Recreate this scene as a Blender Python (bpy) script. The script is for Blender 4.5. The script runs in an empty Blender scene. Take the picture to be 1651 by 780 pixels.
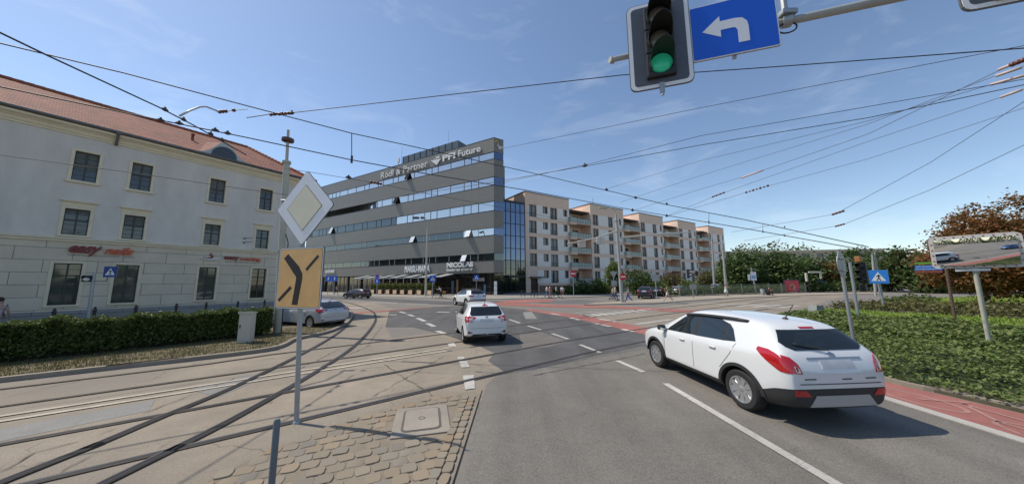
import bpy, bmesh, math, random
import numpy as np
from mathutils import Vector, Matrix
from mathutils.bvhtree import BVHTree
random.seed(7); rng = np.random.default_rng(7)
R = math.radians
scene = bpy.context.scene
col = scene.collection

# ------------------------------------------------------------------ camera, sky, sun, exposure
CAM_H, FPX, CW, CH = 2.3, 500.0, 1651.0, 780.0
PITCH, ROLL = math.atan(65 / 500.0), R(-0.35)
cam_rot = Matrix.Rotation(math.pi / 2 + PITCH, 3, 'X') @ Matrix.Rotation(ROLL, 3, 'Z')
cd = bpy.data.cameras.new('camera'); cam = bpy.data.objects.new('camera', cd); col.objects.link(cam)
cam.matrix_world = Matrix.Translation((0, 0, CAM_H)) @ cam_rot.to_4x4()
cd.sensor_width = 36.0; cd.lens = 36.0 * FPX / CW; cd.clip_start = 0.05; cd.clip_end = 3000
scene.camera = cam
SUN_EL = R(55); SUN_AZ = math.atan2(-0.97, 0.243)      # azimuth from +Y towards +X
sun_from = Vector((math.sin(SUN_AZ) * math.cos(SUN_EL), math.cos(SUN_AZ) * math.cos(SUN_EL), math.sin(SUN_EL)))
sl = bpy.data.lights.new('sun', 'SUN'); sl.energy = 3.6; sl.angle = R(0.53); sl.color = (1.0, 0.92, 0.80)
so = bpy.data.objects.new('sun', sl); col.objects.link(so)
so.rotation_euler = sun_from.to_track_quat('Z', 'Y').to_euler(); so.location = (-40, 10, 60)
world = bpy.data.worlds.new('World'); scene.world = world; world.use_nodes = True
wn = world.node_tree.nodes; wl = world.node_tree.links
sky = wn.new('ShaderNodeTexSky'); sky.sky_type = 'NISHITA'; sky.sun_disc = False
sky.sun_elevation = SUN_EL; sky.sun_rotation = SUN_AZ % (2 * math.pi)
sky.air_density = 1.0; sky.dust_density = 0.35; sky.ozone_density = 1.3; sky.altitude = 100
bg = wn['Background']; bg.inputs['Strength'].default_value = 0.132
# thin cirrus: a stretched noise on the direction, fading to nothing low and overhead
tc = wn.new('ShaderNodeTexCoord'); mp = wn.new('ShaderNodeMapping'); mp.inputs['Scale'].default_value = (1.1, 2.4, 5.0)
mp.inputs['Rotation'].default_value = (0.2, 0.15, 0.5)
nz = wn.new('ShaderNodeTexNoise'); nz.inputs['Scale'].default_value = 2.3; nz.inputs['Detail'].default_value = 8; nz.inputs['Roughness'].default_value = 0.62
nz.inputs['Distortion'].default_value = 0.6
rp = wn.new('ShaderNodeValToRGB'); rp.color_ramp.elements[0].position = 0.53; rp.color_ramp.elements[1].position = 0.85
rp.color_ramp.elements[1].color = (0.22, 0.22, 0.22, 1)
mx = wn.new('ShaderNodeMix'); mx.data_type = 'RGBA'; mx.inputs[7].default_value = (7.0, 7.4, 8.0, 1)
wl.new(tc.outputs['Generated'], mp.inputs['Vector']); wl.new(mp.outputs[0], nz.inputs['Vector']); wl.new(nz.outputs['Fac'], rp.inputs[0])
wl.new(rp.outputs[0], mx.inputs[0]); wl.new(sky.outputs[0], mx.inputs[6]); wl.new(mx.outputs[2], bg.inputs['Color'])
vs = scene.view_settings; vs.view_transform = 'Standard'; vs.look = 'None'; vs.gamma = 1; vs.exposure = 0.23
try: vs.use_curve_mapping = False
except Exception: pass
scene.cycles.max_bounces = 6; scene.cycles.use_denoising = True

# ------------------------------------------------------------------ photogrammetry helpers (photo pixel -> place)
RM = np.array(cam_rot); OO = np.array([0, 0, CAM_H])
def ray(px, py): return RM @ np.array([(px - CW / 2) / FPX, (CH / 2 - py) / FPX, -1.0])
def G(px, py, z=0.0):
    r = ray(px, py); q = OO + r * (z - CAM_H) / r[2]; return Vector((q[0], q[1], z))
def P(px, py, Y):
    r = ray(px, py); return Vector(OO + r * Y / r[1])
def onplane(px, py, A, d):
    A = np.array([A[0], A[1], 0.]); d = np.array([d[0], d[1], 0.]); n = np.array([d[1], -d[0], 0.])
    r = ray(px, py); t = ((A - OO) @ n) / (r @ n); return Vector(OO + r * t)
def bearing(px, py):
    r = ray(px, py); v = Vector((r[0], r[1])); return v.normalized()

# ------------------------------------------------------------------ materials
MATS = {}
def newmat(name):
    m = bpy.data.materials.new(name); m.use_nodes = True
    return m, m.node_tree.nodes, m.node_tree.links, m.node_tree.nodes['Principled BSDF']
def mat(name, c, rough=0.6, metal=0.0, var=0.0, vscale=3.0, bump=0.0, bscale=40.0, coat=0.0, spec=0.5, emit=0.0, var2=0.0, v2scale=0.3, stretch=None):
    if name in MATS: return MATS[name]
    m, n, l, b = newmat(name)
    b.inputs['Base Color'].default_value = (*c, 1); b.inputs['Roughness'].default_value = rough; b.inputs['Metallic'].default_value = metal
    b.inputs['Specular IOR Level'].default_value = spec
    if coat: b.inputs['Coat Weight'].default_value = coat; b.inputs['Coat Roughness'].default_value = 0.03
    if emit: b.inputs['Emission Color'].default_value = (*c, 1); b.inputs['Emission Strength'].default_value = emit
    if var or bump or var2:
        t = n.new('ShaderNodeTexCoord'); src = t.outputs['Object']
        if stretch:
            mpp = n.new('ShaderNodeMapping'); mpp.inputs['Scale'].default_value = stretch; l.new(src, mpp.inputs[0]); src = mpp.outputs[0]
    if var or var2:
        prev = None
        for amt, sc in ((var, vscale), (var2, v2scale)):
            if not amt: continue
            q = n.new('ShaderNodeTexNoise'); q.inputs['Scale'].default_value = sc; q.inputs['Detail'].default_value = 6; q.inputs['Roughness'].default_value = 0.65
            l.new(src, q.inputs['Vector'])
            mr = n.new('ShaderNodeMapRange'); mr.inputs[1].default_value = 0.25; mr.inputs[2].default_value = 0.75
            mr.inputs[3].default_value = 1 - amt; mr.inputs[4].default_value = 1 + amt; l.new(q.outputs['Fac'], mr.inputs[0])
            mm = n.new('ShaderNodeMix'); mm.data_type = 'RGBA'; mm.blend_type = 'MULTIPLY'; mm.inputs[0].default_value = 1
            if prev is None: mm.inputs[6].default_value = (*c, 1)
            else: l.new(prev, mm.inputs[6])
            l.new(mr.outputs[0], mm.inputs[7]); prev = mm.outputs[2]
        l.new(prev, b.inputs['Base Color'])
    if bump:
        q = n.new('ShaderNodeTexNoise'); q.inputs['Scale'].default_value = bscale; q.inputs['Detail'].default_value = 5; l.new(src, q.inputs['Vector'])
        bp = n.new('ShaderNodeBump'); bp.inputs['Strength'].default_value = bump; bp.inputs['Distance'].default_value = 0.02
        l.new(q.outputs['Fac'], bp.inputs['Height']); l.new(bp.outputs[0], b.inputs['Normal'])
    MATS[name] = m; return m
def asphalt(name, c, stain=0.25, fine=0.3, crack=0.5, tint=None, streak=None, chip=None):
    """worn paving: broad stains, tyre-polished streaks, aggregate speckle, fine cracks"""
    m, n, l, b = newmat(name); b.inputs['Roughness'].default_value = 0.85; b.inputs['Specular IOR Level'].default_value = 0.3
    t = n.new('ShaderNodeTexCoord')
    def noise(sc, det, lo, hi, rough=0.6):
        q = n.new('ShaderNodeTexNoise'); q.inputs['Scale'].default_value = sc; q.inputs['Detail'].default_value = det; q.inputs['Roughness'].default_value = rough
        l.new(t.outputs['Object'], q.inputs['Vector'])
        mr = n.new('ShaderNodeMapRange'); mr.inputs[1].default_value = 0.3; mr.inputs[2].default_value = 0.7; mr.inputs[3].default_value = lo; mr.inputs[4].default_value = hi
        l.new(q.outputs['Fac'], mr.inputs[0]); return q, mr.outputs[0]
    cur = None
    def mul(val):
        nonlocal cur
        mm = n.new('ShaderNodeMix'); mm.data_type = 'RGBA'; mm.blend_type = 'MULTIPLY'; mm.inputs[0].default_value = 1
        if cur is None: mm.inputs[6].default_value = (*c, 1)
        else: l.new(cur, mm.inputs[6])
        l.new(val, mm.inputs[7]); cur = mm.outputs[2]
    mul(noise(0.35, 6, 1 - stain, 1 + stain)[1]); mul(noise(2.3, 5, 1 - stain * 0.5, 1 + stain * 0.5)[1])
    if streak:
        q = n.new('ShaderNodeTexNoise'); q.inputs['Scale'].default_value = 1.0; q.inputs['Detail'].default_value = 5; mpp = n.new('ShaderNodeMapping'); mpp.inputs['Scale'].default_value = streak[:3]; mpp.inputs['Rotation'].default_value = (0, 0, streak[4])
        l.new(t.outputs['Object'], mpp.inputs[0]); l.new(mpp.outputs[0], q.inputs['Vector']); mr = n.new('ShaderNodeMapRange'); mr.inputs[1].default_value = .3; mr.inputs[2].default_value = .7; mr.inputs[3].default_value = 1 - streak[3]; mr.inputs[4].default_value = 1 + streak[3]; l.new(q.outputs['Fac'], mr.inputs[0]); mul(mr.outputs[0])
    fq, fv = noise(70, 3, 1 - fine, 1 + fine, 0.8); mul(fv)
    if tint:
        q, v = noise(0.22, 5, 0, 1); mm = n.new('ShaderNodeMix'); mm.data_type = 'RGBA'; l.new(v, mm.inputs[0]); l.new(cur, mm.inputs[6]); mm.inputs[7].default_value = (*tint, 1)
        mm2 = n.new('ShaderNodeMix'); mm2.data_type = 'RGBA'; mm2.blend_type = 'MULTIPLY'; mm2.inputs[0].default_value = 1; l.new(mm.outputs[2], mm2.inputs[6]); l.new(fv, mm2.inputs[7]); cur = mm2.outputs[2]
    if chip:
        q = n.new('ShaderNodeTexNoise'); q.inputs['Scale'].default_value = 14; q.inputs['Detail'].default_value = 7; q.inputs['Roughness'].default_value = .75; l.new(t.outputs['Object'], q.inputs['Vector'])
        mr = n.new('ShaderNodeMapRange'); mr.inputs[1].default_value = .55; mr.inputs[2].default_value = .66; l.new(q.outputs['Fac'], mr.inputs[0])
        mm = n.new('ShaderNodeMix'); mm.data_type = 'RGBA'; l.new(mr.outputs[0], mm.inputs[0]); l.new(cur, mm.inputs[6]); mm.inputs[7].default_value = (*chip, 1); cur = mm.outputs[2]
    if crack:
        w = n.new('ShaderNodeTexNoise'); w.inputs['Scale'].default_value = 1.5; w.inputs['Detail'].default_value = 4; l.new(t.outputs['Object'], w.inputs['Vector'])
        va = n.new('ShaderNodeVectorMath'); va.operation = 'MULTIPLY_ADD'; l.new(w.outputs['Color'], va.inputs[0]); va.inputs[1].default_value = (0.9, 0.9, 0); l.new(t.outputs['Object'], va.inputs[2])
        vo = n.new('ShaderNodeTexVoronoi'); vo.feature = 'DISTANCE_TO_EDGE'; vo.inputs['Scale'].default_value = 0.33; l.new(va.outputs[0], vo.inputs['Vector'])
        mr = n.new('ShaderNodeMapRange'); mr.inputs[1].default_value = 0.0; mr.inputs[2].default_value = 0.006; mr.inputs[3].default_value = 1 - crack; mr.inputs[4].default_value = 1
        l.new(vo.outputs['Distance'], mr.inputs[0])
        mk, mv = noise(0.5, 3, 0, 1); inv = n.new('ShaderNodeMix'); inv.data_type = 'FLOAT'; l.new(mv, inv.inputs[0]); l.new(mr.outputs[0], inv.inputs[2]); inv.inputs[3].default_value = 1
        mul(inv.outputs[0])
    l.new(cur, b.inputs['Base Color'])
    bp = n.new('ShaderNodeBump'); bp.inputs['Strength'].default_value = 0.35; bp.inputs['Distance'].default_value = 0.01; l.new(fq.outputs['Fac'], bp.inputs['Height']); l.new(bp.outputs[0], b.inputs['Normal'])
    MATS[name] = m; return m
def bricks(name, c1, c2, joint, w, h, mortar, rough=0.7, rot=None, offset=0.5, bump=0.5, var=0.12, squash=1.0):
    """brick pattern laid on the local x-z plane (walls) or, with rot, on another plane"""
    m, n, l, b = newmat(name); b.inputs['Roughness'].default_value = rough
    t = n.new('ShaderNodeTexCoord'); mpp = n.new('ShaderNodeMapping'); mpp.inputs['Rotation'].default_value = rot if rot is not None else (R(-90), 0, 0)
    l.new(t.outputs['Object'], mpp.inputs[0])
    br = n.new('ShaderNodeTexBrick'); br.inputs['Color1'].default_value = (*c1, 1); br.inputs['Color2'].default_value = (*c2, 1); br.inputs['Mortar'].default_value = (*joint, 1)
    br.inputs['Scale'].default_value = 1; br.inputs['Brick Width'].default_value = w; br.inputs['Row Height'].default_value = h; br.inputs['Mortar Size'].default_value = mortar
    br.inputs['Mortar Smooth'].default_value = 0.2; br.inputs['Bias'].default_value = 0; br.offset = offset
    l.new(mpp.outputs[0], br.inputs['Vector'])
    q = n.new('ShaderNodeTexNoise'); q.inputs['Scale'].default_value = 0.8; q.inputs['Detail'].default_value = 8; q.inputs['Roughness'].default_value = 0.7; l.new(t.outputs['Object'], q.inputs['Vector'])
    mr = n.new('ShaderNodeMapRange'); mr.inputs[1].default_value = 0.3; mr.inputs[2].default_value = 0.7; mr.inputs[3].default_value = 1 - var; mr.inputs[4].default_value = 1 + var; l.new(q.outputs['Fac'], mr.inputs[0])
    mm = n.new('ShaderNodeMix'); mm.data_type = 'RGBA'; mm.blend_type = 'MULTIPLY'; mm.inputs[0].default_value = 1; l.new(br.outputs['Color'], mm.inputs[6]); l.new(mr.outputs[0], mm.inputs[7])
    l.new(mm.outputs[2], b.inputs['Base Color'])
    bp = n.new('ShaderNodeBump'); bp.invert = True; bp.inputs['Strength'].default_value = bump; bp.inputs['Distance'].default_value = 0.02; l.new(br.outputs['Fac'], bp.inputs['Height']); l.new(bp.outputs[0], b.inputs['Normal'])
    MATS[name] = m; return m
def leafmat(name, cols, trans=0.35, rough=0.5):
    """each leaf its own tone (random per island), a little light through it"""
    m, n, l, b = newmat(name); b.inputs['Roughness'].default_value = rough; b.inputs['Specular IOR Level'].default_value = 0.25
    g = n.new('ShaderNodeNewGeometry'); rpn = n.new('ShaderNodeValToRGB'); e = rpn.color_ramp.elements
    while len(e) < len(cols): e.new(0.5)
    for i, cc in enumerate(cols): e[i].position = i / max(1, len(cols) - 1); e[i].color = (*cc, 1)
    l.new(g.outputs['Random Per Island'], rpn.inputs[0]); l.new(rpn.outputs[0], b.inputs['Base Color'])
    tr = n.new('ShaderNodeBsdfTranslucent'); l.new(rpn.outputs[0], tr.inputs['Color'])
    ms = n.new('ShaderNodeMixShader'); ms.inputs[0].default_value = trans; l.new(b.outputs[0], ms.inputs[1]); l.new(tr.outputs[0], ms.inputs[2]); l.new(ms.outputs[0], n['Material Output'].inputs['Surface'])
    MATS[name] = m; return m
def coated(name, c, mirror, tint=(0.75, 0.85, 1.0), rough=0.03, wob=0.0):
    """sun-protection glazing: dark body under a partly mirrored coating"""
    m, n, l, b = newmat(name); b.inputs['Base Color'].default_value = (*c, 1); b.inputs['Roughness'].default_value = 0.08
    g = n.new('ShaderNodeBsdfGlossy'); g.inputs['Color'].default_value = (*tint, 1); g.inputs['Roughness'].default_value = rough
    ms = n.new('ShaderNodeMixShader'); ms.inputs[0].default_value = mirror; l.new(b.outputs[0], ms.inputs[1]); l.new(g.outputs[0], ms.inputs[2]); l.new(ms.outputs[0], n['Material Output'].inputs['Surface'])
    if wob:
        t = n.new('ShaderNodeTexCoord'); q = n.new('ShaderNodeTexNoise'); q.inputs['Scale'].default_value = 0.7; l.new(t.outputs['Object'], q.inputs['Vector'])
        bp = n.new('ShaderNodeBump'); bp.inputs['Strength'].default_value = wob; bp.inputs['Distance'].default_value = 0.05; l.new(q.outputs['Fac'], bp.inputs['Height'])
        l.new(bp.outputs[0], g.inputs['Normal']); l.new(bp.outputs[0], b.inputs['Normal'])
    MATS[name] = m; return m

# ------------------------------------------------------------------ mesh builder and tagging
class MB:
    def __init__(s): s.v = []; s.f = []; s.mi = []; s.m = 0
    def add(s, vs, fs):
        o = len(s.v); s.v += [tuple(x) for x in vs]
        for f in fs: s.f.append(tuple(i + o for i in f)); s.mi.append(s.m)
        return s
    def box(s, x0, y0, z0, x1, y1, z1, M=None):
        vs = [Vector(p) for p in ((x0, y0, z0), (x1, y0, z0), (x1, y1, z0), (x0, y1, z0), (x0, y0, z1), (x1, y0, z1), (x1, y1, z1), (x0, y1, z1))]
        if M is not None: vs = [M @ p for p in vs]
        return s.add(vs, [(0, 3, 2, 1), (4, 5, 6, 7), (0, 1, 5, 4), (1, 2, 6, 5), (2, 3, 7, 6), (3, 0, 4, 7)])
    def bbox(s, x0, y0, z0, x1, y1, z1, b=0.02, M=None):
        """box with chamfered edges"""
        pts = []; b = min(b, abs(x1 - x0) / 3, abs(y1 - y0) / 3, abs(z1 - z0) / 3)
        bm = bmesh.new(); bmesh.ops.create_cube(bm, size=1)
        for q in bm.verts: q.co = Vector(((x0 + x1) / 2 + q.co.x * (x1 - x0), (y0 + y1) / 2 + q.co.y * (y1 - y0), (z0 + z1) / 2 + q.co.z * (z1 - z0)))
        bmesh.ops.bevel(bm, geom=list(bm.edges), offset=b, segments=2, affect='EDGES', profile=0.6)
        return s.bm(bm, M)
    def bm(s, bm, M=None):
        bm.verts.index_update(); vs = [(M @ q.co) if M is not None else q.co.copy() for q in bm.verts]
        s.add(vs, [tuple(q.index for q in f.verts) for f in bm.faces]); bm.free(); return s
    def prism(s, pts, z0, z1, M=None):
        """extrude a closed polygon (x, y) from z0 to z1"""
        n = len(pts); a = sum(pts[i][0] * pts[(i + 1) % n][1] - pts[(i + 1) % n][0] * pts[i][1] for i in range(n))
        if a < 0: pts = pts[::-1]
        vs = [Vector((p[0], p[1], z0)) for p in pts] + [Vector((p[0], p[1], z1)) for p in pts]
        if M is not None: vs = [M @ q for q in vs]
        return s.add(vs, [tuple(range(n))[::-1], tuple(range(n, 2 * n))] + [(i, (i + 1) % n, n + (i + 1) % n, n + i) for i in range(n)])
    def tube(s, pts, r, n=8, cap=True):
        pts = [Vector(p) for p in pts]; rs = r if isinstance(r, (list, tuple)) else [r] * len(pts)
        vs = []; fs = []; up = None
        for i, p in enumerate(pts):
            t = (pts[min(i + 1, len(pts) - 1)] - pts[max(i - 1, 0)]).normalized()
            if up is None: up = Vector((0, 0, 1)) if abs(t.z) < 0.9 else Vector((1, 0, 0))
            a = t.cross(up).normalized(); b_ = a.cross(t).normalized(); up = b_
            for k in range(n):
                an = 2 * math.pi * k / n; vs.append(p + (a * math.cos(an) + b_ * math.sin(an)) * rs[i])
        for i in range(len(pts) - 1):
            for k in range(n): fs.append((i * n + k, i * n + (k + 1) % n, (i + 1) * n + (k + 1) % n, (i + 1) * n + k))
        if cap: fs.append(tuple(range(n))[::-1]); fs.append(tuple(range((len(pts) - 1) * n, len(pts) * n)))
        return s.add(vs, fs)
    def lathe(s, prof, n=24, M=None):
        """profile of (r, z) turned round z"""
        vs = []; fs = []
        for r_, z in prof:
            for k in range(n): an = 2 * math.pi * k / n; q = Vector((r_ * math.cos(an), r_ * math.sin(an), z)); vs.append(M @ q if M is not None else q)
        for i in range(len(prof) - 1):
            for k in range(n): fs.append((i * n + k, i * n + (k + 1) % n, (i + 1) * n + (k + 1) % n, (i + 1) * n + k))
        if prof[0][0] > 1e-6: fs.append(tuple(range(n))[::-1])
        if prof[-1][0] > 1e-6: fs.append(tuple(range((len(prof) - 1) * n, len(prof) * n)))
        return s.add(vs, fs)
    def ball(s, c, r, n=10, M=None):
        r = r if isinstance(r, (tuple, list)) else (r, r, r)
        T = Matrix.Translation(c) @ Matrix.Diagonal((*r, 1))
        if M is not None: T = M @ T
        return s.lathe([(math.sin(math.pi * i / n) if 0 < i < n else 0, -math.cos(math.pi * i / n)) for i in range(n + 1)], n * 2, T)
    def build(s, name, mats, parent=None, smooth=False, loc=None):
        me = bpy.data.meshes.new(name); me.from_pydata([tuple(q) for q in s.v], [], s.f)
        ms = mats if isinstance(mats, (list, tuple)) else [mats]
        for m in ms: me.materials.append(m)
        if len(ms) > 1: me.polygons.foreach_set('material_index', s.mi)
        if smooth: smooth_mesh(me, smooth)
        me.update(); return link(name, me, parent, loc)
def smooth_mesh(me, ang=True):
    me.polygons.foreach_set('use_smooth', [True] * len(me.polygons))
    if ang is not True:
        try: me.set_sharp_from_angle(angle=R(ang))
        except Exception: pass
def link(name, me, parent=None, loc=None):
    o = bpy.data.objects.new(name, me); col.objects.link(o)
    if parent is not None: o.parent = parent
    if loc is not None: o.location = loc
    return o
def tag(o, label, cat, group=None):
    o['label'] = label; o['category'] = cat
    if group: o['group'] = group
    return o
def thing(name, label, cat, loc=(0, 0, 0), rz=0.0, group=None):
    o = bpy.data.objects.new(name, None); col.objects.link(o); o.location = loc; o.rotation_euler = (0, 0, rz); o.empty_display_size = 0.3
    return tag(o, label, cat, group)
def struct(o): o['kind'] = 'structure'; return o
def stuff(o): o['kind'] = 'stuff'; return o
def copytree(src, loc=None, rz=None, label=None, parent=None, top=True):
    c = src.copy(); col.objects.link(c)
    if parent is not None: c.parent = parent
    if loc is not None: c.location = loc
    if rz is not None: c.rotation_euler = (0, 0, rz)
    if label: c['label'] = label
    for ch in list(src.children): copytree(ch, parent=c, top=False)
    return c
def mesh_eval(o):
    bpy.context.view_layer.update(); dg = bpy.context.evaluated_depsgraph_get()
    return bpy.data.meshes.new_from_object(o.evaluated_get(dg))
def text_mesh(s, w, h, depth=0.03, bold=0.0, shear=0.0, space=1.0):
    """lettering as solid geometry filling a box w x h, standing in the local x-z plane, facing -y"""
    cu = bpy.data.curves.new('lettering', 'FONT'); cu.body = s; cu.extrude = 0.02; cu.offset = bold; cu.shear = shear; cu.space_character = space
    o = bpy.data.objects.new('lettering', cu); col.objects.link(o); me = mesh_eval(o); bpy.data.objects.remove(o)
    vs = [q.co.copy() for q in me.vertices]
    x0 = min(q.x for q in vs); x1 = max(q.x for q in vs); y0 = min(q.y for q in vs); y1 = max(q.y for q in vs)
    for q in me.vertices:
        c = q.co; q.co = Vector(((c.x - x0) / (x1 - x0) * w, -(c.z / 0.02 * depth / 2) - depth / 2, (c.y - y0) / (y1 - y0) * h))
    return me
def put_text(name, s, w, h, m, parent, loc, depth=0.03, bold=0.0, shear=0.0, space=1.0, rz=0.0, label=None):
    me = text_mesh(s, w, h, depth, bold, shear, space); me.materials.append(m); o = link(name, me, parent, loc); o.rotation_euler = (0, 0, rz)
    if label: o['label'] = label
    return o
def wall_holes(mb, x0, x1, z0, z1, holes, y=0.0, reveal=0.25, top=None):
    """wall sheet in the plane y with real openings and reveals behind them (holes: hx0, hx1, hz0, hz1)"""
    xs = sorted({x0, x1, *[h for q in holes for h in q[:2] if x0 < h < x1]}); zs = sorted({z0, z1, *[h for q in holes for h in q[2:] if z0 < h < z1]})
    for i in range(len(xs) - 1):
        for j in range(len(zs) - 1):
            cx = (xs[i] + xs[i + 1]) / 2; cz = (zs[j] + zs[j + 1]) / 2
            if any(q[0] < cx < q[1] and q[2] < cz < q[3] for q in holes): continue
            mb.add([(xs[i], y, zs[j]), (xs[i + 1], y, zs[j]), (xs[i + 1], y, zs[j + 1]), (xs[i], y, zs[j + 1])], [(0, 1, 2, 3)])
    for a, b_, c, d in holes:
        mb.add([(a, y, c), (a, y + reveal, c), (a, y + reveal, d), (a, y, d)], [(0, 1, 2, 3)]); mb.add([(b_, y, c), (b_, y, d), (b_, y + reveal, d), (b_, y + reveal, c)], [(0, 1, 2, 3)])
        mb.add([(a, y, c), (b_, y, c), (b_, y + reveal, c), (a, y + reveal, c)], [(0, 1, 2, 3)]); mb.add([(a, y, d), (a, y + reveal, d), (b_, y + reveal, d), (b_, y, d)], [(0, 1, 2, 3)])
    return mb
def flat(name, pts, z, m, kerb=None):
    """a ground sheet (or, with kerb, a raised slab) from plan points"""
    mb = MB(); n = len(pts); pts = [(p[0], p[1]) for p in pts]
    a = sum(pts[i][0] * pts[(i + 1) % n][1] - pts[(i + 1) % n][0] * pts[i][1] for i in range(n))
    if a < 0: pts = pts[::-1]
    if kerb is None: mb.add([(p[0], p[1], z) for p in pts], [tuple(range(n))])
    else: mb.prism(pts, -0.05, z)
    o = mb.build(name, m); bm = bmesh.new(); bm.from_mesh(o.data); bmesh.ops.triangulate(bm, faces=[f for f in bm.faces if len(f.verts) > 4]); bm.to_mesh(o.data); bm.free()
    return struct(o)
def ribbon(mb, pts, w, z, z2=None):
    """strip of width w along plan points; with z2 a solid bar from z2 up to z"""
    pts = [Vector((p[0], p[1])) for p in pts]; L = []; Rr = []
    for i, p in enumerate(pts):
        t = (pts[min(i + 1, len(pts) - 1)] - pts[max(i - 1, 0)]).normalized(); nn = Vector((-t.y, t.x)); L.append(p + nn * w / 2); Rr.append(p - nn * w / 2)
    n = len(pts); vs = [(q.x, q.y, z) for q in L] + [(q.x, q.y, z) for q in Rr]; fs = [(i, n + i, n + i + 1, i + 1) for i in range(n - 1)]
    mb.add(vs, fs)
    if z2 is not None:
        mb.add([(q.x, q.y, z) for q in L] + [(q.x, q.y, z2) for q in L], [(i, i + 1, n + i + 1, n + i) for i in range(n - 1)])
        mb.add([(q.x, q.y, z) for q in Rr] + [(q.x, q.y, z2) for q in Rr], [(i, n + i, n + i + 1, i + 1) for i in range(n - 1)])
        for q in (0, n - 1): mb.add([(L[q].x, L[q].y, z), (L[q].x, L[q].y, z2), (Rr[q].x, Rr[q].y, z2), (Rr[q].x, Rr[q].y, z)], [(0, 1, 2, 3)])
    return mb
def spline(pts, k=8):
    """Catmull-Rom through plan points"""
    pts = [Vector((p[0], p[1])) for p in pts]; out = []
    for i in range(len(pts) - 1):
        p0, p1, p2, p3 = pts[max(i - 1, 0)], pts[i], pts[i + 1], pts[min(i + 2, len(pts) - 1)]
        for j in range(k):
            t = j / k; out.append(0.5 * ((2 * p1) + (p2 - p0) * t + (2 * p0 - 5 * p1 + 4 * p2 - p3) * t * t + (3 * p1 - p0 - 3 * p2 + p3) * t ** 3))
    return out + [pts[-1]]
def inpoly(P_, poly):
    x, y = P_[:, 0], P_[:, 1]; c = np.zeros(len(P_), bool); n = len(poly)
    for i in range(n):
        (ax, ay), (bx, by) = poly[i], poly[(i + 1) % n]
        if ay == by: continue
        k = ((ay > y) != (by > y)) & (x < (bx - ax) * (y - ay) / (by - ay) + ax); c ^= k
    return c

# ================================================================== THE GROUND
TU = Vector((math.sin(R(51)), math.cos(R(51)))); TN = Vector((-TU.y, TU.x))     # tram line direction and its normal
def T(s, o): return TU * s + TN * o
def g(*pts): return [G(x, y) for x, y in pts]
A_BASE = asphalt('worn_asphalt', (0.215, 0.19, 0.16), 0.16, 0.2, 0.35, tint=(0.17, 0.16, 0.145))
A_TAN = asphalt('dusty_concrete', (0.292, 0.243, 0.182), 0.2, 0.2, 0.6, tint=(0.21, 0.184, 0.152), streak=(.9, .12, 1, .12, R(-50)))
A_ROAD = asphalt('grey_asphalt', (0.163, 0.151, 0.132), 0.12, 0.5, 0.2, streak=(1.3, .07, 1, .16, R(3)))
A_DARK = asphalt('fresh_asphalt', (0.096, 0.094, 0.092), 0.16, 0.35, 0.0, streak=(1.2, .09, 1, .2, R(12)))
A_PATCH = asphalt('patched_asphalt', (0.155, 0.142, 0.125), 0.2, 0.3, 0.4)
A_PALE = asphalt('pale_patch', (0.22, 0.215, 0.2), 0.14, 0.25, 0.3)
A_RED = asphalt('red_cycle_surface', (0.31, 0.125, 0.105), 0.2, 0.2, 0.25)
A_WHITE = asphalt('road_paint', (0.46, 0.44, 0.40), 0.2, 0.24, 0.4, chip=(.2, .185, .16))
A_KERB = asphalt('kerb_granite', (0.27, 0.235, 0.19), 0.2, 0.25, 0.0)
A_PALEKERB = asphalt('pale_kerb', (0.42, 0.40, 0.36), 0.12, 0.2, 0.0)
A_PAVE = bricks('paving_slabs', (0.31, 0.28, 0.24), (0.27, 0.245, 0.21), (0.17, 0.15, 0.13), 0.5, 0.5, 0.012, 0.8, rot=(0, 0, R(38)), bump=0.2)
STEEL = mat('rail_steel', (0.115, 0.115, 0.125), 0.38, 0.8, var=0.25, vscale=1.2)
GROOVE = mat('rail_groove', (0.025, 0.022, 0.02), 0.8)
RUST = asphalt('rail_bed', (0.205, 0.17, 0.13), 0.4, 0.35, 0.0)
Z = 0.004
flat('ground', [(-700, -500), (700, -500), (700, 900), (-700, 900)], 0, A_BASE)
flat('tram_paving', [T(-60, 13.7), T(-60, 5.35), T(80, 5.35), T(80, 13.7)], Z, A_TAN)
curve_o = [G(*q) for q in ((0, 780), (141, 724), (254, 676), (400, 614), (520, 553), (557, 527), (569.5, 509), (561, 497), (547, 490.6), (528, 485))]
curve_i = [G(*q) for q in ((169, 780), (279, 726), (400, 663), (520, 593.5), (571, 558.5), (598, 530), (605.5, 513), (598, 501), (571, 490.6), (548, 485))]
flat('tram_paving', g((430, 553), (477, 548), (541, 500), (520, 484), (600, 486), (640, 500), (622, 527), (640, 560), (500, 590)), Z * 1.5, A_TAN)
flat('road', g((778, 640), (785, 620), (805, 600), (830, 594), (858, 592), (960, 568), (1041, 550)) + [G(1180, 528), Vector((7.9, 12)), Vector((7.3, 9)), Vector((7.2, 5)), Vector((7.2, -40)), Vector((-0.62, -40)), G(745, 785)], 2 * Z, A_ROAD)
flat('road_patch', g((628, 501), (622, 527), (665, 527), (722, 541), (745, 549), (773, 558), (797, 569), (787, 582), (812, 598), (858, 597), (960, 573), (1041, 557), (1110, 541), (1046, 539), (1004, 531), (922, 512), (852, 499), (800, 495), (735, 493), (670, 496)), 2.6 * Z, A_DARK)
flat('road_patch', g((838, 540), (872, 535), (915, 551), (885, 560), (842, 562)), 3 * Z, A_PATCH)
flat('road_patch', g((843, 503), (857, 502), (866, 514), (847, 514)), 3 * Z, A_PALE)
flat('road_patch', g((305, 628), (400, 604), (432, 606), (352, 640)), 2 * Z, A_PALE)
flat('road_patch', g((0, 692), (250, 645), (240, 662), (0, 712)), 2 * Z, A_PALE)
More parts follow.
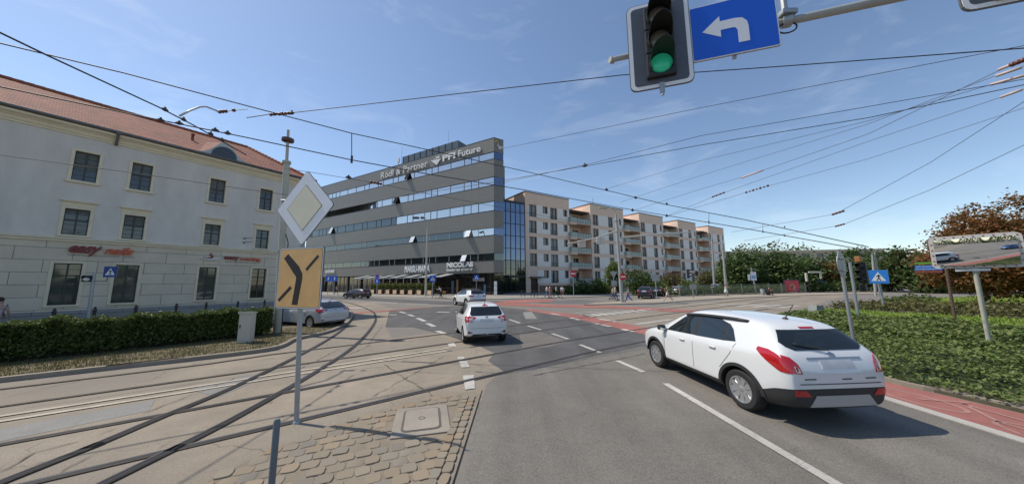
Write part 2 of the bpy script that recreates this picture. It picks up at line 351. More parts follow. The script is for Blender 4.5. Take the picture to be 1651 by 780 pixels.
flat('road', g((505, 481), (600, 485), (735, 492), (800, 492), (860, 484), (720, 486), (600, 480), (510, 476)), 2 * Z, asphalt('street_asphalt', (0.10, 0.10, 0.1), 0.15, 0.2, 0.0))
flat('road_patch', g((868, 489), (990, 491), (1000, 487), (930, 483), (880, 485)), 2 * Z, asphalt('far_asphalt', (0.13, 0.125, 0.12), 0.15, 0.2, 0.0))
# red cycle crossings and the cycle path beside the road
for q in (((852, 498), (936, 508), (994, 519), (1048, 530), (1120, 548), (1100, 556), (1041, 540), (1004, 531), (922, 512.5), (846, 500)),
          ((775, 487), (895, 491), (986, 493), (1120, 500), (1200, 505), (1200, 509), (1120, 504.5), (986, 497), (883, 495), (775, 491)),
          ((800, 486), (848, 482.6), (895, 482.4), (890, 486), (820, 489)),
          ((540, 504.5), (592, 502), (654, 498), (700, 494.5), (690, 496), (640, 500.5), (592, 504.5), (540, 507))):
    flat('cycle_crossing', g(*q), 4 * Z, A_RED)
flat('cycle_path', [(7.42, -40), (8.95, -40), (8.95, 4.5), (8.5, 7.2), (8.3, 9.5), (8.6, 12.5), (9.4, 14), (6.9, 15), (7.3, 12.5), (7.4, 9)], 3 * Z, A_RED)
kb = MB(); ribbon(kb, spline([(7.32, -40), (7.31, 4), (7.25, 8), (7.2, 11.5)]), 0.2, 0.022, -0.05); struct(kb.build('kerb', A_PALEKERB))
bk = MB()                                                          # bicycle symbol painted on the path
def bz(x, y): return (7.5 + x, 4.4 + y)
for cx, cy in ((0.36, 0.35), (0.36, 1.95)):
    ring = [bz(cx + 0.3 * math.cos(a * math.pi / 12), cy + 0.62 * math.sin(a * math.pi / 12)) for a in range(25)]
    ribbon(bk, ring, 0.07, 4 * Z)
for a, b_ in (((0.36, 0.35), (0.8, 0.75)), ((0.8, 0.75), (0.85, 1.7)), ((0.36, 0.95), (0.85, 1.7)), ((0.36, 1.95), (1.05, 1.75)), ((0.36, 0.35), (0.36, 1.0)), ((0.95, 0.55), (0.95, 0.85))):
    ribbon(bk, [bz(*a), bz(*b_)], 0.07, 5 * Z)
struct(bk.build('cycle_marking', asphalt('worn_paint', (0.37, 0.20, 0.175), .25, .3, .4)))
# painted markings
pm = MB()
def quadpx(*q): pm.add([(p.x, p.y, 5 * Z) for p in g(*q)], [(0, 1, 2, 3)])
def linepx(a, b_, w): ribbon(pm, [G(*a), G(*b_)], w, 5 * Z)
quadpx((721, 553), (732, 553), (736, 559), (724, 559)); quadpx((737, 576), (748, 575.5), (749.5, 579.5), (739, 580)); quadpx((740, 583), (753, 582), (757, 592.5), (744, 593))
quadpx((746, 606), (764, 605), (766, 627), (750, 629))
for a, b_ in (((644, 502.5), (654, 505)), ((658, 507), (667, 510)), ((673, 513), (685, 518)), ((689, 521.5), (700, 526.6)), ((705, 534), (716, 538))): linepx(a, b_, 0.28)
for a, b_ in (((821, 515), (838, 521)), ((851, 525.5), (872, 532)), ((890, 538), (916, 547)), ((935, 556), (968, 569)), ((995, 582), (1038, 600.6))): linepx(a, b_, 0.15)
ribbon(pm, [G(1073, 619), G(1345, 780), G(1345, 780) + (G(1345, 780) - G(1073, 619)) * 4], 0.145, 5 * Z)
for a, b_ in (((1109, 490), (1157, 488)), ((1159, 492), (1210, 489)), ((1187, 493.5), (1235, 491)), ((1214, 495), (1260, 491.5)), ((1239, 497), (1287, 493)), ((1040, 489), (1090, 487))): linepx(a, b_, 0.5)
for a, b_ in (((888, 505.5), (903, 508)), ((920, 512.5), (934, 516)), ((957, 520.5), (966, 523)), ((970, 524), (984, 526.5)), ((1003, 531), (1021, 535))): linepx(a, b_, 0.28)
for a, b_ in (((936, 507.5), (952, 510)), ((965, 514), (995, 519))): linepx(a, b_, 0.25)
for o_ in (9.86, 10.24):
    dl = MB(); ribbon(dl, [T(-40, o_ - 0.1), T(5.15 + (o_ - 9.86), o_)], 0.11, 5 * Z); struct(dl.build('road_marking', asphalt('dusty_paint', (0.47, 0.415, 0.325), .25, .3, .6)))
for i in range(8):
    f = i / 8; a = Vector((957 + (1052 - 957) * f, 511 + (500 - 511) * f)); b_ = Vector((942 + (1040 - 942) * f, 507.5 + (498.6 - 507.5) * f)); linepx(a, b_, 0.45 + 0.25 * f)
linepx((928, 505.2), (1050, 498.5), 0.22); linepx((958, 511), (1060, 500.2), 0.22); linepx((1025, 523), (1085, 515), 0.25)
for a, b_ in (((600, 487), (640, 489)), ((655, 490), (690, 491)), ((560, 496), (600, 498)), ((705, 503), (725, 503.5)), ((628, 508), (640, 507.5))): linepx(a, b_, 0.4)
struct(pm.build('road_marking', A_WHITE))
# tram rails: steel heads and dark flangeways let into the paving
STEEL2 = mat('curve_steel', (0.07, 0.075, 0.095), 0.3, 0.85, var=0.25, vscale=1.2); RUST2 = asphalt('curve_bed', (0.15, 0.125, 0.10), 0.4, 0.35, 0.0)
DULL = mat('dull_rail', (0.16, 0.145, 0.125), .5, .5, var=.3, vscale=1.5); GROOVE2 = mat('filled_groove', (.06, .05, .042), .9)
def rail(paths, name, dz=0.0, ms=None):
    m1 = MB(); m1.m = 0
    for p in paths:
        m1.m = 0; ribbon(m1, p, 0.15, 5.2 * Z + dz)
        q = [Vector((v[0], v[1])) for v in p]; off = []
        for i, v in enumerate(q):
            t = (q[min(i + 1, len(q) - 1)] - q[max(i - 1, 0)]).normalized(); off.append((v, Vector((-t.y, t.x))))
        m1.m = 1; ribbon(m1, [v + n_ * 0.02 for v, n_ in off], 0.045, 6.6 * Z + dz)
        m1.m = 2; ribbon(m1, [v - n_ * 0.021 for v, n_ in off], 0.036, 6.2 * Z + dz)
        m1.m = 1; ribbon(m1, [v - n_ * 0.05 for v, n_ in off], 0.018, 6.6 * Z + dz)
    return struct(m1.build(name, list(ms or (RUST, STEEL, GROOVE))))
rail([[T(s, 6.62 - max(0, s - 9) * 0.075) for s in np.arange(-40, 34, 1.5)], [T(s, 8.45 - max(0, s - 9) * 0.06) for s in np.arange(-40, 40, 1.5)]], 'tram_track')
rail([[T(s, 11.03 - max(0, s - 12) * 0.045) for s in np.arange(-40, 60, 1.5)], [T(s, 12.83 + (0.3 if s > 0 else 0) - max(0, s - 12) * 0.04) for s in np.arange(-40, 60, 1.5)]], 'tram_track', 0, (RUST, DULL, GROOVE2))
co = spline([curve_o[0] + (curve_o[0] - curve_o[1]) * 12] + curve_o); ci = spline([curve_i[0] + (curve_i[0] - curve_i[1]) * 12] + curve_i)
for o_ in (co, ci): pass
rail([co], 'tram_track', .008, (RUST2, STEEL2, GROOVE)); rail([ci], 'tram_track', .008, (RUST2, STEEL2, GROOVE))
# cracks and tar seams in the tram paving
cm = MB()
def crack(pxs, w=.021, jag=.045):
    q = [G(*a) for a in pxs]; out = []
    for a, b_ in zip(q, q[1:]):
        n = max(2, int((b_ - a).length / .12))
        for i in range(n): out.append(a.lerp(b_, i / n) + Vector((random.uniform(-jag, jag), random.uniform(-jag, jag), 0)) * .6)
    out.append(q[-1]); n = len(out); L_ = []; R_ = []
    for i, p in enumerate(out):
        t_ = (out[min(i + 1, n - 1)] - out[max(i - 1, 0)]).normalized(); nn = Vector((-t_.y, t_.x, 0)) * (w * random.uniform(.25, 1.1) * (0.15 if i in (0, n - 1) else .5)); L_.append(p + nn); R_.append(p - nn)
    cm.add([(p.x, p.y, 4.6 * Z) for p in L_] + [(p.x, p.y, 4.6 * Z) for p in R_], [(i, n + i, n + i + 1, i + 1) for i in range(n - 1)])
for q in (((0, 763), (60, 730), (132, 711)), ((95, 764), (130, 745), (160, 730)), ((230, 668), (262, 655), (300, 640), (330, 630), (385, 607)), ((155, 703), (186, 691)), ((250, 726), (283, 710)), ((20, 575 + 35), (55, 612)), ((520, 590), (600, 556)), ((590, 560), (615, 527)), ((470, 600), (505, 585), (548, 562)), ((620, 588), (700, 640)), ((715, 575), (640, 618), (600, 640)), ((655, 600), (735, 603)), ((10, 640), (140, 612)), ((690, 500), (760, 505))): crack(q)
for q in (((858, 606), (994, 580), (1041, 570)), ((622, 527), (628, 502))): crack(q, .035, .015)
struct(cm.build('pavement_crack', mat('crack_dark', (.10, .085, .07), .95)))
# left verge: kerb stones and a strip of dry grass under the hedge
kl = [T(-40, 13.72)] + g((0, 617), (165, 598), (319, 581), (438, 565), (477, 549), (532, 536), (560, 520), (566, 505), (545, 492))
kl_s = spline(kl, 6)
kb = MB(); ribbon(kb, [p + Vector((-0.02, 0.08)) for p in kl_s], 0.16, 0.125, -0.05); struct(kb.build('kerb', A_KERB))
VERGE = mat('dry_soil', (0.13, 0.105, 0.06), 0.95, var=0.35, vscale=6, bump=0.6, bscale=30)
inner = [p + Vector((-0.06, 0.14)) for p in kl_s]
VP = [*inner[:49], G(520, 508), G(470, 512), G(440, 512), G(300, 522), G(0, 545), T(-40, 19.5)]; flat('verge', VP, 0.105, VERGE, kerb=True); VP2 = [(p[0], p[1]) for p in VP]
flat('pavement', [T(-40, 20.0), G(0, 543), G(300, 520.5), G(440, 510.5), Vector((-13.3, 22.5)), Vector((-14.5, 26)), Vector((-30, 26)), T(-40, 32)], 0.12, A_PAVE, kerb=True)
flat('pavement', g((505, 474.5), (600, 477.5), (712, 481), (800, 482.5), (900, 480)) + [Vector((9.5, 47)), Vector((16, 50)), Vector((70, 86)), Vector((60, 110)), Vector((-60, 110)), Vector((-75, 80))], 0.10, A_PAVE, kerb=True)
fk = MB(); ribbon(fk, spline(g((505, 474.7), (600, 477.7), (712, 481.2), (800, 482.7), (900, 480.2))), 0.25, 0.115, -0.05); struct(fk.build('kerb', A_PALEKERB))
A_PLAT = asphalt('platform_paving', (0.33, 0.285, 0.225), 0.1, 0.15, 0)
flat('tram_platform', g((942, 492), (985, 491), (1060, 489.5), (1100, 486), (1200, 480), (1340, 475), (1420, 474), (1420, 472), (1330, 472.5), (1180, 476), (1090, 480), (1030, 485), (960, 489)), 0.09, A_PLAT, kerb=True)
# cobbled island in front of the camera
def cobbles():
    edge = [G(777, 630), G(700, 642), G(560, 680), G(480, 712), G(400, 745), G(320, 790), Vector((-3.3, 2.5)), Vector((-3.0, -3)), Vector((-0.75, -3)), Vector((-0.7, 4.0))]
    flat('island', edge, 0.03, asphalt('island_mortar', (0.235, 0.198, 0.148), 0.2, 0.25, 0.0), kerb=True)
    xs = [p.x for p in edge]; ys = [p.y for p in edge]
    def inside(x, y):
        c = False; n = len(edge)
        for i in range(n):
            a, b_ = edge[i], edge[(i + 1) % n]
            if (a.y > y) != (b_.y > y) and x < (b_.x - a.x) * (y - a.y) / (b_.y - a.y) + a.x: c = not c
        return c
    mb = MB(); cov = G(680, 680)
    def stone(c, w, d, rot, hgt):
        n = 14; vs = []; k = 9; j = [random.uniform(0.94, 1.03) for _ in range(n)]
        for zz, sc in ((0.0, 1.0), (hgt * 0.75, 0.985), (hgt, 0.93)):
            for i in range(n):
                a = 2 * math.pi * i / n; ca, sa = math.cos(a), math.sin(a); r_ = (abs(ca) ** k + abs(sa) ** k) ** (-1 / k) * j[i] * sc
                x = ca * r_ * w / 2; y = sa * r_ * d / 2; vs.append((c.x + x * math.cos(rot) - y * math.sin(rot), c.y + x * math.sin(rot) + y * math.cos(rot), 0.027 + zz))
        fs = [(q * n + i, q * n + (i + 1) % n, (q + 1) * n + (i + 1) % n, (q + 1) * n + i) for q in range(2) for i in range(n)] + [tuple(range(2 * n, 3 * n))]
        mb.add(vs, fs)
    ang = R(24); ux = Vector((math.cos(ang), math.sin(ang))); uy = Vector((-ux.y, ux.x)); o = Vector((-2, 4.5))
    for j in range(-60, 60):
        for i in range(-40, 40):
            p = o + ux * ((i + 0.5 * (j % 2) + random.uniform(-.08, .08)) * 0.207) + uy * (j * 0.205 + random.uniform(-.014, .014))
            if not inside(p.x, p.y) or p.y < 2.2: continue
            q = p - Vector((cov.x, cov.y))
            if abs(q.x * 0.966 + q.y * 0.259) < 0.50 and abs(-q.x * 0.259 + q.y * 0.966) < 0.62: continue
            kx = -0.72 + (p.y - 4) * 0.006
            if p.x > kx - 0.32: continue
            if random.random() < 0.025: continue
            stone(p, 0.203 * random.uniform(.88, 1.03), 0.202 * random.uniform(.88, 1.03), ang + random.uniform(-.1, .1), 0.017 * random.uniform(.45, 1.25))
    for k, xo in enumerate((-0.26, -0.115)):
        y = 2.0
        while y < 6.5:
            L = random.uniform(.16, .24); stone(Vector((-0.70 + xo * 0.9 + (y - 4) * -0.004, y + L / 2)), 0.125, L * 0.94, random.uniform(-.04, .04), 0.03 * random.uniform(.8, 1.3)); y += L
    struct(mb.build('cobblestones', leafmat('sett_stone', [(0.26, 0.21, 0.15), (0.225, 0.195, 0.15), (0.29, 0.225, 0.155), (0.19, 0.172, 0.145), (0.265, 0.228, 0.175), (0.26, 0.19, 0.125), (0.235, 0.21, 0.168), (0.24, 0.195, 0.14)], 0.0, 0.85), smooth=22))
    return cov
cov = cobbles()
t = thing('inspection_cover', 'pale concrete inspection cover with rounded rim groove set in the cobbles', 'manhole cover', (cov.x, cov.y, 0.03), R(15))
mb = MB(); mb.bbox(-0.44, -0.56, -0.02, 0.44, 0.56, 0.022, 0.01); mb.build('surround', asphalt('cover_concrete', (0.285, 0.25, 0.205), 0.15, 0.15, 0.2), t)
def rrect(w, h, r_, n=6):
    out = []
    for cx, cy, a0 in ((w - r_, h - r_, 0), (-w + r_, h - r_, 90), (-w + r_, -h + r_, 180), (w - r_, -h + r_, 270)):
        for i in range(n + 1): a = R(a0 + 90 * i / n); out.append((cx + r_ * math.cos(a), cy + r_ * math.sin(a)))
    return out
mb = MB(); rr = rrect(0.29, 0.42, 0.09); ribbon(mb, rr + [rr[0]], 0.035, 0.026); mb.build('rim', mat('cover_groove', (0.11, 0.095, 0.08), 0.9), t)
mb = MB(); mb.prism(rrect(0.272, 0.402, 0.08), 0.0, 0.034); mb.build('lid', asphalt('cover_lid', (0.30, 0.262, 0.22), 0.12, 0.2, 0.0), t)
mb = MB(); ring = [(0.05 * math.cos(a * math.pi / 8), 0.05 * math.sin(a * math.pi / 8)) for a in range(17)]; ribbon(mb, ring, 0.012, 0.038); mb.build('emblem', mat('cover_groove', (0.1, 0.1, 0.1)), t)

# ================================================================== STUCCO CORNER BUILDING (left)
GLASS_D = mat('window_glass_dark', (0.012, 0.016, 0.018), 0.03, spec=0.9)
GLASS_G = mat('window_glass_green', (0.055, 0.075, 0.068), 0.05, spec=0.8, var=0.3, vscale=1.4)
STUCCO = mat('grey_stucco', (0.66, 0.605, 0.54), 0.9, var=0.10, vscale=1.3, var2=0.13, v2scale=0.5, stretch=(1, 1, .35), bump=0.15, bscale=60)
ASHLAR = bricks('sandstone_ashlar', (0.68, 0.59, 0.45), (0.63, 0.545, 0.41), (0.25, 0.215, 0.165), 1.55, 0.58, 0.012, 0.85, var=0.10, bump=0.5)
STONE = mat('sandstone_trim', (0.74, 0.64, 0.46), 0.85, var=0.10, vscale=2.5, bump=0.1)
PLINTH = bricks('grey_plinth', (0.30, 0.295, 0.28), (0.27, 0.265, 0.25), (0.11, 0.11, 0.11), 1.3, 0.9, 0.012, 0.6, var=0.12)
TILE = bricks('clay_tiles', (0.29, 0.09, 0.048), (0.20, 0.06, 0.034), (0.11, 0.035, 0.022), 0.2, 0.15, 0.014, 0.85, rot=(R(-90), 0, 0), var=0.28, bump=0.9)
ZINC = mat('zinc', (0.16, 0.15, 0.14), 0.5, 0.5, var=0.15)
FRAME = mat('dark_frame', (0.05, 0.048, 0.045), 0.5)
LA = P(400, 457, 21); LAZ = math.pi / 2 - R(32.9)
lb = thing('corner_building', 'grey stucco building with sandstone ground floor, red tiled roof and beauty salon lettering', 'building', (LA.x, LA.y, 0), LAZ)
UC = [-7.05, -5.22, -2.06, 0.53]; UALL = [-16.2, -14.3, -11.9, -9.9] + UC; LX0, LX1 = -26.0, 3.05
UALL = [-21.5, -19.4] + UALL
up = [(u - 0.37, u + 0.37, 7.46, 8.96) for u in UALL]; md = [(u - 0.37, u + 0.37, 4.74, 6.03) for u in UALL]; gd = [(u - 0.40, u + 0.40, 1.36, 3.34) for u in UALL]
mb = wall_holes(MB(), LX0, LX1, 4.5, 10.05, up + md, 0.0, 0.22); mb.add([(LX1, 0, 4.5), (LX1, 11, 4.5), (LX1, 11, 10.05), (LX1, 0, 10.05)], [(0, 1, 2, 3)])
mb.add([(LX0, 0, 4.5), (LX0, 11, 4.5), (LX0, 11, 10.05), (LX0, 0, 10.05)], [(0, 3, 2, 1)]); mb.add([(LX0, 11, 0), (LX1, 11, 0), (LX1, 11, 10.05), (LX0, 11, 10.05)], [(0, 3, 2, 1)]); mb.build('upper_wall', STUCCO, lb)
mb = wall_holes(MB(), LX0, LX1 + 0.06, 0.85, 4.38, gd, -0.06, 0.26); mb.add([(LX1 + .06, -0.06, 0.85), (LX1 + .06, 11, 0.85), (LX1 + .06, 11, 4.38), (LX1 + .06, -0.06, 4.38)], [(0, 1, 2, 3)]); mb.build('ashlar_wall', ASHLAR, lb)
mb = MB(); mb.box(LX0, -0.14, 0, LX1 + 0.12, 0.3, 1.08); mb.build('plinth', PLINTH, lb)
mb = MB(); mb.prism([(-0.08, 4.36), (-0.12, 4.40), (-0.12, 4.46), (-0.17, 4.52), (-0.17, 4.57), (-0.02, 4.62), (0.2, 4.62), (0.2, 4.36)], LX0, LX1 + 0.15, Matrix(((0, 0, 1, 0), (1, 0, 0, 0), (0, 1, 0, 0), (0, 0, 0, 1)))); mb.build('belt_cornice', STONE, lb)
mb = MB(); mb.prism([(0.2, 9.72), (-0.05, 9.72), (-0.05, 9.80), (-0.10, 9.83), (-0.14, 9.95), (-0.26, 10.06), (-0.34, 10.09), (-0.36, 10.20), (-0.28, 10.22), (0.2, 10.22)], LX0, LX1 + 0.35, Matrix(((0, 0, 1, 0), (1, 0, 0, 0), (0, 1, 0, 0), (0, 0, 0, 1)))); mb.build('eaves_cornice', STONE, lb)
mb = MB(); mb.tube([(LX0, -0.40, 10.30), (LX1 + 0.4, -0.40, 10.30)], 0.085, 8); gut = mb.build('gutter', ZINC, lb, True)
mb = MB(); mb.tube([(-6.25, -0.40, 10.24), (-6.25, -0.36, 10.02), (-6.25, -0.12, 9.80), (-6.25, -0.10, 9.64)], 0.055, 8); mb.lathe([(0.05, 0), (0.085, 0.07), (0.1, 0.16)], 10, Matrix.Translation((-6.25, -0.40, 10.12))); mb.build('downpipe', ZINC, gut, True)
ZR = 13.45; HIP = 0.6
mb = MB(); e = 0.42
mb.add([(LX0 - .3, -e, 10.28), (LX1 + e, -e, 10.28), (HIP, 5.2, ZR), (LX0 - .3, 5.2, ZR)], [(0, 1, 2, 3)]); mb.add([(LX1 + e, -e, 10.28), (LX1 + e, 11 + e, 10.28), (HIP, 5.2, ZR)], [(0, 1, 2)])
mb.add([(LX0 - .3, 11 + e, 10.28), (LX1 + e, 11 + e, 10.28), (HIP, 5.2, ZR), (LX0 - .3, 5.2, ZR)], [(0, 3, 2, 1)]); mb.add([(LX0 - .3, -e, 10.26), (LX0 - .3, 11 + e, 10.26), (LX1 + e, 11 + e, 10.26), (LX1 + e, -e, 10.26)], [(0, 1, 2, 3)])
mb.add([(LX0 - .3, -e, 10.28), (LX0 - .3, 5.2, ZR), (LX0 - .3, 11 + e, 10.28)], [(0, 1, 2)])
roof = mb.build('roof', TILE, lb)
mb = MB()
for a, b_ in ((Vector((LX0, 5.2, ZR + 0.02)), Vector((HIP, 5.2, ZR + 0.02))), (Vector((HIP, 5.2, ZR + 0.02)), Vector((LX1 + e, -e, 10.32)))):
    n = int((b_ - a).length / 0.33); d = (b_ - a) / n
    for i in range(n): mb.tube([a + d * i, a + d * (i + 1.08)], [0.11, 0.13], 7)
mb.build('ridge_tiles', mat('ridge_clay', (0.34, 0.11, 0.06), 0.85, var=0.25, vscale=3), roof, 40)
mb = MB(); mb.bbox(-10.6, 4.6, 12.9, -10.25, 5.2, 13.75); mb.build('chimney', mat('chimney_brick', (0.09, 0.05, 0.04), 0.9), roof)
mb = MB(); mb.tube([(-3.05, 2.4, 11.7), (-3.05, 2.4, 12.25)], 0.07, 8); mb.ball((-3.05, 2.4, 12.27), 0.1, 6); mb.build('vent_pipe', TILE, roof)
# eyebrow dormer with its lunette window
def eyebrow(k): return [(x * k, 1.0 * math.exp(-(x / 0.72) ** 2 * 1.15)) for x in np.linspace(-1.7, 1.7, 33)]
DX = -2.0
mb = MB(); pr = eyebrow(1.0); n = len(pr)
fr = [(DX + x, -0.30, 10.36 + z) for x, z in pr]; bk_ = [(DX + x * 0.9, 3.4, 11.95 + z * 0.45) for x, z in pr]
mb.add(fr + bk_, [(i, i + 1, n + i + 1, n + i) for i in range(n - 1)]); dz = mb.build('dormer', TILE, lb, True)
mb = MB(); lo = [(DX + x, -0.33, 10.30) for x, z in pr]; fr2 = [(DX + x, -0.33, 10.38 + z * 1.03) for x, z in pr]
mb.add(lo + fr2 + [(q[0], -0.2, q[2] + 0.015) for q in fr2], [(i, i + 1, n + i + 1, n + i) for i in range(n - 1)] + [(n + i, n + i + 1, 2 * n + i + 1, 2 * n + i) for i in range(n - 1)]); mb.build('dormer_front', mat('dormer_plaster', (0.5, 0.49, 0.46), 0.85, var=0.1), dz)
mb = MB(); ar = [(DX + 0.62 * math.cos(a * math.pi / 16), 10.42 + 0.66 * math.sin(a * math.pi / 16)) for a in range(17)]
mb.prism(ar, 0.33, 0.36, Matrix(((1, 0, 0, 0), (0, 0, -1, 0), (0, 1, 0, 0), (0, 0, 0, 1)))); lw = mb.build('dormer_window', GLASS_D, dz)
mb = MB()
for a in (4, 6, 8, 10, 12): mb.tube([(DX, -0.37, 10.44), (DX + 0.6 * math.cos(a * math.pi / 16), -0.37, 10.42 + 0.64 * math.sin(a * math.pi / 16))], 0.012, 5)
mb.build('glazing_bar', ZINC, dz)
# windows: sandstone casing, dark sash, panes with reflections
def lwindow(u, z0, z1, w, kind, gm):
    y = -0.06 if kind == 'g' else 0.0; x0, x1 = u - w / 2, u + w / 2; c = MB(); k = 0.115
    for a in ((x0 - k, y - 0.035, z0 - 0.02, x0, y + 0.02, z1 + k), (x1, y - 0.035, z0 - 0.02, x1 + k, y + 0.02, z1 + k), (x0, y - 0.035, z1, x1, y + 0.02, z1 + k)): c.bbox(*a, 0.012)
    o = c.build('window', STONE, lb)
    s = MB()
    if kind == 'u': s.bbox(x0 - k - 0.05, y - 0.10, z0 - 0.12, x1 + k + 0.05, y + 0.2, z0 - 0.0, 0.015)
    else: s.bbox(x0 - k, y - 0.07, z0 - 0.09, x1 + k, y + 0.2, z0, 0.015)
    s.build('sill', STONE, o)
    if kind == 'm':
        s = MB(); s.bbox(x0 - k, y - 0.03, z1 + k + .003, x1 + k, y + 0.02, z1 + k + 0.20, 0.01); s.bbox(x0 - k - 0.05, y - 0.085, z1 + k + 0.19, x1 + k + 0.05, y + 0.02, z1 + k + 0.235, 0.01); s.bbox(x0 - k - 0.09, y - 0.13, z1 + k + 0.235, x1 + k + 0.09, y + 0.02, z1 + k + 0.285, 0.01); s.build('hood', STONE, o)
    f = MB(); yf = y + 0.14; t_ = 0.035
    for a in ((x0, yf, z0, x0 + t_, yf + .05, z1), (x1 - t_, yf, z0, x1, yf + .05, z1), (x0, yf, z1 - t_, x1, yf + .05, z1), (x0, yf, z0, x1, yf + .05, z0 + t_ + 0.02), (u - 0.03, yf - .01, z0, u + .03, yf + .05, z1)): f.box(*a)
    zt = z0 + (z1 - z0) * (0.56 if kind != 'g' else 0.7); f.box(x0, yf - .008, zt - .025, x1, yf + .05, zt + .025)
    nb = 5 if kind != 'g' else 7
    for i in range(1, nb): zz = z0 + (z1 - z0) * i / nb; f.box(x0, yf + .012, zz - .008, x1, yf + .04, zz + .008)
    f.build('sash', FRAME, o)
    p = MB(); p.box(x0, yf + .03, z0, x1, yf + .045, z1); p.build('pane', gm, o)
    if random.random() < .6: bh = (z1 - z0) * random.choice([.18, .3, .42, .6]); p = MB(); p.box(x0 + .03, yf + .024, z1 - bh, x1 - .03, yf + .029, z1 - .02); p.build('blind', mat('roller_blind', (.13, .145, .135), .7, var=.2, vscale=2), o)
for i, u in enumerate(UALL):
    lwindow(u, 7.46, 8.96, 0.74, 'u', GLASS_D); lwindow(u, 4.74, 6.03, 0.74, 'm', [GLASS_D, GLASS_G][i % 2]); lwindow(u, 1.36, 3.34, 0.80, 'g', [GLASS_G, GLASS_D, GLASS_G, GLASS_G][i % 4])
MAROON = mat('maroon_letters', (0.20, 0.012, 0.018), 0.4); ORANGE = mat('orange_letters', (0.62, 0.10, 0.035), 0.4); SGREY = mat('grey_letters', (0.3, 0.28, 0.25), 0.5)
put_text('lettering', 'easy', 0.98, 0.50, MAROON, lb, (-7.12, -0.10, 3.72), 0.04, 0.03, 0.35, 0.95, label='maroon slanted word easy')
put_text('lettering', 'nails', 0.98, 0.40, ORANGE, lb, (-6.08, -0.10, 3.86), 0.04, 0.025, 0.35, 0.95, label='orange slanted word nails')
put_text('lettering', 'easy', 0.76, 0.30, MAROON, lb, (-1.40, -0.10, 3.78), 0.04, 0.02, 0.0, 0.9, label='maroon word easy beside waxing')
put_text('lettering', 'waxing', 1.14, 0.30, ORANGE, lb, (-0.62, -0.10, 3.78), 0.04, 0.02, 0.0, 0.9, label='orange word waxing')
mb = MB()
for x0, x1, z in ((-7.2, -5.12, 3.74), (-1.38, 0.48, 3.70)):
    x = x0
    while x < x1:
        w = random.uniform(.03, .06)
        if random.random() > 0.14 and not (-6.62 < x < -6.38): mb.box(x, -0.085, z, x + w, -0.06, z + 0.05)
        x += w + 0.03
mb.build('small_letters', SGREY, lb)
# swan-like figure: two swept wings and a bent body
def swoosh(pts, w): m_ = MB(); m_.tube([(x, -0.10, z) for x, z in pts], w, 6); return m_
WH = mat('white_letters', (0.72, 0.72, 0.70), 0.4)
swoosh([(-2.52, 3.93), (-2.36, 3.84), (-2.05, 3.82), (-1.75, 3.84), (-1.56, 3.95)], [0.02, 0.05, 0.06, 0.05, 0.02]).build('emblem', WH, lb, True)
swoosh([(-2.42, 3.90), (-2.2, 3.87), (-1.98, 3.92), (-1.94, 4.05), (-2.06, 4.12), (-1.98, 4.24)], [0.015, 0.035, 0.045, 0.05, 0.04, 0.02]).build('emblem', MAROON, lb, True)
mb = MB()
for z in (5.05, 5.33): mb.tube([(-0.45, 0, z), (-0.45, -0.25, z + .02), (-0.1, -0.3, z + 0.06)], 0.018, 5); mb.ball((-0.45, -0.03, z), 0.05, 5)
mb.build('cable_bracket', FRAME, lb)

# ================================================================== DARK OFFICE BUILDING (centre)
CLAD = bricks('grey_cladding', (0.195, 0.186, 0.163), (0.186, 0.177, 0.155), (0.14, 0.134, 0.118), 3.2, 0.27, 0.006, 0.42, var=0.05, bump=0.25)
CLADD = mat('dark_panel', (0.03, 0.031, 0.033), 0.35, var=0.08)
SKYGL = coated('mirror_glazing', (0.03, 0.03, 0.035), 0.60, (0.92, 0.9, 0.88), 0.02, 0.05)
DKGL = coated('dark_reflection_glazing', (0.012, 0.016, 0.016), 0.10, (0.7, 0.8, 0.85), 0.02, 0.05)
BLUEGL = coated('blue_glazing', (0.012, 0.018, 0.036), 0.34, (0.33, 0.42, 0.62), 0.02, 0.05)
ALU = mat('aluminium', (0.42, 0.44, 0.45), 0.35, 0.6); DALU = mat('dark_aluminium', (0.04, 0.042, 0.045), 0.4, 0.4)
OC = P(796, 455, 55); OAZ = math.atan2(-0.505, 0.863)
ob = thing('office_building', 'dark grey office block with ribbon windows, rooftop lettering and a pointed corner', 'building', (OC.x, OC.y, 0), OAZ)
OL = -64.0; EX, EY = 0.93, 1.86
def foot(i=0.0, back=14.0, yl=None): return [(OL, i if yl is None else yl), (-i * 0.3, i), (EX - i * .9, EY), (EX - 7.2, 11.5), (EX - 7.2, back), (OL, back)]
BANDS = [(26.45, 29.1), (21.62, 24.98), (17.0, 19.95), (12.12, 15.2), (7.5, 10.7), (4.02, 6.16)]
for k, (z0, z1) in enumerate(BANDS):
    mb = MB(); mb.prism(foot(0), z0, z1); b_ = mb.build('cladding_band', CLAD, ob)
    mb = MB(); mb.prism(foot(-0.03), z1 - 0.0, z1 + 0.09); mb.prism(foot(-0.02), z0 - 0.07, z0 - 0.002); mb.build('edge_profile', DALU, b_)
WB = [(24.98, 26.45), (19.95, 21.62), (15.2, 17.0), (10.7, 12.12), (6.16, 7.5)]
def widths(seed):
    r_ = random.Random(seed); out = []; x = 0.0
    while x > -60:
        w = r_.choice([3.5, 3.5, 3.5, 1.75, 1.75, 3.5]); out.append((x - w, x)); x -= w
    return out
wids = widths(3)
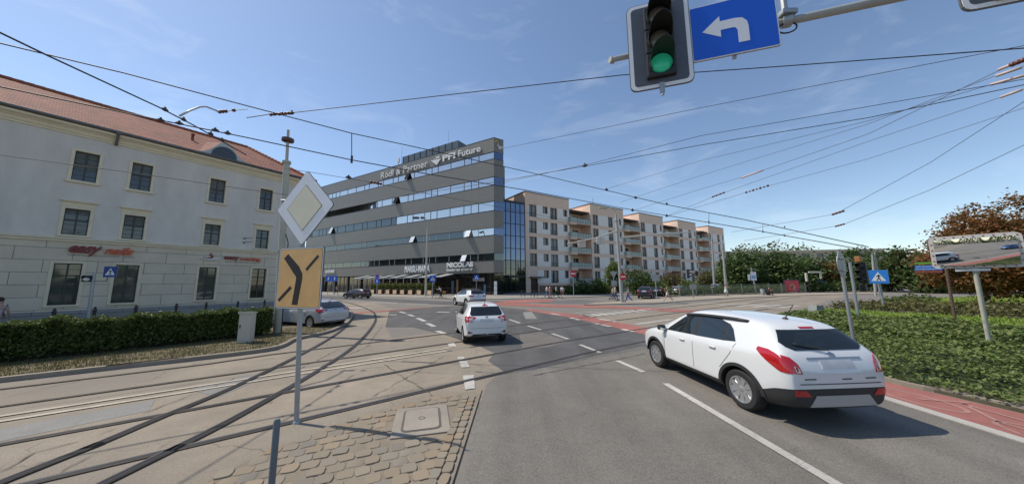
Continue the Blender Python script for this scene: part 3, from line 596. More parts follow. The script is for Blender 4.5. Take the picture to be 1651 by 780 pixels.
for k, (z0, z1) in enumerate(WB):
    notch = -34.0
    def yoff(x): return 0.10 if not (k == 1 and x < notch) else 0.10 + min(4.5, (notch - x) * 0.22)
    mb = MB(); core = foot(0.16) if k != 1 else [(OL, 5.2), (-57, 5.2), (notch, 0.16), (0, 0.16), (EX, EY), (EX - 7.2, 11.5), (EX - 7.2, 14), (OL, 14)]
    mb.prism(core, z0 - 0.05, z1 + 0.05); bnd = mb.build('window_band', DALU, ob)
    for i, (xa, xb) in enumerate(wids):
        dark = (k >= 3) or (k == 2 and xa < -27)  # dark reflections put into the material: weaker mirror low down, sky mirror above
        if k == 3 and xb > -6.5: dark = False
        m_ = DKGL if dark else SKYGL
        ya, yb = yoff(xa), yoff(xb); mb = MB(); tilt = random.uniform(-.012, .012)
        mb.add([(xa + .06, ya, z0 + 0.02), (xb - .06, yb, z0 + 0.02), (xb - .06, yb + tilt, z1 - 0.02), (xa + .06, ya + tilt, z1 - 0.02)], [(0, 1, 2, 3)])
        mb.add([(xa + .06, ya + .05, z0 + 0.02), (xb - .06, yb + .05, z0 + 0.02), (xb - .06, yb + .05, z1 - 0.02), (xa + .06, ya + .05, z1 - 0.02)], [(0, 3, 2, 1)]); w_ = mb.build('window', m_, bnd)
    mb = MB()
    for i, (xa, xb) in enumerate(wids): mb.box(xa - .05, yoff(xa) - 0.05, z0, xa + .05, yoff(xa) + 0.15, z1)
    mb.box(-60.05, .13, z0, .05, .15, z0 + .05) if k != 1 else None; mb.build('glazing_frame', ALU if k >= 3 else DALU, bnd)
    mb = MB(); a = Vector((0.03, 0.1)); b_ = Vector((EX - .02, EY - .06)); nn = Vector((0.894, -0.447)) * 0.02
    mb.add([(a.x + nn.x, a.y + nn.y, z0 + .02), (b_.x + nn.x, b_.y + nn.y, z0 + .02), (b_.x + nn.x, b_.y + nn.y, z1 - .02), (a.x + nn.x, a.y + nn.y, z1 - .02)], [(0, 1, 2, 3)]); mb.build('corner_window', BLUEGL if k < 4 else DKGL, bnd)
# windows standing open
for k, x, fr_ in ((0, -23.5, 1), (0, -4.2, 0), (1, -27, 1), (1, -4.0, 0), (3, -21.2, 2), (3, -6.3, 2), (4, -7.2, 2), (2, -5, 0), (2, -52, 2)):
    if fr_ == 0: continue
    z0, z1 = WB[k]; mb = MB(); w = 1.15
    mb.add([(x, -0.02, z1 - .05), (x + w, -0.02, z1 - .05), (x + w, -0.62, z0 + 0.12), (x, -0.62, z0 + 0.12)], [(0, 3, 2, 1)]); mb.add([(x, 0.02, z1 - .05), (x + w, 0.02, z1 - .05), (x + w, -0.58, z0 + 0.10), (x, -0.58, z0 + 0.10)], [(0, 1, 2, 3)])
    mb.add([(x, -0.02, z1 - .05), (x, -0.62, z0 + .12), (x, 0.05, z0 + .12)], [(0, 1, 2)])
    mb.build('open_window', mat('open_dark', (.012, .012, .014), .85, spec=.1) if fr_ == 1 else mat('open_pane', (0.62, 0.66, 0.70), 0.3), ob)
# recessed ground floor
mb = MB(); mb.prism([(OL, 2.6), (-11, 2.6), (-11, 1.2), (-0.6, 1.2), (0.0, 3.2), (-6.3, 12), (-6.3, 14), (OL, 14)], 0, 4.0); gf = mb.build('shopfront', coated('shop_glass', (0.016, 0.015, 0.013), 0.06, (0.8, 0.8, 0.8), 0.05), ob)
mb = MB()
for x in list(np.arange(-10.6, 0, 1.55)) + list(np.arange(-62, -36, 1.9)):
    y = 1.15 if x > -11 else 2.55; mb.box(x - .04, y - .06, 0.1, x + .04, y, 4.0)
mb.build('shopfront_mullion', DALU, gf)
mb = MB()
for x in (-60.5, -55.5, -50, -44): mb.bbox(x - .25, 0.5, 0, x + .25, 1.0, 4.0, .03)
mb.build('column', CLADD, ob)
mb = MB(); mb.bbox(-9.3, .95, .1, -8.9, 1.14, 2.9); mb.build('entrance_post', mat('warm_timber', (0.30, 0.18, 0.09), .5), gf)
for x, w, h_ in ((-10.6, .55, 2.3), (-2.9, .5, 1.6)):
    mb = MB(); mb.bbox(x, 1.0, .35, x + w, 1.14, .35 + h_, .02); mb.build('poster_panel', mat('window_poster', (0.10, 0.16, 0.22), .4, var=.5, vscale=2.5), gf)
mb = MB(); mb.box(-62.5, 2.48, .4, -58.5, 2.59, 3.6); mb.build('timber_panel', mat('brown_panel', (0.06, 0.028, 0.02), .5, var=.2), gf)
# rooftop plant room, aerials
mb = MB(); mb.box(-30.5, 4.6, 29.1, -12.6, 11, 33.6); pr_ = mb.build('plant_room', mat('plant_panel', (0.10, 0.12, 0.13), .35, .3), ob)
mb = MB()
for x in np.arange(-30.4, -12.5, 2.0): mb.box(x - .05, 4.52, 29.1, x + .05, 4.6, 33.65)
mb.build('panel_joint', DALU, pr_)
for x in (-31.0, -15.6):
    mb = MB(); mb.tube([(x, 4.7, 29), (x, 4.7, 36.6)], [.07, .03], 6); mb.build('lightning_rod', ALU, ob)
for x in (-27.5,):
    mb = MB(); mb.tube([(x, 1.0, 29), (x, 1.0, 30.6)], .1, 6); mb.bbox(x - .3, .8, 30.3, x + .3, 1.1, 31.3); mb.build('roof_antenna', WH, ob)
def otext(s, x, z, w, h, bold=.02, lab=None, space=1.0, shear=0.0, m_=WH): return put_text('lettering', s, w, h, m_, ob, (x, -0.10, z), 0.16, bold, shear, space, label=lab)
otext('R\u00f6dl & Partner', -32.0, 26.75, 15.2, 1.55, 0.0, 'white rooftop words Rödl & Partner', 1.05)
otext('PFI', -12.55, 27.0, 3.4, 1.35, 0.035, 'bold white rooftop letters PFI'); otext('Future', -8.4, 27.0, 5.5, 1.35, 0.012, 'white rooftop word Future')
mb = MB(); K = Matrix(((1, 0, 0, 0), (0, 0, -1, 0), (0, 1, 0, 0), (0, 0, 0, 1)))
mb.prism([(-15.8, 27.85), (-13.0, 27.75), (-14.15, 26.55)], 0.1, 0.28, K); mb.prism([(-14.9, 28.0), (-13.4, 27.95), (-13.5, 28.65), (-13.75, 28.25), (-14.5, 28.5), (-14.2, 28.1)], 0.1, 0.28, K); mb.build('emblem', WH, ob)
otext('NICOLAS', -10.8, 5.2, 6.4, 0.95, 0.045, 'bold white word NICOLAS'); otext('business center', -10.8, 4.5, 6.3, 0.55, 0.03, 'white words business center')
otext('MARSU-MAMA', -22.6, 4.5, 7.3, 1.35, 0.03, 'tall narrow white restaurant name MARSU-MAMA'); otext('STEHLE', -52.6, 5.0, 4.0, 0.75, 0.05, 'small white shop name STEHLE')
t_ = put_text('lettering', 'HO-HOME', 2.6, 0.62, mat('dim_letters', (0.45, 0.45, 0.42), .5), ob, (-5.3, 1.0, 2.55), .06, .04); t_['label'] = 'pale shop name behind the glazing'
# yellow and white mark at the top of the pointed end
E4 = Matrix.Translation((0, 0, 0)) @ Matrix.Rotation(math.atan2(EY, EX), 4, 'Z')
mb = MB(); 
for q in ([(0.2, 28.2), (0.55, 28.45), (0.95, 28.25), (0.7, 28.6), (0.6, 28.95), (0.45, 28.55), (0.1, 28.6)],): mb.prism(q, 0.04, 0.10, E4 @ K)
mb.build('emblem', mat('gold_mark', (0.6, 0.42, 0.05), .4), ob)
mb = MB(); mb.box(0.75, -0.09, 27.6, 0.9, -0.03, 28.1, E4); mb.box(0.75, -0.09, 27.55, 2.0, -0.03, 27.75, E4); mb.box(0.95, -0.09, 27.15, 1.6, -0.03, 27.45, E4); mb.build('emblem', WH, ob)
# blue glass stair tower beyond the corner
AA = P(848, 455, 67); AD = Vector((0.838, 0.546)); AAZ = math.atan2(AD.y, AD.x)
tw = thing('glass_tower', 'blue glass stair tower between the dark office and the pink apartments', 'building', (AA.x - AD.x * 6.3, AA.y - AD.y * 6.3, 0), AAZ)
mb = MB(); mb.box(0, 0.25, 0, 6.25, 8, 19.4); mb.build('core', CLADD, tw)
ZL = [0.2, 3.7, 6.9, 9.4, 12.1, 14.7, 17.3, 19.3]
for j in range(7):
    for i in range(5):
        mb = MB(); t1 = random.uniform(-.02, .02); x0 = .05 + i * 1.24
        mb.add([(x0, .05, ZL[j] + .05), (x0 + 1.2, .05 + t1, ZL[j] + .05), (x0 + 1.2, .05 + t1 * .3, ZL[j + 1] - .05), (x0, .05, ZL[j + 1] - .05), (x0, .12, ZL[j] + .05), (x0 + 1.2, .12, ZL[j] + .05), (x0 + 1.2, .12, ZL[j + 1] - .05), (x0, .12, ZL[j + 1] - .05)], [(0, 1, 2, 3), (4, 7, 6, 5)])
        mb.build('glass_panel', BLUEGL if j > 1 else DKGL, tw)
mb = MB()
for i in range(6): mb.box(i * 1.24 - .02, -.06, 0, i * 1.24 + .06, .2, 19.4)
for z in ZL: mb.box(0, -.04, z - .06, 6.25, .2, z + .06)
mb.build('glazing_frame', DALU, tw)
mb = MB(); mb.box(-0.05, 0.02, 19.4, 6.3, 8, 19.75); mb.build('parapet', DALU, tw)
mb = MB(); mb.box(1.2, -1.2, 3.3, 5.4, 0, 3.65); mb.build('door_canopy', DALU, tw)
put_text('lettering', 'HOTEL CAFE', 2.0, .4, mat('dim_letters', (0.45, 0.45, 0.42), .5), tw, (2.0, -1.22, 3.3), .04, .03) if False else None

# ================================================================== PINK APARTMENT ROW
PINK = mat('pink_render', (0.80, 0.59, 0.46), 0.9, var=0.08, vscale=1.2, var2=0.06, v2scale=0.2); WPAN = mat('pale_panel', (0.84, 0.785, 0.72), 0.85, var=0.06, vscale=1.5)
BROWN = mat('brown_base', (0.24, 0.15, 0.11), .9, var=.12); ROOFC = mat('roof_flashing', (0.12, 0.10, 0.09), .6)
ab = thing('apartment_building', 'long pink and white apartment row with stepped balconies and five projecting blocks', 'building', (AA.x, AA.y, 0), AAZ)
BL = [(0, 13.2, [(1.0, 3.15, 0), (4.95, 6.45, 1), (7.1, 9.3, 0), (11.25, 12.55, 1)]), (20.6, 33.8, [(.8, 2.85, 0), (6.7, 8.6, 0), (11.3, 12.2, 2)]), (41.1, 53.2, [(.6, 2.6, 0), (6.4, 8.4, 0), (10.3, 11.2, 2)]), (61.75, 73.2, [(.6, 2.6, 0), (6.2, 8.2, 0), (10.0, 10.9, 2)]), (82.0, 94.0, [(.6, 2.6, 0), (6.4, 8.2, 0), (10.3, 11.2, 2)])]
ROWS = [(16.82, 19.58), (13.15, 15.92), (9.5, 12.3), (5.8, 8.6), (2.1, 4.95)]
WINME = {}
def awindow(x0, x1, z0, z1, kind, y):
    key = (round(x1 - x0, 2), round(z1 - z0, 2), kind)
    if key not in WINME:
        w, h_ = x1 - x0, z1 - z0; f = MB(); t_ = .07
        for a in ((0, 0, 0, t_, .09, h_), (w - t_, 0, 0, w, .09, h_), (0, 0, h_ - t_, w, .09, h_), (0, 0, 0, w, .09, t_)): f.box(*a)
        if kind == 0: f.box(w / 2 - .05, -.01, 0, w / 2 + .05, .09, h_); f.box(0, .02, h_ * .34, w, .09, h_ * .34 + .05)
        o = f.build('window', mat('brown_sash', (0.16, 0.12, 0.10), .6), ab)
        p = MB(); p.box(0.02, .05, 0.02, w - .02, .07, h_ - .02); p.m = 1; n = 2 if kind == 0 else 1
        for q in range(n): cx = w * (q + .5) / n; p.box(cx - w * .16, .042, h_ * .1, cx + w * random.uniform(.02, .16), .049, h_ - .08)
        p.build('pane', [mat('window_glass_grey', (0.03, 0.035, 0.04), .05, spec=.8), mat('net_curtain', (0.33, 0.33, 0.32), .8)], o)
        if kind == 0:
            r_ = MB(); r_.box(-.05, -.28, .95, w + .05, -.24, 1.0); 
            for q in np.arange(0, w + .01, .16): r_.box(q - .012, -.27, .02, q + .012, -.25, .95)
            r_.box(-.05, -.28, 0, w + .05, -.24, .04); r_.build('balustrade', mat('green_steel', (0.17, 0.19, 0.17), .5), o)
        WINME[key] = o; o.location = (x0, y, z0)
    else: copytree(WINME[key], loc=(x0, y, z0))
for bi, (b0, b1, ws) in enumerate(BL):
    holes = []; pans = []
    for z0, z1 in ROWS:
        for a, c, k in ws:
            zb = z0 if k == 0 else (z0 + 1.1 if k == 1 else z0 + .9); holes.append((b0 + a, b0 + c, zb, z1))
            if bi == 0 and z0 < 3 and a < 2: holes.pop(); 
        xs = [b0 + .75] + [q for a, c, k in ws for q in (b0 + a, b0 + c)] + [b1 - .12]
        for i in range(0, len(xs), 2):
            if xs[i + 1] - xs[i] > .1: pans.append((xs[i], -.035, z0, xs[i + 1], .0, z1))
        for a, c, k in ws:
            if k: pans.append((b0 + a + .003, -.032, z0, b0 + c - .003, 0, z0 + (1.1 if k == 1 else .9)))
    if bi == 0: holes.append((b0 + 1.3, b0 + 3.4, 0.1, 3.1))
    mb = wall_holes(MB(), b0, b1, 0, 22.3, holes, 0, .42)
    mb.add([(b0, 0, 0), (b0, 12, 0), (b0, 12, 22.3), (b0, 0, 22.3)], [(0, 3, 2, 1)]); mb.add([(b1, 0, 0), (b1, 12, 0), (b1, 12, 22.3), (b1, 0, 22.3)], [(0, 1, 2, 3)]); mb.add([(b0, 12, 0), (b1, 12, 0), (b1, 12, 22.3), (b0, 12, 22.3)], [(0, 3, 2, 1)]); mb.add([(b0, 0.01, 22.25), (b1, 0.01, 22.25), (b1, 12, 22.25), (b0, 12, 22.25)], [(0, 1, 2, 3)])
    w_ = mb.build('wall', PINK, ab); [MB().box(*q).build('pale_panel', WPAN, w_) for q in pans]
    mb = MB(); mb.box(b0 - .12, -.12, 22.3, b1 + .12, 12.1, 22.45); mb.build('roof_edge', ROOFC, w_)
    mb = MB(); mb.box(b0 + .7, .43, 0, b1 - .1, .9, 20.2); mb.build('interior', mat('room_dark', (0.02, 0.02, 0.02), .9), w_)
    for z0, z1 in ROWS:
        for a, c, k in ws:
            if bi == 0 and z0 < 3 and a < 2: continue
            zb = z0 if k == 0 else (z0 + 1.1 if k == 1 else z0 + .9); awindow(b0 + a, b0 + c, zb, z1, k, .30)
mb = MB(); mb.box(1.3, .25, .1, 3.4, .33, 3.05); dr = mb.build('entrance_door', mat('dark_door', (0.05, 0.02, 0.018), .4), ab)
mb = MB(); mb.bbox(.9, -1.3, 3.25, 4.2, 0, 3.5, .03); mb.build('canopy', ROOFC, dr)
mb = MB(); mb.box(3.6, -.06, 0, 13.2, -.003, 1.6); mb.build('base_course', BROWN, ab)
RAIL = mat('frosted_rail', (0.33, 0.39, 0.35), .3, var=.15); SLAB = mat('balcony_slab', (0.70, 0.53, 0.42), .85, var=.08)
for i in range(4):
    x0, x1 = BL[i][1], BL[i + 1][0]; mb = MB()
    holes = []
    for z0, z1 in ROWS: holes += [(x0 + .7, x0 + 1.6, z0 + .2, z1 - .3), (x0 + 4.1, x0 + 6.0, z0 + .1, z1 - .3)]
    wall_holes(mb, x0, x1, 0, 20.05, holes, 3.2, .35); mb.box(x0, 3.6, 0, x1, 3.9, 19.9); mb.box(x0 + .02, 2.6, 20.05, x1 - .02, 12, 20.4)
    rw = mb.build('recess_wall', PINK, ab); 
    mb = MB(); mb.box(x0 + 1.7, 3.15, 0, x0 + 3.9, 3.198, 19.8); mb.build('pale_panel', WPAN, rw)
    mb = MB(); mb.box(x0 - .05, .4, 19.8, x1, 3.2, 20.1); mb.build('top_canopy', ROOFC, rw)
    for q in holes:
        if q[1] - q[0] > 1.2: awindow(q[0], q[1], q[2], q[3], 3, 3.4)
    for z0, z1 in ROWS:
        s = MB(); s.bbox(x0 - .45, -.9, z0 - .75, x0 + 1.6, 0.3, z0 - .02, .03); s.bbox(x0 + .5, -.25, z0 - .3, x1 - .02, 3.2, z0 - .02, .02); bal = s.build('balcony', SLAB, ab)
        r_ = MB(); r_.box(x0 - .42, -.87, z0, x0 + 1.6, -.83, z0 + 1.05); r_.box(x0 - .42, -.87, z0, x0 - .38, .25, z0 + 1.05); r_.box(x0 + 1.56, -.83, z0, x0 + 1.6, -.2, z0 + 1.05); r_.box(x0 + 1.6, -.22, z0, x1 - .05, -.18, z0 + 1.05); r_.build('glass_railing', RAIL, bal)
        r_ = MB(); r_.tube([(x0 - .42, -.85, z0 + 1.09), (x0 + 1.6, -.85, z0 + 1.09), (x0 + 1.6, -.2, z0 + 1.09), (x1, -.2, z0 + 1.09)], .04, 6)
        for q in np.arange(x0 + 1.7, x1, .9): r_.box(q - .025, -.26, z0 - .1, q + .025, -.22, z0 + 1.08)
        r_.build('handrail', ROOFC, bal)
for x, y, z in ((16.3, 5, 24.0), (28, 4, 23.6), (30.4, 4, 23.4)):
    mb = MB(); mb.bbox(x - .4, y - .4, 20 if x < 20 else 22.3, x + .4, y + .4, z, .05); mb.build('chimney', PINK if x < 20 else ROOFC, ab)
mb = MB(); mb.tube([(26.2, 4, 22.3), (26.2, 4, 25.6)], .05, 5); mb.build('roof_aerial', ROOFC, ab)
# the cream block behind the trees, and an unseen block added so its reflection darkens the office glass
def plainblock(name, label, px, Y, w, dpt, h_, rz, m_, rows, cols):
    c = P(px, 455, Y); t = thing(name, label, 'building', (c.x, c.y, 0), rz)
    hs = [(-w / 2 + (i + .25) * w / cols, -w / 2 + (i + .75) * w / cols, (j + .3) * h_ / rows, (j + .75) * h_ / rows) for i in range(cols) for j in range(rows)]
    mb = wall_holes(MB(), -w / 2, w / 2, 0, h_, hs, 0, .3); mb.box(-w / 2, .31, 0, w / 2, dpt, h_ - .01); mb.build('wall', m_, t)
    mb = MB(); mb.box(-w / 2 - .4, -.4, h_, w / 2 + .4, dpt, h_ + .5); mb.build('roof', mat('pale_coping', (0.72, 0.64, 0.5), .8), t)
    for q in hs: mb = MB(); mb.box(q[0], .24, q[2], q[1], .29, q[3]); mb.build('window', GLASS_D, t)
    return t
plainblock('cream_building', 'long low cream building whose flat roof shows above the dark trees', 1250, 118, 74, 10, 13.2, R(-8), mat('cream_render', (0.5, 0.42, 0.32), .9), 4, 16)
plainblock('cream_tower', 'small pale cream building far off between the trees', 1333, 140, 13, 10, 15.5, R(-20), mat('cream_render', (0.5, 0.42, 0.32), .9), 4, 3)
plainblock('reflected_block', 'unseen brown city block added beyond the stucco corner building to darken the office window reflections', -560, 38, 60, 12, 19, R(108), mat('brown_render', (0.12, 0.085, 0.06), .9), 5, 8)

# ================================================================== CARS
TYRE = mat('tyre_rubber', (0.018, 0.018, 0.018), 0.8, bump=0.2); BLKP = mat('black_plastic', (0.028, 0.029, 0.031), 0.55, bump=0.05, bscale=200); DISC = mat('wheel_dark', (0.015, 0.015, 0.016), .6)
ALLOY = mat('alloy_silver', (0.50, 0.51, 0.52), 0.3, 0.75); CARGL = mat('car_glass', (0.010, 0.014, 0.014), 0.02, spec=0.9)
REDL = mat('tail_lamp_red', (0.42, 0.008, 0.012), 0.08, coat=1.0); CLEARL = mat('lamp_clear', (0.55, 0.53, 0.5), 0.08, coat=1.0); PLATE = mat('number_plate', (0.52, 0.53, 0.54), .4, var=.15, vscale=9)
SEAM = mat('panel_gap', (0.05, 0.05, 0.05), .7); MIR = mat('mirror_glass', (0.5, 0.5, 0.5), .03, 1.0)
def paint(name, c, metal=0.0): return mat(name, c, 0.28, metal, coat=0.8, spec=0.5)
def interp(tab, x):
    if x <= tab[0][0]: return tab[0][1]
    for (a, b_), (c, d) in zip(tab, tab[1:]):
        if x <= c: return b_ + (d - b_) * (x - a) / (c - a)
    return tab[-1][1]
def car_body(sp):
    L, W, H = sp['L'], sp['W'], sp['H']; w0 = W / 2
    xs = sorted(set([round(q, 3) for q in sp['xs']]))
    rows = []
    for x in xs:
        w = w0 * interp(sp['plan'], x); zt = interp(sp['top'], x); zb = interp(sp['bot'], x); belt = min(interp(sp['belt'], x), zt - 0.07); clad = interp(sp['clad'], x)
        gh = max(0.0, zt - belt); wr = w * 0.95 - sp['tumble'] * gh - 0.02
        dz = min(0.12, 0.4 * gh)
        mid = min((clad + belt) / 2 + .02, belt - 0.06)
        rows.append([(0, zb), (.72 * w, zb), (.95 * w, zb + .05), (w * .988, max(clad - .02, zb + .07)), (w * .995, clad + .02), (w, mid), (w * .99, belt - .05), (w * .955, belt), (wr + .0 * w, zt - dz), (wr * .86, zt - dz * .22), (wr * .5, zt - .004), (0, zt)])
    n = len(rows[0]); bm = bmesh.new(); V = []
    for x, r_ in zip(xs, rows):
        right = [bm.verts.new((x - L / 2, -y, z)) for y, z in r_]; left = [right[0]] + [bm.verts.new((x - L / 2, y, z)) for y, z in r_[1:-1]] + [right[-1]]
        V.append((right, left))
    for (r0, l0), (r1, l1) in zip(V, V[1:]):
        for i in range(n - 1):
            f = bm.faces.new((r0[i], r1[i], r1[i + 1], r0[i + 1])); f.material_index = 1 if i < 3 else 0
            f = bm.faces.new((l0[i], l0[i + 1], l1[i + 1], l1[i])); f.material_index = 1 if i < 3 else 0
    for (r_, l_), flip in ((V[0], 0), (V[-1], 1)):
        for i in range(n - 1):
            q = [r_[i], r_[i + 1], l_[i + 1], l_[i]]; q = [v for k, v in enumerate(q) if v not in q[:k]]
            f = bm.faces.new(q if not flip else q[::-1]); f.material_index = 1 if i < 3 else 0
    bmesh.ops.recalc_face_normals(bm, faces=bm.faces[:])
    return bm
def wheel_meshes(r_, w, spokes, alloy=True, cover=False):
    t = MB(); t.lathe([(r_ * .64, -w / 2 + .01), (r_ * .70, -w / 2), (r_ * .90, -w / 2 + .004), (r_ * .975, -w / 2 + .03), (r_, -w / 4), (r_, w / 4), (r_ * .975, w / 2 - .03), (r_ * .90, w / 2 - .004), (r_ * .70, w / 2), (r_ * .64, w / 2 - .01), (r_ * .62, 0)], 40)
    rm = MB(); rm.m = 0; rm.lathe([(0, -.02), (r_ * .63, -.02), (r_ * .63, w / 2 - .07), (0, w / 2 - .07)], 36)
    rm.m = 1; rm.lathe([(r_ * .58, w / 2 - .05), (r_ * .60, w / 2 - .012), (r_ * .655, w / 2 - .006), (r_ * .655, w / 2 - .04)], 40); rm.lathe([(0, w / 2 - .012), (r_ * .10, w / 2 - .014), (r_ * .17, w / 2 - .03), (r_ * .17, w / 2 - .07)], 20)
    for k in range(spokes):
        M = Matrix.Rotation(2 * math.pi * k / spokes, 4, 'Z'); hw = r_ * (0.17 if cover else .085) ; ho = r_ * (.205 if cover else .10)
        if cover: hw = r_ * .62 * math.pi / spokes * .28; ho = r_ * .62 * math.pi / spokes * .66
        rm.add([M @ Vector(q) for q in ((r_ * .12, -hw, w / 2 - .028), (r_ * .60, -ho, w / 2 - .02), (r_ * .60, ho, w / 2 - .02), (r_ * .12, hw, w / 2 - .028), (r_ * .12, -hw, w / 2 - .075), (r_ * .60, -ho, w / 2 - .07), (r_ * .60, ho, w / 2 - .07), (r_ * .12, hw, w / 2 - .075))], [(0, 1, 2, 3), (0, 4, 5, 1), (3, 2, 6, 7)])
    return t, rm
def patchmesh(bvh, poly, axis, off=0.006, cell=0.07, thick=0.012):
    """polygon drawn on a projection plane, wrapped on to the body: axis 'L','R' (x,z), 'B' rear (y,z), 'F' front (y,z), 'T' top (x,y)"""
    xmin = bvh.ray_cast(Vector((-9, .3, .9)), Vector((1, 0, 0)))[0].x; ymax = abs(bvh.ray_cast(Vector((0, 9, .8)), Vector((0, -1, 0)))[0].y)
    bm = bmesh.new(); to3 = {'L': lambda a, b_: Vector((a, 0, b_)), 'R': lambda a, b_: Vector((a, 0, b_)), 'B': lambda a, b_: Vector((0, a, b_)), 'F': lambda a, b_: Vector((0, a, b_)), 'T': lambda a, b_: Vector((a, b_, 0))}[axis]
    d = {'L': Vector((0, -1, 0)), 'R': Vector((0, 1, 0)), 'B': Vector((1, 0, 0)), 'F': Vector((-1, 0, 0)), 'T': Vector((0, 0, -1))}[axis]
    vs = [bm.verts.new(to3(*q)) for q in poly]; bm.faces.new(vs)
    axes = [Vector((1, 0, 0)), Vector((0, 1, 0)), Vector((0, 0, 1))]
    for a in axes:
        if abs(a.dot(d)) > .5: continue
        vals = [v.co.dot(a) for v in bm.verts]; k = math.ceil(min(vals) / cell)
        while k * cell < max(vals):
            bmesh.ops.bisect_plane(bm, geom=bm.verts[:] + bm.edges[:] + bm.faces[:], plane_co=a * (k * cell), plane_no=a); k += 1
    bmesh.ops.triangulate(bm, faces=[f for f in bm.faces if len(f.verts) > 4])
    for v in bm.verts:
        hit = bvh.ray_cast(v.co - d * 6, d)
        q = 0
        if axis == 'B':
            while (hit[0] is None or hit[0].x > xmin + .62) and q < 40: v.co.y *= .975; q += 1; hit = bvh.ray_cast(v.co - d * 6, d)
        elif axis in 'LR':
            while (hit[0] is None or abs(hit[0].y) < ymax * .55) and q < 40: v.co.x *= .985; q += 1; hit = bvh.ray_cast(v.co - d * 6, d)
        if hit[0] is None: hit = bvh.find_nearest(v.co - d * 0.9)
        v.co = hit[0] + hit[1] * off; v.normal = hit[1]
    nrm = {v: None for v in bm.verts}
    for f in bm.faces:
        f.normal_update()
        if f.normal.dot(d) > 0: f.normal_flip()
    bm.normal_update()
    be = [e for e in bm.edges if len(e.link_faces) == 1]
    r_ = bmesh.ops.extrude_edge_only(bm, edges=be)
    for v in [q for q in r_['geom'] if isinstance(q, bmesh.types.BMVert)]:
        h_ = bvh.find_nearest(v.co); v.co = h_[0] - h_[1] * thick
    return MB().bm(bm)
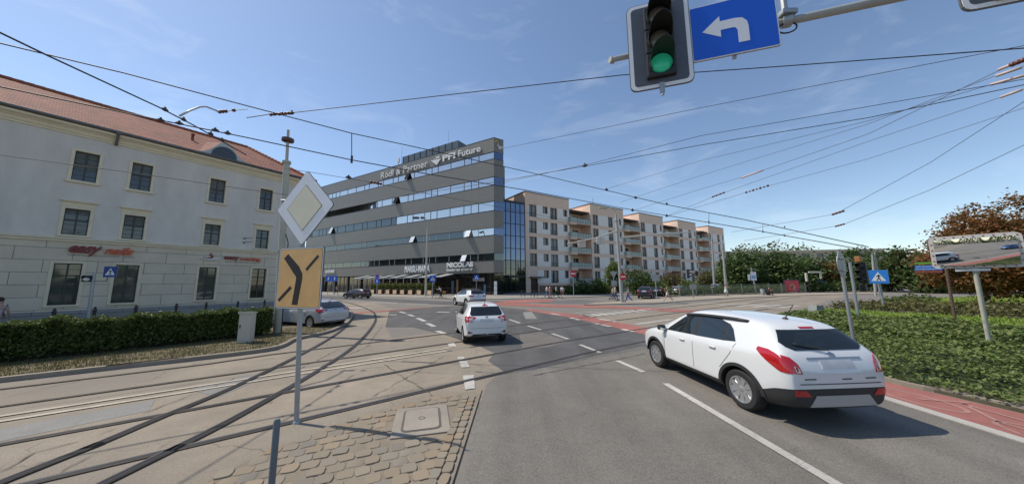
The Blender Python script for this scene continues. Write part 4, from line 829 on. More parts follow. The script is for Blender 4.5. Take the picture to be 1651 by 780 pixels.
def make_car(key, sp, pm_, label, loc, hd, group=None, detail=True):
    """hd: plan direction the car faces"""
    L, W, H = sp['L'], sp['W'], sp['H']; half = L / 2
    t = thing('car', label, 'car', (loc[0], loc[1], 0.008), math.atan2(hd[1], hd[0]), group)
    if 'scale' in sp: t.scale = sp['scale']
    me = bpy.data.meshes.new('body'); bm = car_body(sp); bm.to_mesh(me); bm.free(); me.materials.append(pm_); me.materials.append(sp.get('sillmat', BLKP)); me.materials.append(DISC)
    o = link('body', me); sm = o.modifiers.new('s', 'SUBSURF'); sm.levels = 2; sm.render_levels = 2
    cut = MB(); cut.m = 2; r_ = sp['r']
    for wx in sp['wx']:
        for sgn in (-1, 1):
            M = Matrix.Translation((wx - half, sgn * (W / 2 - .06), r_)) @ Matrix.Rotation(R(90), 4, 'X'); cut.lathe([(r_ + .055, -.26), (r_ + .055, .26)], 36, M)
    co_ = cut.build('cut', [pm_, BLKP, DISC]); b = o.modifiers.new('b', 'BOOLEAN'); b.object = co_; b.operation = 'DIFFERENCE'; b.solver = 'EXACT'
    me2 = mesh_eval(o); bpy.data.objects.remove(co_); o.modifiers.clear(); o.data = me2; me2.name = 'body'; smooth_mesh(me2, 38); o.parent = t
    bmq = bmesh.new(); bmq.from_mesh(me2); bmq.normal_update(); bvh = BVHTree.FromBMesh(bmq)
    def part(name, poly, axis, m, off=.008, parent=t, cell=.07, lab=None, rowx=True):
        if axis in 'LRT' and rowx: poly = [(a - half, b_) for a, b_ in poly]
        q = patchmesh(bvh, poly, axis, off, cell if name in ('door_seam', 'boot_seam') else sp.get('cell', .07)).build(name, m, parent, 30)
        if lab: q['label'] = lab
        return q
    for s in 'LR':
        for poly in sp['glass']: part('side_window', poly, s, CARGL, .007)
        for poly in sp.get('pillar', []): part('pillar_trim', poly, s, DISC, .006)
        for poly in sp.get('seams', []):
            for a, b_ in zip(poly, poly[1:]):
                dx, dz = b_[0] - a[0], b_[1] - a[1]; l_ = math.hypot(dx, dz); nx, nz = -dz / l_ * .005, dx / l_ * .005
                part('door_seam', [(a[0] + nx, a[1] + nz), (b_[0] + nx, b_[1] + nz), (b_[0] - nx, b_[1] - nz), (a[0] - nx, a[1] - nz)], s, SEAM, .002, cell=.12)
        for wx in sp['wx']:
            if sp.get('archtrim', 0):
                w_ = sp['archtrim']; pts = []; a0, a1 = R(4), R(176); ro, ri = r_ + .055 + w_, r_ + .052
                zz = [(wx + ro * math.cos(a0 + (a1 - a0) * i / 20), r_ + ro * math.sin(a0 + (a1 - a0) * i / 20)) for i in range(21)] + [(wx + ri * math.cos(a1 + (a0 - a1) * i / 20), r_ + ri * math.sin(a1 + (a0 - a1) * i / 20)) for i in range(21)]
                for i in range(20): part('wheel_arch_trim', [zz[i], zz[i + 1], zz[40 - i], zz[41 - i]], s, BLKP, .012, cell=.3) if False else None
                q = MB(); sg = 1 if s == 'L' else -1; vs = []
                for i in range(25):
                    a = a0 + (a1 - a0) * i / 24
                    for rr_ in (ri, ro):
                        p = Vector((wx - half + rr_ * math.cos(a), 0, r_ + rr_ * math.sin(a))); h_ = bvh.ray_cast(p + Vector((0, sg * 3, 0)), Vector((0, -sg, 0))); y = h_[0].y if h_[0] is not None and abs(h_[0].y) > W * .36 else sg * W * .485
                        vs.append((p, y + sg * .016))
                for k in range(0, len(vs) - 2, 2):
                    ya, yb, yc, yd = vs[k][1], vs[k + 1][1], vs[k + 3][1], vs[k + 2][1]; y1 = max(ya, yb, key=abs); y2 = max(yc, yd, key=abs)
                    A_ = [Vector((vs[k][0].x, y1, vs[k][0].z)), Vector((vs[k + 1][0].x, yb, vs[k + 1][0].z)), Vector((vs[k + 3][0].x, yc, vs[k + 3][0].z)), Vector((vs[k + 2][0].x, y2, vs[k + 2][0].z))]
                    B_ = [p - Vector((0, sg * .05, 0)) for p in A_]; q.add(A_ + B_, [(0, 1, 2, 3), (0, 3, 7, 4), (1, 5, 6, 2)])
                q.build('wheel_arch_trim', BLKP, t, 40)
        for (x, z) in sp.get('handles', []):
            sg = 1 if s == 'L' else -1; h_ = bvh.ray_cast(Vector((x - half, sg * 3, z)), Vector((0, -sg, 0)))[0]
            q = MB(); y = h_.y if h_ else sg * W / 2; q.tube([(x - half - .09, y - sg * .01, z - .003), (x - half - .07, y + sg * .028, z), (x - half + .07, y + sg * .028, z + .006), (x - half + .09, y - sg * .01, z + .006)], .013, 8); q.build('door_handle', pm_, t, True)
        mx_, mz = sp['mirror']; sg = 1 if s == 'L' else -1; y = sg * (W / 2 + .045)
        q = MB(); q.bbox(mx_ - half - .045, y - .09, mz - .055, mx_ - half + .07, y + .09, mz + .075, .035); q.tube([(mx_ - half + .02, sg * (W / 2 - .1), mz - .06), (mx_ - half + .02, y, mz - .03)], .03, 6)
        wm = q.build('wing_mirror', sp.get('mirrormat', BLKP), t, 50); q = MB(); q.bbox(mx_ - half - .053, y - .075, mz - .04, mx_ - half - .046, y + .075, mz + .06, .003); q.build('mirror_glass', MIR, wm)
    for nm, poly, ax, m in sp['patches']:
        m = pm_ if m == 'paint' else m
        if ax in 'BF':
            part(nm, poly, ax, m)
            if sp.get('mirrorpatch', True) and min(q[0] for q in poly) > 0.02: part(nm, [(-a, b_) for a, b_ in poly][::-1], ax, m)
        elif ax == 'S':
            for s in 'LR': part(nm, poly, s, m)
        else: part(nm, poly, ax, m)
    tb, rb = wheel_meshes(r_, .215, sp['spokes'], cover=sp.get('cover', False)); w0 = None
    for wx in sp['wx']:
        for sgn in (1, -1):
            lc = (wx - half, sgn * (W / 2 - .118), r_); rot = (R(-90) if sgn > 0 else R(90), R(random.uniform(0, 60)), 0)
            if w0 is None: w0 = tb.build('wheel', TYRE, t, 40); w0.location = lc; w0.rotation_euler = rot; rim = rb.build('rim', [DISC, sp.get('rimmat', ALLOY)], w0, 40)
            else:
                q = w0.copy(); col.objects.link(q); q.location = lc; q.rotation_euler = rot; e = rim.copy(); col.objects.link(e); e.parent = q
    if sp.get('rails'):
        x0, x1 = sp['rails']
        for sg in (1, -1):
            pts = []
            for i in range(9):
                x = x0 + (x1 - x0) * i / 8; yy = sg * (W / 2 * .70 - .03 * (i in (0, 8))); h_ = bvh.ray_cast(Vector((x - half, yy, 4)), Vector((0, 0, -1)))[0]; pts.append(Vector((x - half, yy, h_.z + (.045 if 0 < i < 8 else .0))))
            q = MB(); q.tube(pts, .032, 8); q.build('roof_rail', BLKP, t, True)
    if sp.get('aerial'):
        x = sp['aerial'] - half; h_ = bvh.ray_cast(Vector((x, 0, 4)), Vector((0, 0, -1)))[0]; q = MB(); q.tube([h_, h_ + Vector((-.01, 0, .03))], [.05, .02], 8); q.tube([h_ + Vector((0, 0, .02)), h_ + Vector((-.16, 0, .27))], .008, 5); q.build('aerial', BLKP, t, True)
    if sp.get('wiper'):
        zz = sp['wiper']; pts = []
        for i in range(7):
            y = .02 + .5 * i / 6; h_ = bvh.ray_cast(Vector((-6, y, zz + .09 * i / 6)), Vector((1, 0, 0))); pts.append(h_[0] + h_[1] * .03)
        q = MB(); q.tube(pts, .010, 5); q.build('rear_wiper', BLKP, t, True)
    bmq.free(); return t
def stations(L, rear=(0, .03, .08, .15, .27, .42, .6), front=(.0, .04, .1, .2, .35, .55, .8)):
    a = list(rear); b_ = [L - q for q in front]; m = np.arange(rear[-1] + .28, L - front[-1] - .15, .27); return a + list(m) + b_
WHITE = paint('white_paint', (0.70, 0.71, 0.71)); SILVER = paint('silver_paint', (0.50, 0.52, 0.55), .35); DKGREY = paint('dark_grey_paint', (0.032, 0.033, 0.036), .3); NAVY = paint('navy_paint', (0.012, 0.016, 0.035), .2); BLACKP = paint('black_paint', (0.012, 0.012, 0.013)); BLUEP = paint('blue_paint', (0.03, 0.10, 0.32))
SUV = dict(cell=.032, L=4.28, W=1.80, H=1.66, xs=stations(4.28), tumble=.36,
    top=[(0, .86), (.03, .98), (.08, 1.10), (.15, 1.20), (.27, 1.35), (.42, 1.52), (.6, 1.585), (.9, 1.62), (1.6, 1.655), (2.1, 1.65), (2.45, 1.585), (2.8, 1.42), (3.25, 1.14), (3.48, 1.05), (3.75, 1.0), (4.08, .90), (4.2, .80), (4.28, .66)],
    bot=[(0, .36), (.15, .30), (.5, .22), (3.6, .22), (4.1, .26), (4.28, .34)], belt=[(0, 1.14), (.8, 1.12), (2.0, 1.05), (3.3, 1.0), (4.28, .9)],
    clad=[(0, .70), (.25, .66), (.42, .56), (.9, .40), (3.3, .40), (3.7, .46), (4.28, .5)], plan=[(0, .82), (.03, .875), (.08, .92), (.15, .955), (.27, .98), (.42, .99), (.8, 1), (3.4, 1), (3.8, .965), (4.08, .88), (4.2, .78), (4.28, .66)],
    r=.345, wx=(.86, 3.415), spokes=9, cover=True, archtrim=.055, mirror=(2.98, 1.10), handles=[(1.42, .97), (2.32, .94)], rails=(.85, 2.45), aerial=.72, wiper=1.17,
    glass=[[(2.0, 1.10), (2.93, 1.06), (2.86, 1.14), (2.50, 1.42), (2.36, 1.49), (2.04, 1.53)], [(1.18, 1.14), (1.90, 1.10), (1.93, 1.535), (1.45, 1.52), (1.22, 1.46)], [(.92, 1.17), (1.14, 1.145), (1.17, 1.45), (1.06, 1.37)]],
    pillar=[[(1.90, 1.10), (2.0, 1.10), (2.04, 1.53), (1.93, 1.535)], [(1.14, 1.145), (1.18, 1.14), (1.22, 1.46), (1.17, 1.45)]],
    seams=[[(1.98, 1.05), (1.98, .42)], [(.90, 1.14), (1.02, .92), (1.27, .62)], [(2.98, 1.02), (2.98, .42)]],
    patches=[('rear_window', [(-.56, 1.18), (.56, 1.18), (.66, 1.23), (.69, 1.29), (.56, 1.46), (-.56, 1.46), (-.69, 1.29), (-.66, 1.23)], 'B', CARGL), 
        ('brake_light', [(-.13, 1.475), (.13, 1.475), (.13, 1.50), (-.13, 1.50)], 'B', REDL),
        ('tail_light', [(.62, .86), (.78, .87), (.83, 1.00), (.81, 1.12), (.72, 1.09), (.65, 1.0)], 'B', REDL), ('tail_light', [(.03, .86), (.14, .875), (.34, 1.01), (.50, 1.13), (.49, 1.18), (.32, 1.17), (.18, 1.125), (.095, 1.04), (.05, .95)], 'S', REDL),
        ('reversing_lamp', [(.64, .87), (.71, .88), (.72, .97), (.67, .96)], 'B', CLEARL),
        ('number_plate', [(-.27, .93), (.27, .93), (.27, 1.05), (-.27, 1.05)], 'B', PLATE), ('boot_trim', [(-.46, 1.06), (.46, 1.06), (.46, 1.085), (-.46, 1.085)], 'B', mat('chrome_trim', (.45, .46, .47), .25, .8)),
        ('badge', [(-.05, 1.09), (.05, 1.09), (.06, 1.13), (0, 1.16), (-.06, 1.13)], 'B', mat('chrome_trim', (.4, .4, .4))), ('small_badge', [(.42, .775), (.60, .775), (.60, .79), (.42, .79)], 'B', SEAM), ('small_badge', [(-.18, .77), (-.02, .77), (-.02, .785), (-.18, .785)], 'B', SEAM),
        ('rear_reflector', [(.52, .53), (.76, .53), (.76, .62), (.60, .62)], 'B', REDL), ('skid_plate', [(-.56, .38), (.56, .38), (.44, .54), (-.44, .54)], 'B', mat('skid_silver', (0.42, 0.42, 0.41), .45, .3)),
        ('boot_seam', [(-.68, .705), (.68, .705), (.68, .715), (-.68, .715)], 'B', SEAM),
        ('windscreen', [(-.62, 1.12), (.62, 1.12), (.52, 1.56), (-.52, 1.56)], 'F', CARGL), ('headlight', [(.42, .76), (.74, .80), (.76, .92), (.5, .86)], 'F', CLEARL), ('grille', [(-.4, .6), (.4, .6), (.4, .8), (-.4, .8)], 'F', BLKP)])
HATCH = dict(L=3.95, W=1.70, H=1.51, xs=stations(3.95), tumble=.40, aerial=.55, wiper=None,
    top=[(0, .82), (.03, .92), (.08, .99), (.15, 1.06), (.27, 1.22), (.42, 1.38), (.6, 1.45), (.9, 1.485), (1.5, 1.51), (2.0, 1.49), (2.3, 1.42), (2.7, 1.22), (3.05, 1.02), (3.3, .95), (3.6, .86), (3.85, .72), (3.95, .56)],
    bot=[(0, .34), (.15, .28), (.5, .2), (3.4, .2), (3.95, .3)], belt=[(0, 1.02), (.8, 1.02), (2.0, .95), (3.0, .9), (3.95, .8)], clad=[(0, .36), (.3, .32), (3.6, .30), (3.95, .34)],
    plan=[(0, .80), (.03, .86), (.08, .90), (.15, .935), (.27, .965), (.42, .985), (.8, 1), (3.1, 1), (3.5, .955), (3.75, .87), (3.88, .77), (3.95, .64)],
    r=.305, wx=(.66, 3.17), spokes=10, mirror=(2.78, .98), handles=[(1.1, .88), (2.05, .85)],
    glass=[[(1.85, .99), (2.72, .95), (2.64, 1.03), (2.32, 1.28), (2.15, 1.37), (1.88, 1.40)], [(.82, 1.05), (1.77, .99), (1.80, 1.405), (1.25, 1.39), (1.0, 1.30)]], pillar=[[(1.77, .99), (1.85, .99), (1.88, 1.40), (1.80, 1.405)]],
    seams=[[(1.83, .95), (1.83, .34)], [(.78, 1.0), (1.0, .7)], [(2.76, .92), (2.76, .34)]],
    patches=[('rear_window', [(-.57, 1.05), (.57, 1.05), (.62, 1.12), (.54, 1.36), (-.54, 1.36), (-.62, 1.12)], 'B', CARGL), ('brake_light', [(-.11, 1.385), (.11, 1.385), (.11, 1.41), (-.11, 1.41)], 'B', REDL),
        ('tail_light', [(.42, .97), (.74, .82), (.78, .97), (.74, 1.04), (.42, 1.0)], 'B', REDL), ('tail_light', [(.0, .82), (.12, .82), (.36, .98), (.34, 1.04), (.12, 1.04)], 'S', REDL), ('reversing_lamp', [(.52, .945), (.66, .88), (.68, .96), (.54, .985)], 'B', CLEARL),
        ('number_plate', [(-.26, .83), (.26, .83), (.26, .94), (-.26, .94)], 'B', PLATE), ('rear_reflector', [(.52, .44), (.72, .42), (.70, .52)], 'B', mat('dark_reflector', (.12, .03, .02), .3)), ('diffuser', [(-.62, .31), (.62, .31), (.52, .40), (-.52, .40)], 'B', BLKP), ('boot_seam', [(-.62, .60), (.62, .60), (.62, .607), (-.62, .607)], 'B', SEAM),
        ('badge', [(-.05, .98), (.05, .98), (.05, 1.02), (-.05, 1.02)], 'B', mat('chrome_trim', (.4, .4, .4))), ('windscreen', [(-.6, 1.02), (.6, 1.02), (.5, 1.42), (-.5, 1.42)], 'F', CARGL), ('headlight', [(.4, .66), (.7, .7), (.72, .82), (.5, .78)], 'F', CLEARL), ('grille', [(-.5, .38), (.5, .38), (.4, .55), (-.4, .55)], 'F', BLKP)])
def scaled(sp, L, W, H, **kw):
    fx, fy, fz = L / sp['L'], W / sp['W'], H / sp['H']; q = dict(sp); q.update(L=L, W=W, H=H)
    q['xs'] = [a * fx for a in sp['xs']]
    for k in ('top', 'bot', 'belt', 'clad'): q[k] = [(a * fx, b_ * fz) for a, b_ in sp[k]]
    q['plan'] = [(a * fx, b_) for a, b_ in sp['plan']]; q['wx'] = tuple(a * fx for a in sp['wx'])
    for k in ('glass', 'pillar', 'seams'): q[k] = [[(a * fx, b_ * fz) for a, b_ in p] for p in sp[k]]
    q['patches'] = [(n_, [((a * (fy if ax in 'BF' else fx)), b_ * (fy if ax == 'T' else fz)) for a, b_ in p], ax, m) for n_, p, ax, m in sp['patches']]
    q['mirror'] = (sp['mirror'][0] * fx, sp['mirror'][1] * fz); q['handles'] = [(a * fx, b_ * fz) for a, b_ in sp['handles']]
    if sp.get('rails'): q['rails'] = tuple(a * fx for a in sp['rails'])
    q['wiper'] = None; q.update(kw); return q
WAGON = scaled(HATCH, 4.6, 1.80, 1.46, r=.32, spokes=5, rails=None)
WAGON['top'] = [(0, .80), (.03, .92), (.08, 1.0), (.15, 1.06), (.27, 1.14), (.42, 1.25), (.6, 1.36), (.85, 1.42), (1.5, 1.455), (2.3, 1.45), (2.7, 1.36), (3.1, 1.17), (3.5, .98), (3.8, .92), (4.2, .83), (4.5, .68), (4.6, .54)]
WAGON['glass'] = [[(2.25, .95), (3.2, .92), (3.1, 1.0), (2.7, 1.24), (2.5, 1.32), (2.28, 1.35)], [(1.2, .98), (2.16, .95), (2.19, 1.355), (1.3, 1.33)], [(.55, 1.04), (1.14, .985), (1.24, 1.325), (.92, 1.29)]]; WAGON['pillar'] = [[(2.16, .95), (2.25, .95), (2.28, 1.35), (2.19, 1.355)], [(1.14, .985), (1.2, .98), (1.3, 1.33), (1.24, 1.325)]]
CROSS = scaled(SUV, 4.6, 1.86, 1.68, spokes=5, cover=False, r=.36)
CROSS['patches'] = [q for q in CROSS['patches'] if q[0] not in ('roof_panel', 'skid_plate', 'boot_trim', 'small_badge', 'tail_light', 'reversing_lamp')] + [('tail_light', [(.46, .98), (.86, .96), (.86, 1.06), (.46, 1.06)], 'B', REDL), ('tail_light', [(.0, .96), (.22, .97), (.5, 1.05), (.4, 1.09), (.0, 1.07)], 'S', REDL), ('roof_panel', [(.35, -.60), (.35, .60), (2.9, .60), (2.9, -.60)], 'T', BLACKP)]
HATCHD = scaled(HATCH, 4.3, 1.79, 1.46, r=.32, spokes=5)
def facing(ax, ay): v = Vector((ax, ay)); return v.normalized()
def place(key, sp, pnt, label, rw, fw, group=None):
    """rear and front contact points of the near-side (left) wheels on the ground -> centre and heading"""
    rw, fw = Vector((rw[0], rw[1])), Vector((fw[0], fw[1])); d = (fw - rw).normalized(); nl = Vector((-d.y, d.x)); s_ = (fw - rw).length / (sp['wx'][1] - sp['wx'][0])
    mid = rw - d * (sp['wx'][0] * s_) + d * (sp['L'] * s_ / 2) - nl * (sp['W'] / 2 - .02)
    t = make_car(key, sp, pnt, label, mid, d, group); t.scale = (s_, 1, 1) if abs(s_ - 1) > .01 else (1, 1, 1); return t
place('suv', SUV, WHITE, 'white compact crossover with black cladding, roof rails and wheel covers in the near lane', G(1197, 660), G(1059, 591))
yr = Vector((-1.93, 12.35)); place('hatch', dict(HATCH, sillmat=WHITE), WHITE, 'small white hatchback seen from behind in the middle of the junction', yr, yr + Vector((-.27, .963)) * 2.56)
rv = G(733, 491.5); hd = facing(-.55, .835); place('cross', CROSS, WHITE, 'white crossover with black roof turning left beyond the small hatchback', Vector((rv.x, rv.y)) - hd * 2.75, rv)
kw = G(498, 530.5); hd = facing(-.90, .43); place('wagon', dict(WAGON, sillmat=SILVER), SILVER, 'silver estate car with alloy wheels half hidden behind the tall mast', kw, Vector((kw.x, kw.y)) + hd * 2.9)
bw = G(586, 481); hd = facing(-.95, .30); bc = Vector((bw.x, bw.y)) + hd * 1.3; make_car('hatchd', HATCHD, DKGREY, 'dark grey hatchback driving left past the restaurant terrace', bc, hd)
pk = 'cars parked in front of the apartment bushes'
def sc_car(sp, pnt, label, px, Y, hd, grp=pk):
    p = P(px, 455, Y); return make_car('x', sp, pnt, label, p, hd, grp)
sc_car(CROSS, NAVY, 'dark navy off-roader parked beside the pole with the no-entry sign', 1041, 44, facing(.5, .86))
sc_car(scaled(HATCH, 4.3, 1.8, 1.55, spokes=5), BLACKP, 'black parked car just right of the navy off-roader', 1062, 50, facing(.62, .78))
sc_car(scaled(HATCH, 4.2, 1.75, 1.5, spokes=5), SILVER, 'pale silver car parked behind the start of the green fence', 1096, 54, facing(.84, .54))
sc_car(CROSS, paint('slate_paint', (0.05, 0.07, 0.11), .3), 'slate blue car parked behind the fence and the paired signals', 1133, 57, facing(.84, .54))
sc_car(scaled(SUV, 4.6, 1.9, 1.8, spokes=5, cover=False), SILVER, 'tall silver car parked behind the fence left of the leaning grey pole', 1158, 60, facing(.84, .54))
mg = 'cars on the road behind, seen only in the traffic mirror'
make_car('m', HATCHD, BLUEP, 'blue hatchback reflected in the traffic mirror', (1.8, -9), facing(0, 1), mg); make_car('m', HATCH, WHITE, 'white hatchback reflected in the traffic mirror', (5.2, -24), facing(0, 1), mg)

# ================================================================== SIGNS, SIGNALS, POLES
GALV = mat('galvanised_steel', (0.36, 0.38, 0.39), 0.45, 0.55, var=0.12, vscale=4); GPOLE = mat('grey_painted_pole', (0.34, 0.35, 0.33), 0.6, var=0.12, vscale=3); CONC = mat('concrete_pole', (0.46, 0.44, 0.36), 0.8, var=0.15, vscale=3)
SWHITE = mat('sign_white', (0.82, 0.81, 0.81), 0.35, var=.04); SYEL = mat('sign_faded_yellow', (0.80, 0.72, 0.52), 0.4, var=.06, vscale=3); SORG = mat('sign_orange', (0.92, 0.52, 0.19), 0.4, var=.10, vscale=3.5, var2=.06, v2scale=1); SBLK = mat('sign_brown_black', (0.035, 0.025, 0.022), .5)
SBLUE = mat('sign_blue', (0.008, 0.11, 0.62), 0.35); SBLUE2 = mat('sign_bright_blue', (0.03, 0.24, 0.72), 0.4); SRED = mat('sign_red', (0.60, 0.02, 0.025), .4); SBACK = mat('sign_back', (0.36, 0.37, 0.37), .5, .4)
HOUS = mat('signal_housing', (0.018, 0.019, 0.02), .5); LENSD = mat('dark_lens', (0.06, 0.055, 0.05), .25)
def frame4(p, e, up=Vector((0, 0, 1))):
    """local x along e, local y away from the viewer, z up"""
    e = Vector((e[0], e[1], 0)).normalized(); y = Vector((-e.y, e.x, 0)); M = Matrix.Identity(4)
    for i in range(3): M[i][0], M[i][1], M[i][2], M[i][3] = e[i], y[i], up[i], p[i]
    return M
KX = Matrix(((1, 0, 0, 0), (0, 0, -1, 0), (0, 1, 0, 0), (0, 0, 0, 1)))       # plan polygon stood up: (x, y) -> (x, z), thickness along y
def plate(pts, y0, y1): mb = MB(); mb.prism(pts, -y1, -y0, KX); return mb
def rpoly(pts, r_, n=4):
    out = []
    for i, p in enumerate(pts):
        a, b_ = Vector(pts[i - 1]), Vector(pts[(i + 1) % len(pts)]); p = Vector(p); u_, v_ = (a - p).normalized(), (b_ - p).normalized()
        for k in range(n + 1): t = k / n; q = (p + u_ * r_) * (1 - t) ** 2 + p * 2 * t * (1 - t) + (p + v_ * r_) * t ** 2; out.append((q.x, q.y))
    return out
def rect(w, h_, cx=0, cz=0): return [(cx - w / 2, cz - h_ / 2), (cx + w / 2, cz - h_ / 2), (cx + w / 2, cz + h_ / 2), (cx - w / 2, cz + h_ / 2)]
def disc(r_, cx=0, cz=0, n=28): return [(cx + r_ * math.cos(2 * math.pi * i / n), cz + r_ * math.sin(2 * math.pi * i / n)) for i in range(n)]
# the near sign post
b0 = G(478, 682); sp_ = thing('sign_post', 'grey steel post carrying a priority diamond above an orange lane-shift board', 'traffic sign', b0)
tilt = Vector((-0.20, 0.0, 4.2)); 
mb = MB(); mb.tube([(0, 0, -.05), tilt * (4.0 / 4.2)], .038, 14); mb.lathe([(.06, 0), (.055, .03), (.04, .05)], 14); mb.build('post', GALV, sp_, 40)
e1 = Vector((0.95, -0.312)); e2 = Vector((0.965, -0.262))
c1 = P(491, 334.5, 5.44) - b0; D_ = 0.68; M1 = Matrix.Rotation(math.atan2(e1.y, e1.x), 4, 'Z'); M1.translation = c1
def dia(s_): return [(0, -s_), (s_, 0), (0, s_), (-s_, 0)]
o = plate(rpoly(dia(D_ + .012), .05), 0, .012).build('diamond_plate', mat('plate_edge', (0.12, 0.12, 0.125), .5), sp_); o.matrix_local = M1
for nm, s_, y, m in (('white_face', D_, -.003, SWHITE), ('border_line', .425, -.006, mat('thin_brown', (.16, .075, .02), .5)), ('yellow_face', .412, -.009, SYEL)):
    plate(rpoly(dia(s_), .045 if s_ > .5 else .012), y, y + .004).build(nm, m, o)
mb = MB(); mb.box(-.04, .012, -.3, .04, .05, -.26); mb.box(-.04, .012, .22, .04, .05, .26); mb.build('bracket', GALV, o)
c2 = P(483, 447.5, 5.44) - b0; M2 = Matrix.Rotation(math.atan2(e2.y, e2.x), 4, 'Z'); M2.translation = c2; w2, h2 = 0.99, 1.07
o = plate(rpoly(rect(w2, h2), .06), 0, .014).build('lane_shift_board', mat('plate_edge', (0.12, 0.12, 0.125), .5), sp_); o.matrix_local = M2
plate(rpoly(rect(w2 - .018, h2 - .018), .055), -.003, .001).build('border_line', SWHITE, o)
plate(rpoly(rect(w2 - .05, h2 - .05), .045), -.0055, -.001).build('border_line', mat('plate_edge', (.12, .12, .125)), o)
plate(rpoly(rect(w2 - .066, h2 - .066), .04), -.008, -.002).build('orange_face', SORG, o)
def bd(x, y): return ((x - 512 / 1) , y)
def b2(px, py): return ((px - 361) / 322 * w2, -(py - 290) / 425 * h2)
for poly in ([(239, 153), (267, 122), (352, 210), (382, 262), (384, 300), (364, 476), (323, 474), (340, 300), (338, 282), (326, 268)], [(401, 231), (480, 134), (492, 150), (413, 246)], [(218, 440), (300, 346), (315, 362), (231, 456)]):
    plate([b2(*q) for q in poly], -.0105, -.004).build('arrow_marking', SBLK, o)
mb = MB(); mb.box(-.05, .014, .3, .05, .05, .34); mb.box(-.05, .014, -.34, .05, .05, -.3); mb.build('bracket', GALV, o)
# short bollard at the tip of the island
bp_ = P(447, 675, 3.35); bq = Vector((bp_.x + .0, bp_.y, 0)); t = thing('bollard', 'thin grey steel bollard on the cobbles in front of the sign post', 'bollard', bq)
mb = MB(); mb.tube([(0, 0, 0), (0, 0, bp_.z - .02), (0, 0, bp_.z)], [.03, .03, .02], 14); mb.build('tube', mat('blue_grey_post', (0.13, 0.155, 0.18), .45, .3), t, 40); mb = MB(); mb.lathe([(.055, 0), (.055, .012), (.032, .02)], 14); mb.build('foot_plate', GALV, t)
# tram mast behind the sign
def mast(name, label, cat, base, h_, r0, r1, m, lean=(0, 0), group=None, rings=(0.38, .85)):
    t = thing(name, label, cat, base, 0, group); L_ = Vector((lean[0], lean[1], h_)); mb = MB()
    a = L_ * rings[0]; b_ = L_ * rings[1]
    mb.tube([(0, 0, -.05), a, a * 1.004, b_, b_ * 1.004, L_], [r0, r0, r0 * .86, r0 * .8, r1, r1 * .8], 16); mb.build('pole', m, t, 35)
    mb = MB()
    for f in rings: mb.tube([L_ * (f - .006), L_ * (f + .006)], r0 * 1.12, 16)
    mb.build('collar', m, t, 35); return t
mL = G(447, 540); mt = mast('tram_mast', 'tall cream tubular mast behind the diamond sign carrying tram wires', 'pole', mL, 9.8, .165, .07, CONC, (-.35, 0), rings=(.39, .83))
mb = MB(); mb.tube([(.24, -.1, 0.1), (.20, -.1, 4.2), (.05, -.1, 4.6)], .022, 6); mb.build('cable_duct', HOUS, mt)
mb = MB(); mb.lathe([(.1, 0), (.26, .06), (.26, .2), (.1, .26)], 12, Matrix.Translation((-.33, 0, 9.15))); mb.build('insulator', mat('brown_insulator', (.10, .04, .03), .4), mt)
mb = MB(); mb.tube([(-.2, 0, 6.15), (-.2, -.24, 6.2), (.1, -.24, 6.2), (.1, 0, 6.15)], .03, 6); mb.build('clamp', GALV, mt)
# utility cabinet
cb = G(395, 556); t = thing('utility_cabinet', 'pale grey utility cabinet with sloped lid in front of the hedge', 'cabinet', (cb.x, cb.y, .1), R(18))
mb = MB(); mb.bbox(-.21, -.16, 0, .21, .16, 1.10, .02); mb.build('body', mat('cabinet_grey', (.50, .475, .39), .6, var=.1), t); mb = MB(); mb.prism([(-.2, 1.08), (.2, 1.08), (.2, 1.12), (-.2, 1.17)], -.235, .235, Matrix(((0, 0, 1, 0), (1, 0, 0, 0), (0, 1, 0, 0), (0, 0, 0, 1)))); mb.build('lid', mat('cabinet_grey', (.42, .43, .39)), t)
mb = MB(); mb.box(-.185, -.167, .12, .185, -.159, 1.02); d = mb.build('door', mat('cabinet_door', (.53, .50, .42), .55, var=.08), t); mb = MB(); mb.bbox(-.16, -.19, .55, -.13, -.16, .68, .006); mb.build('handle', HOUS, d)
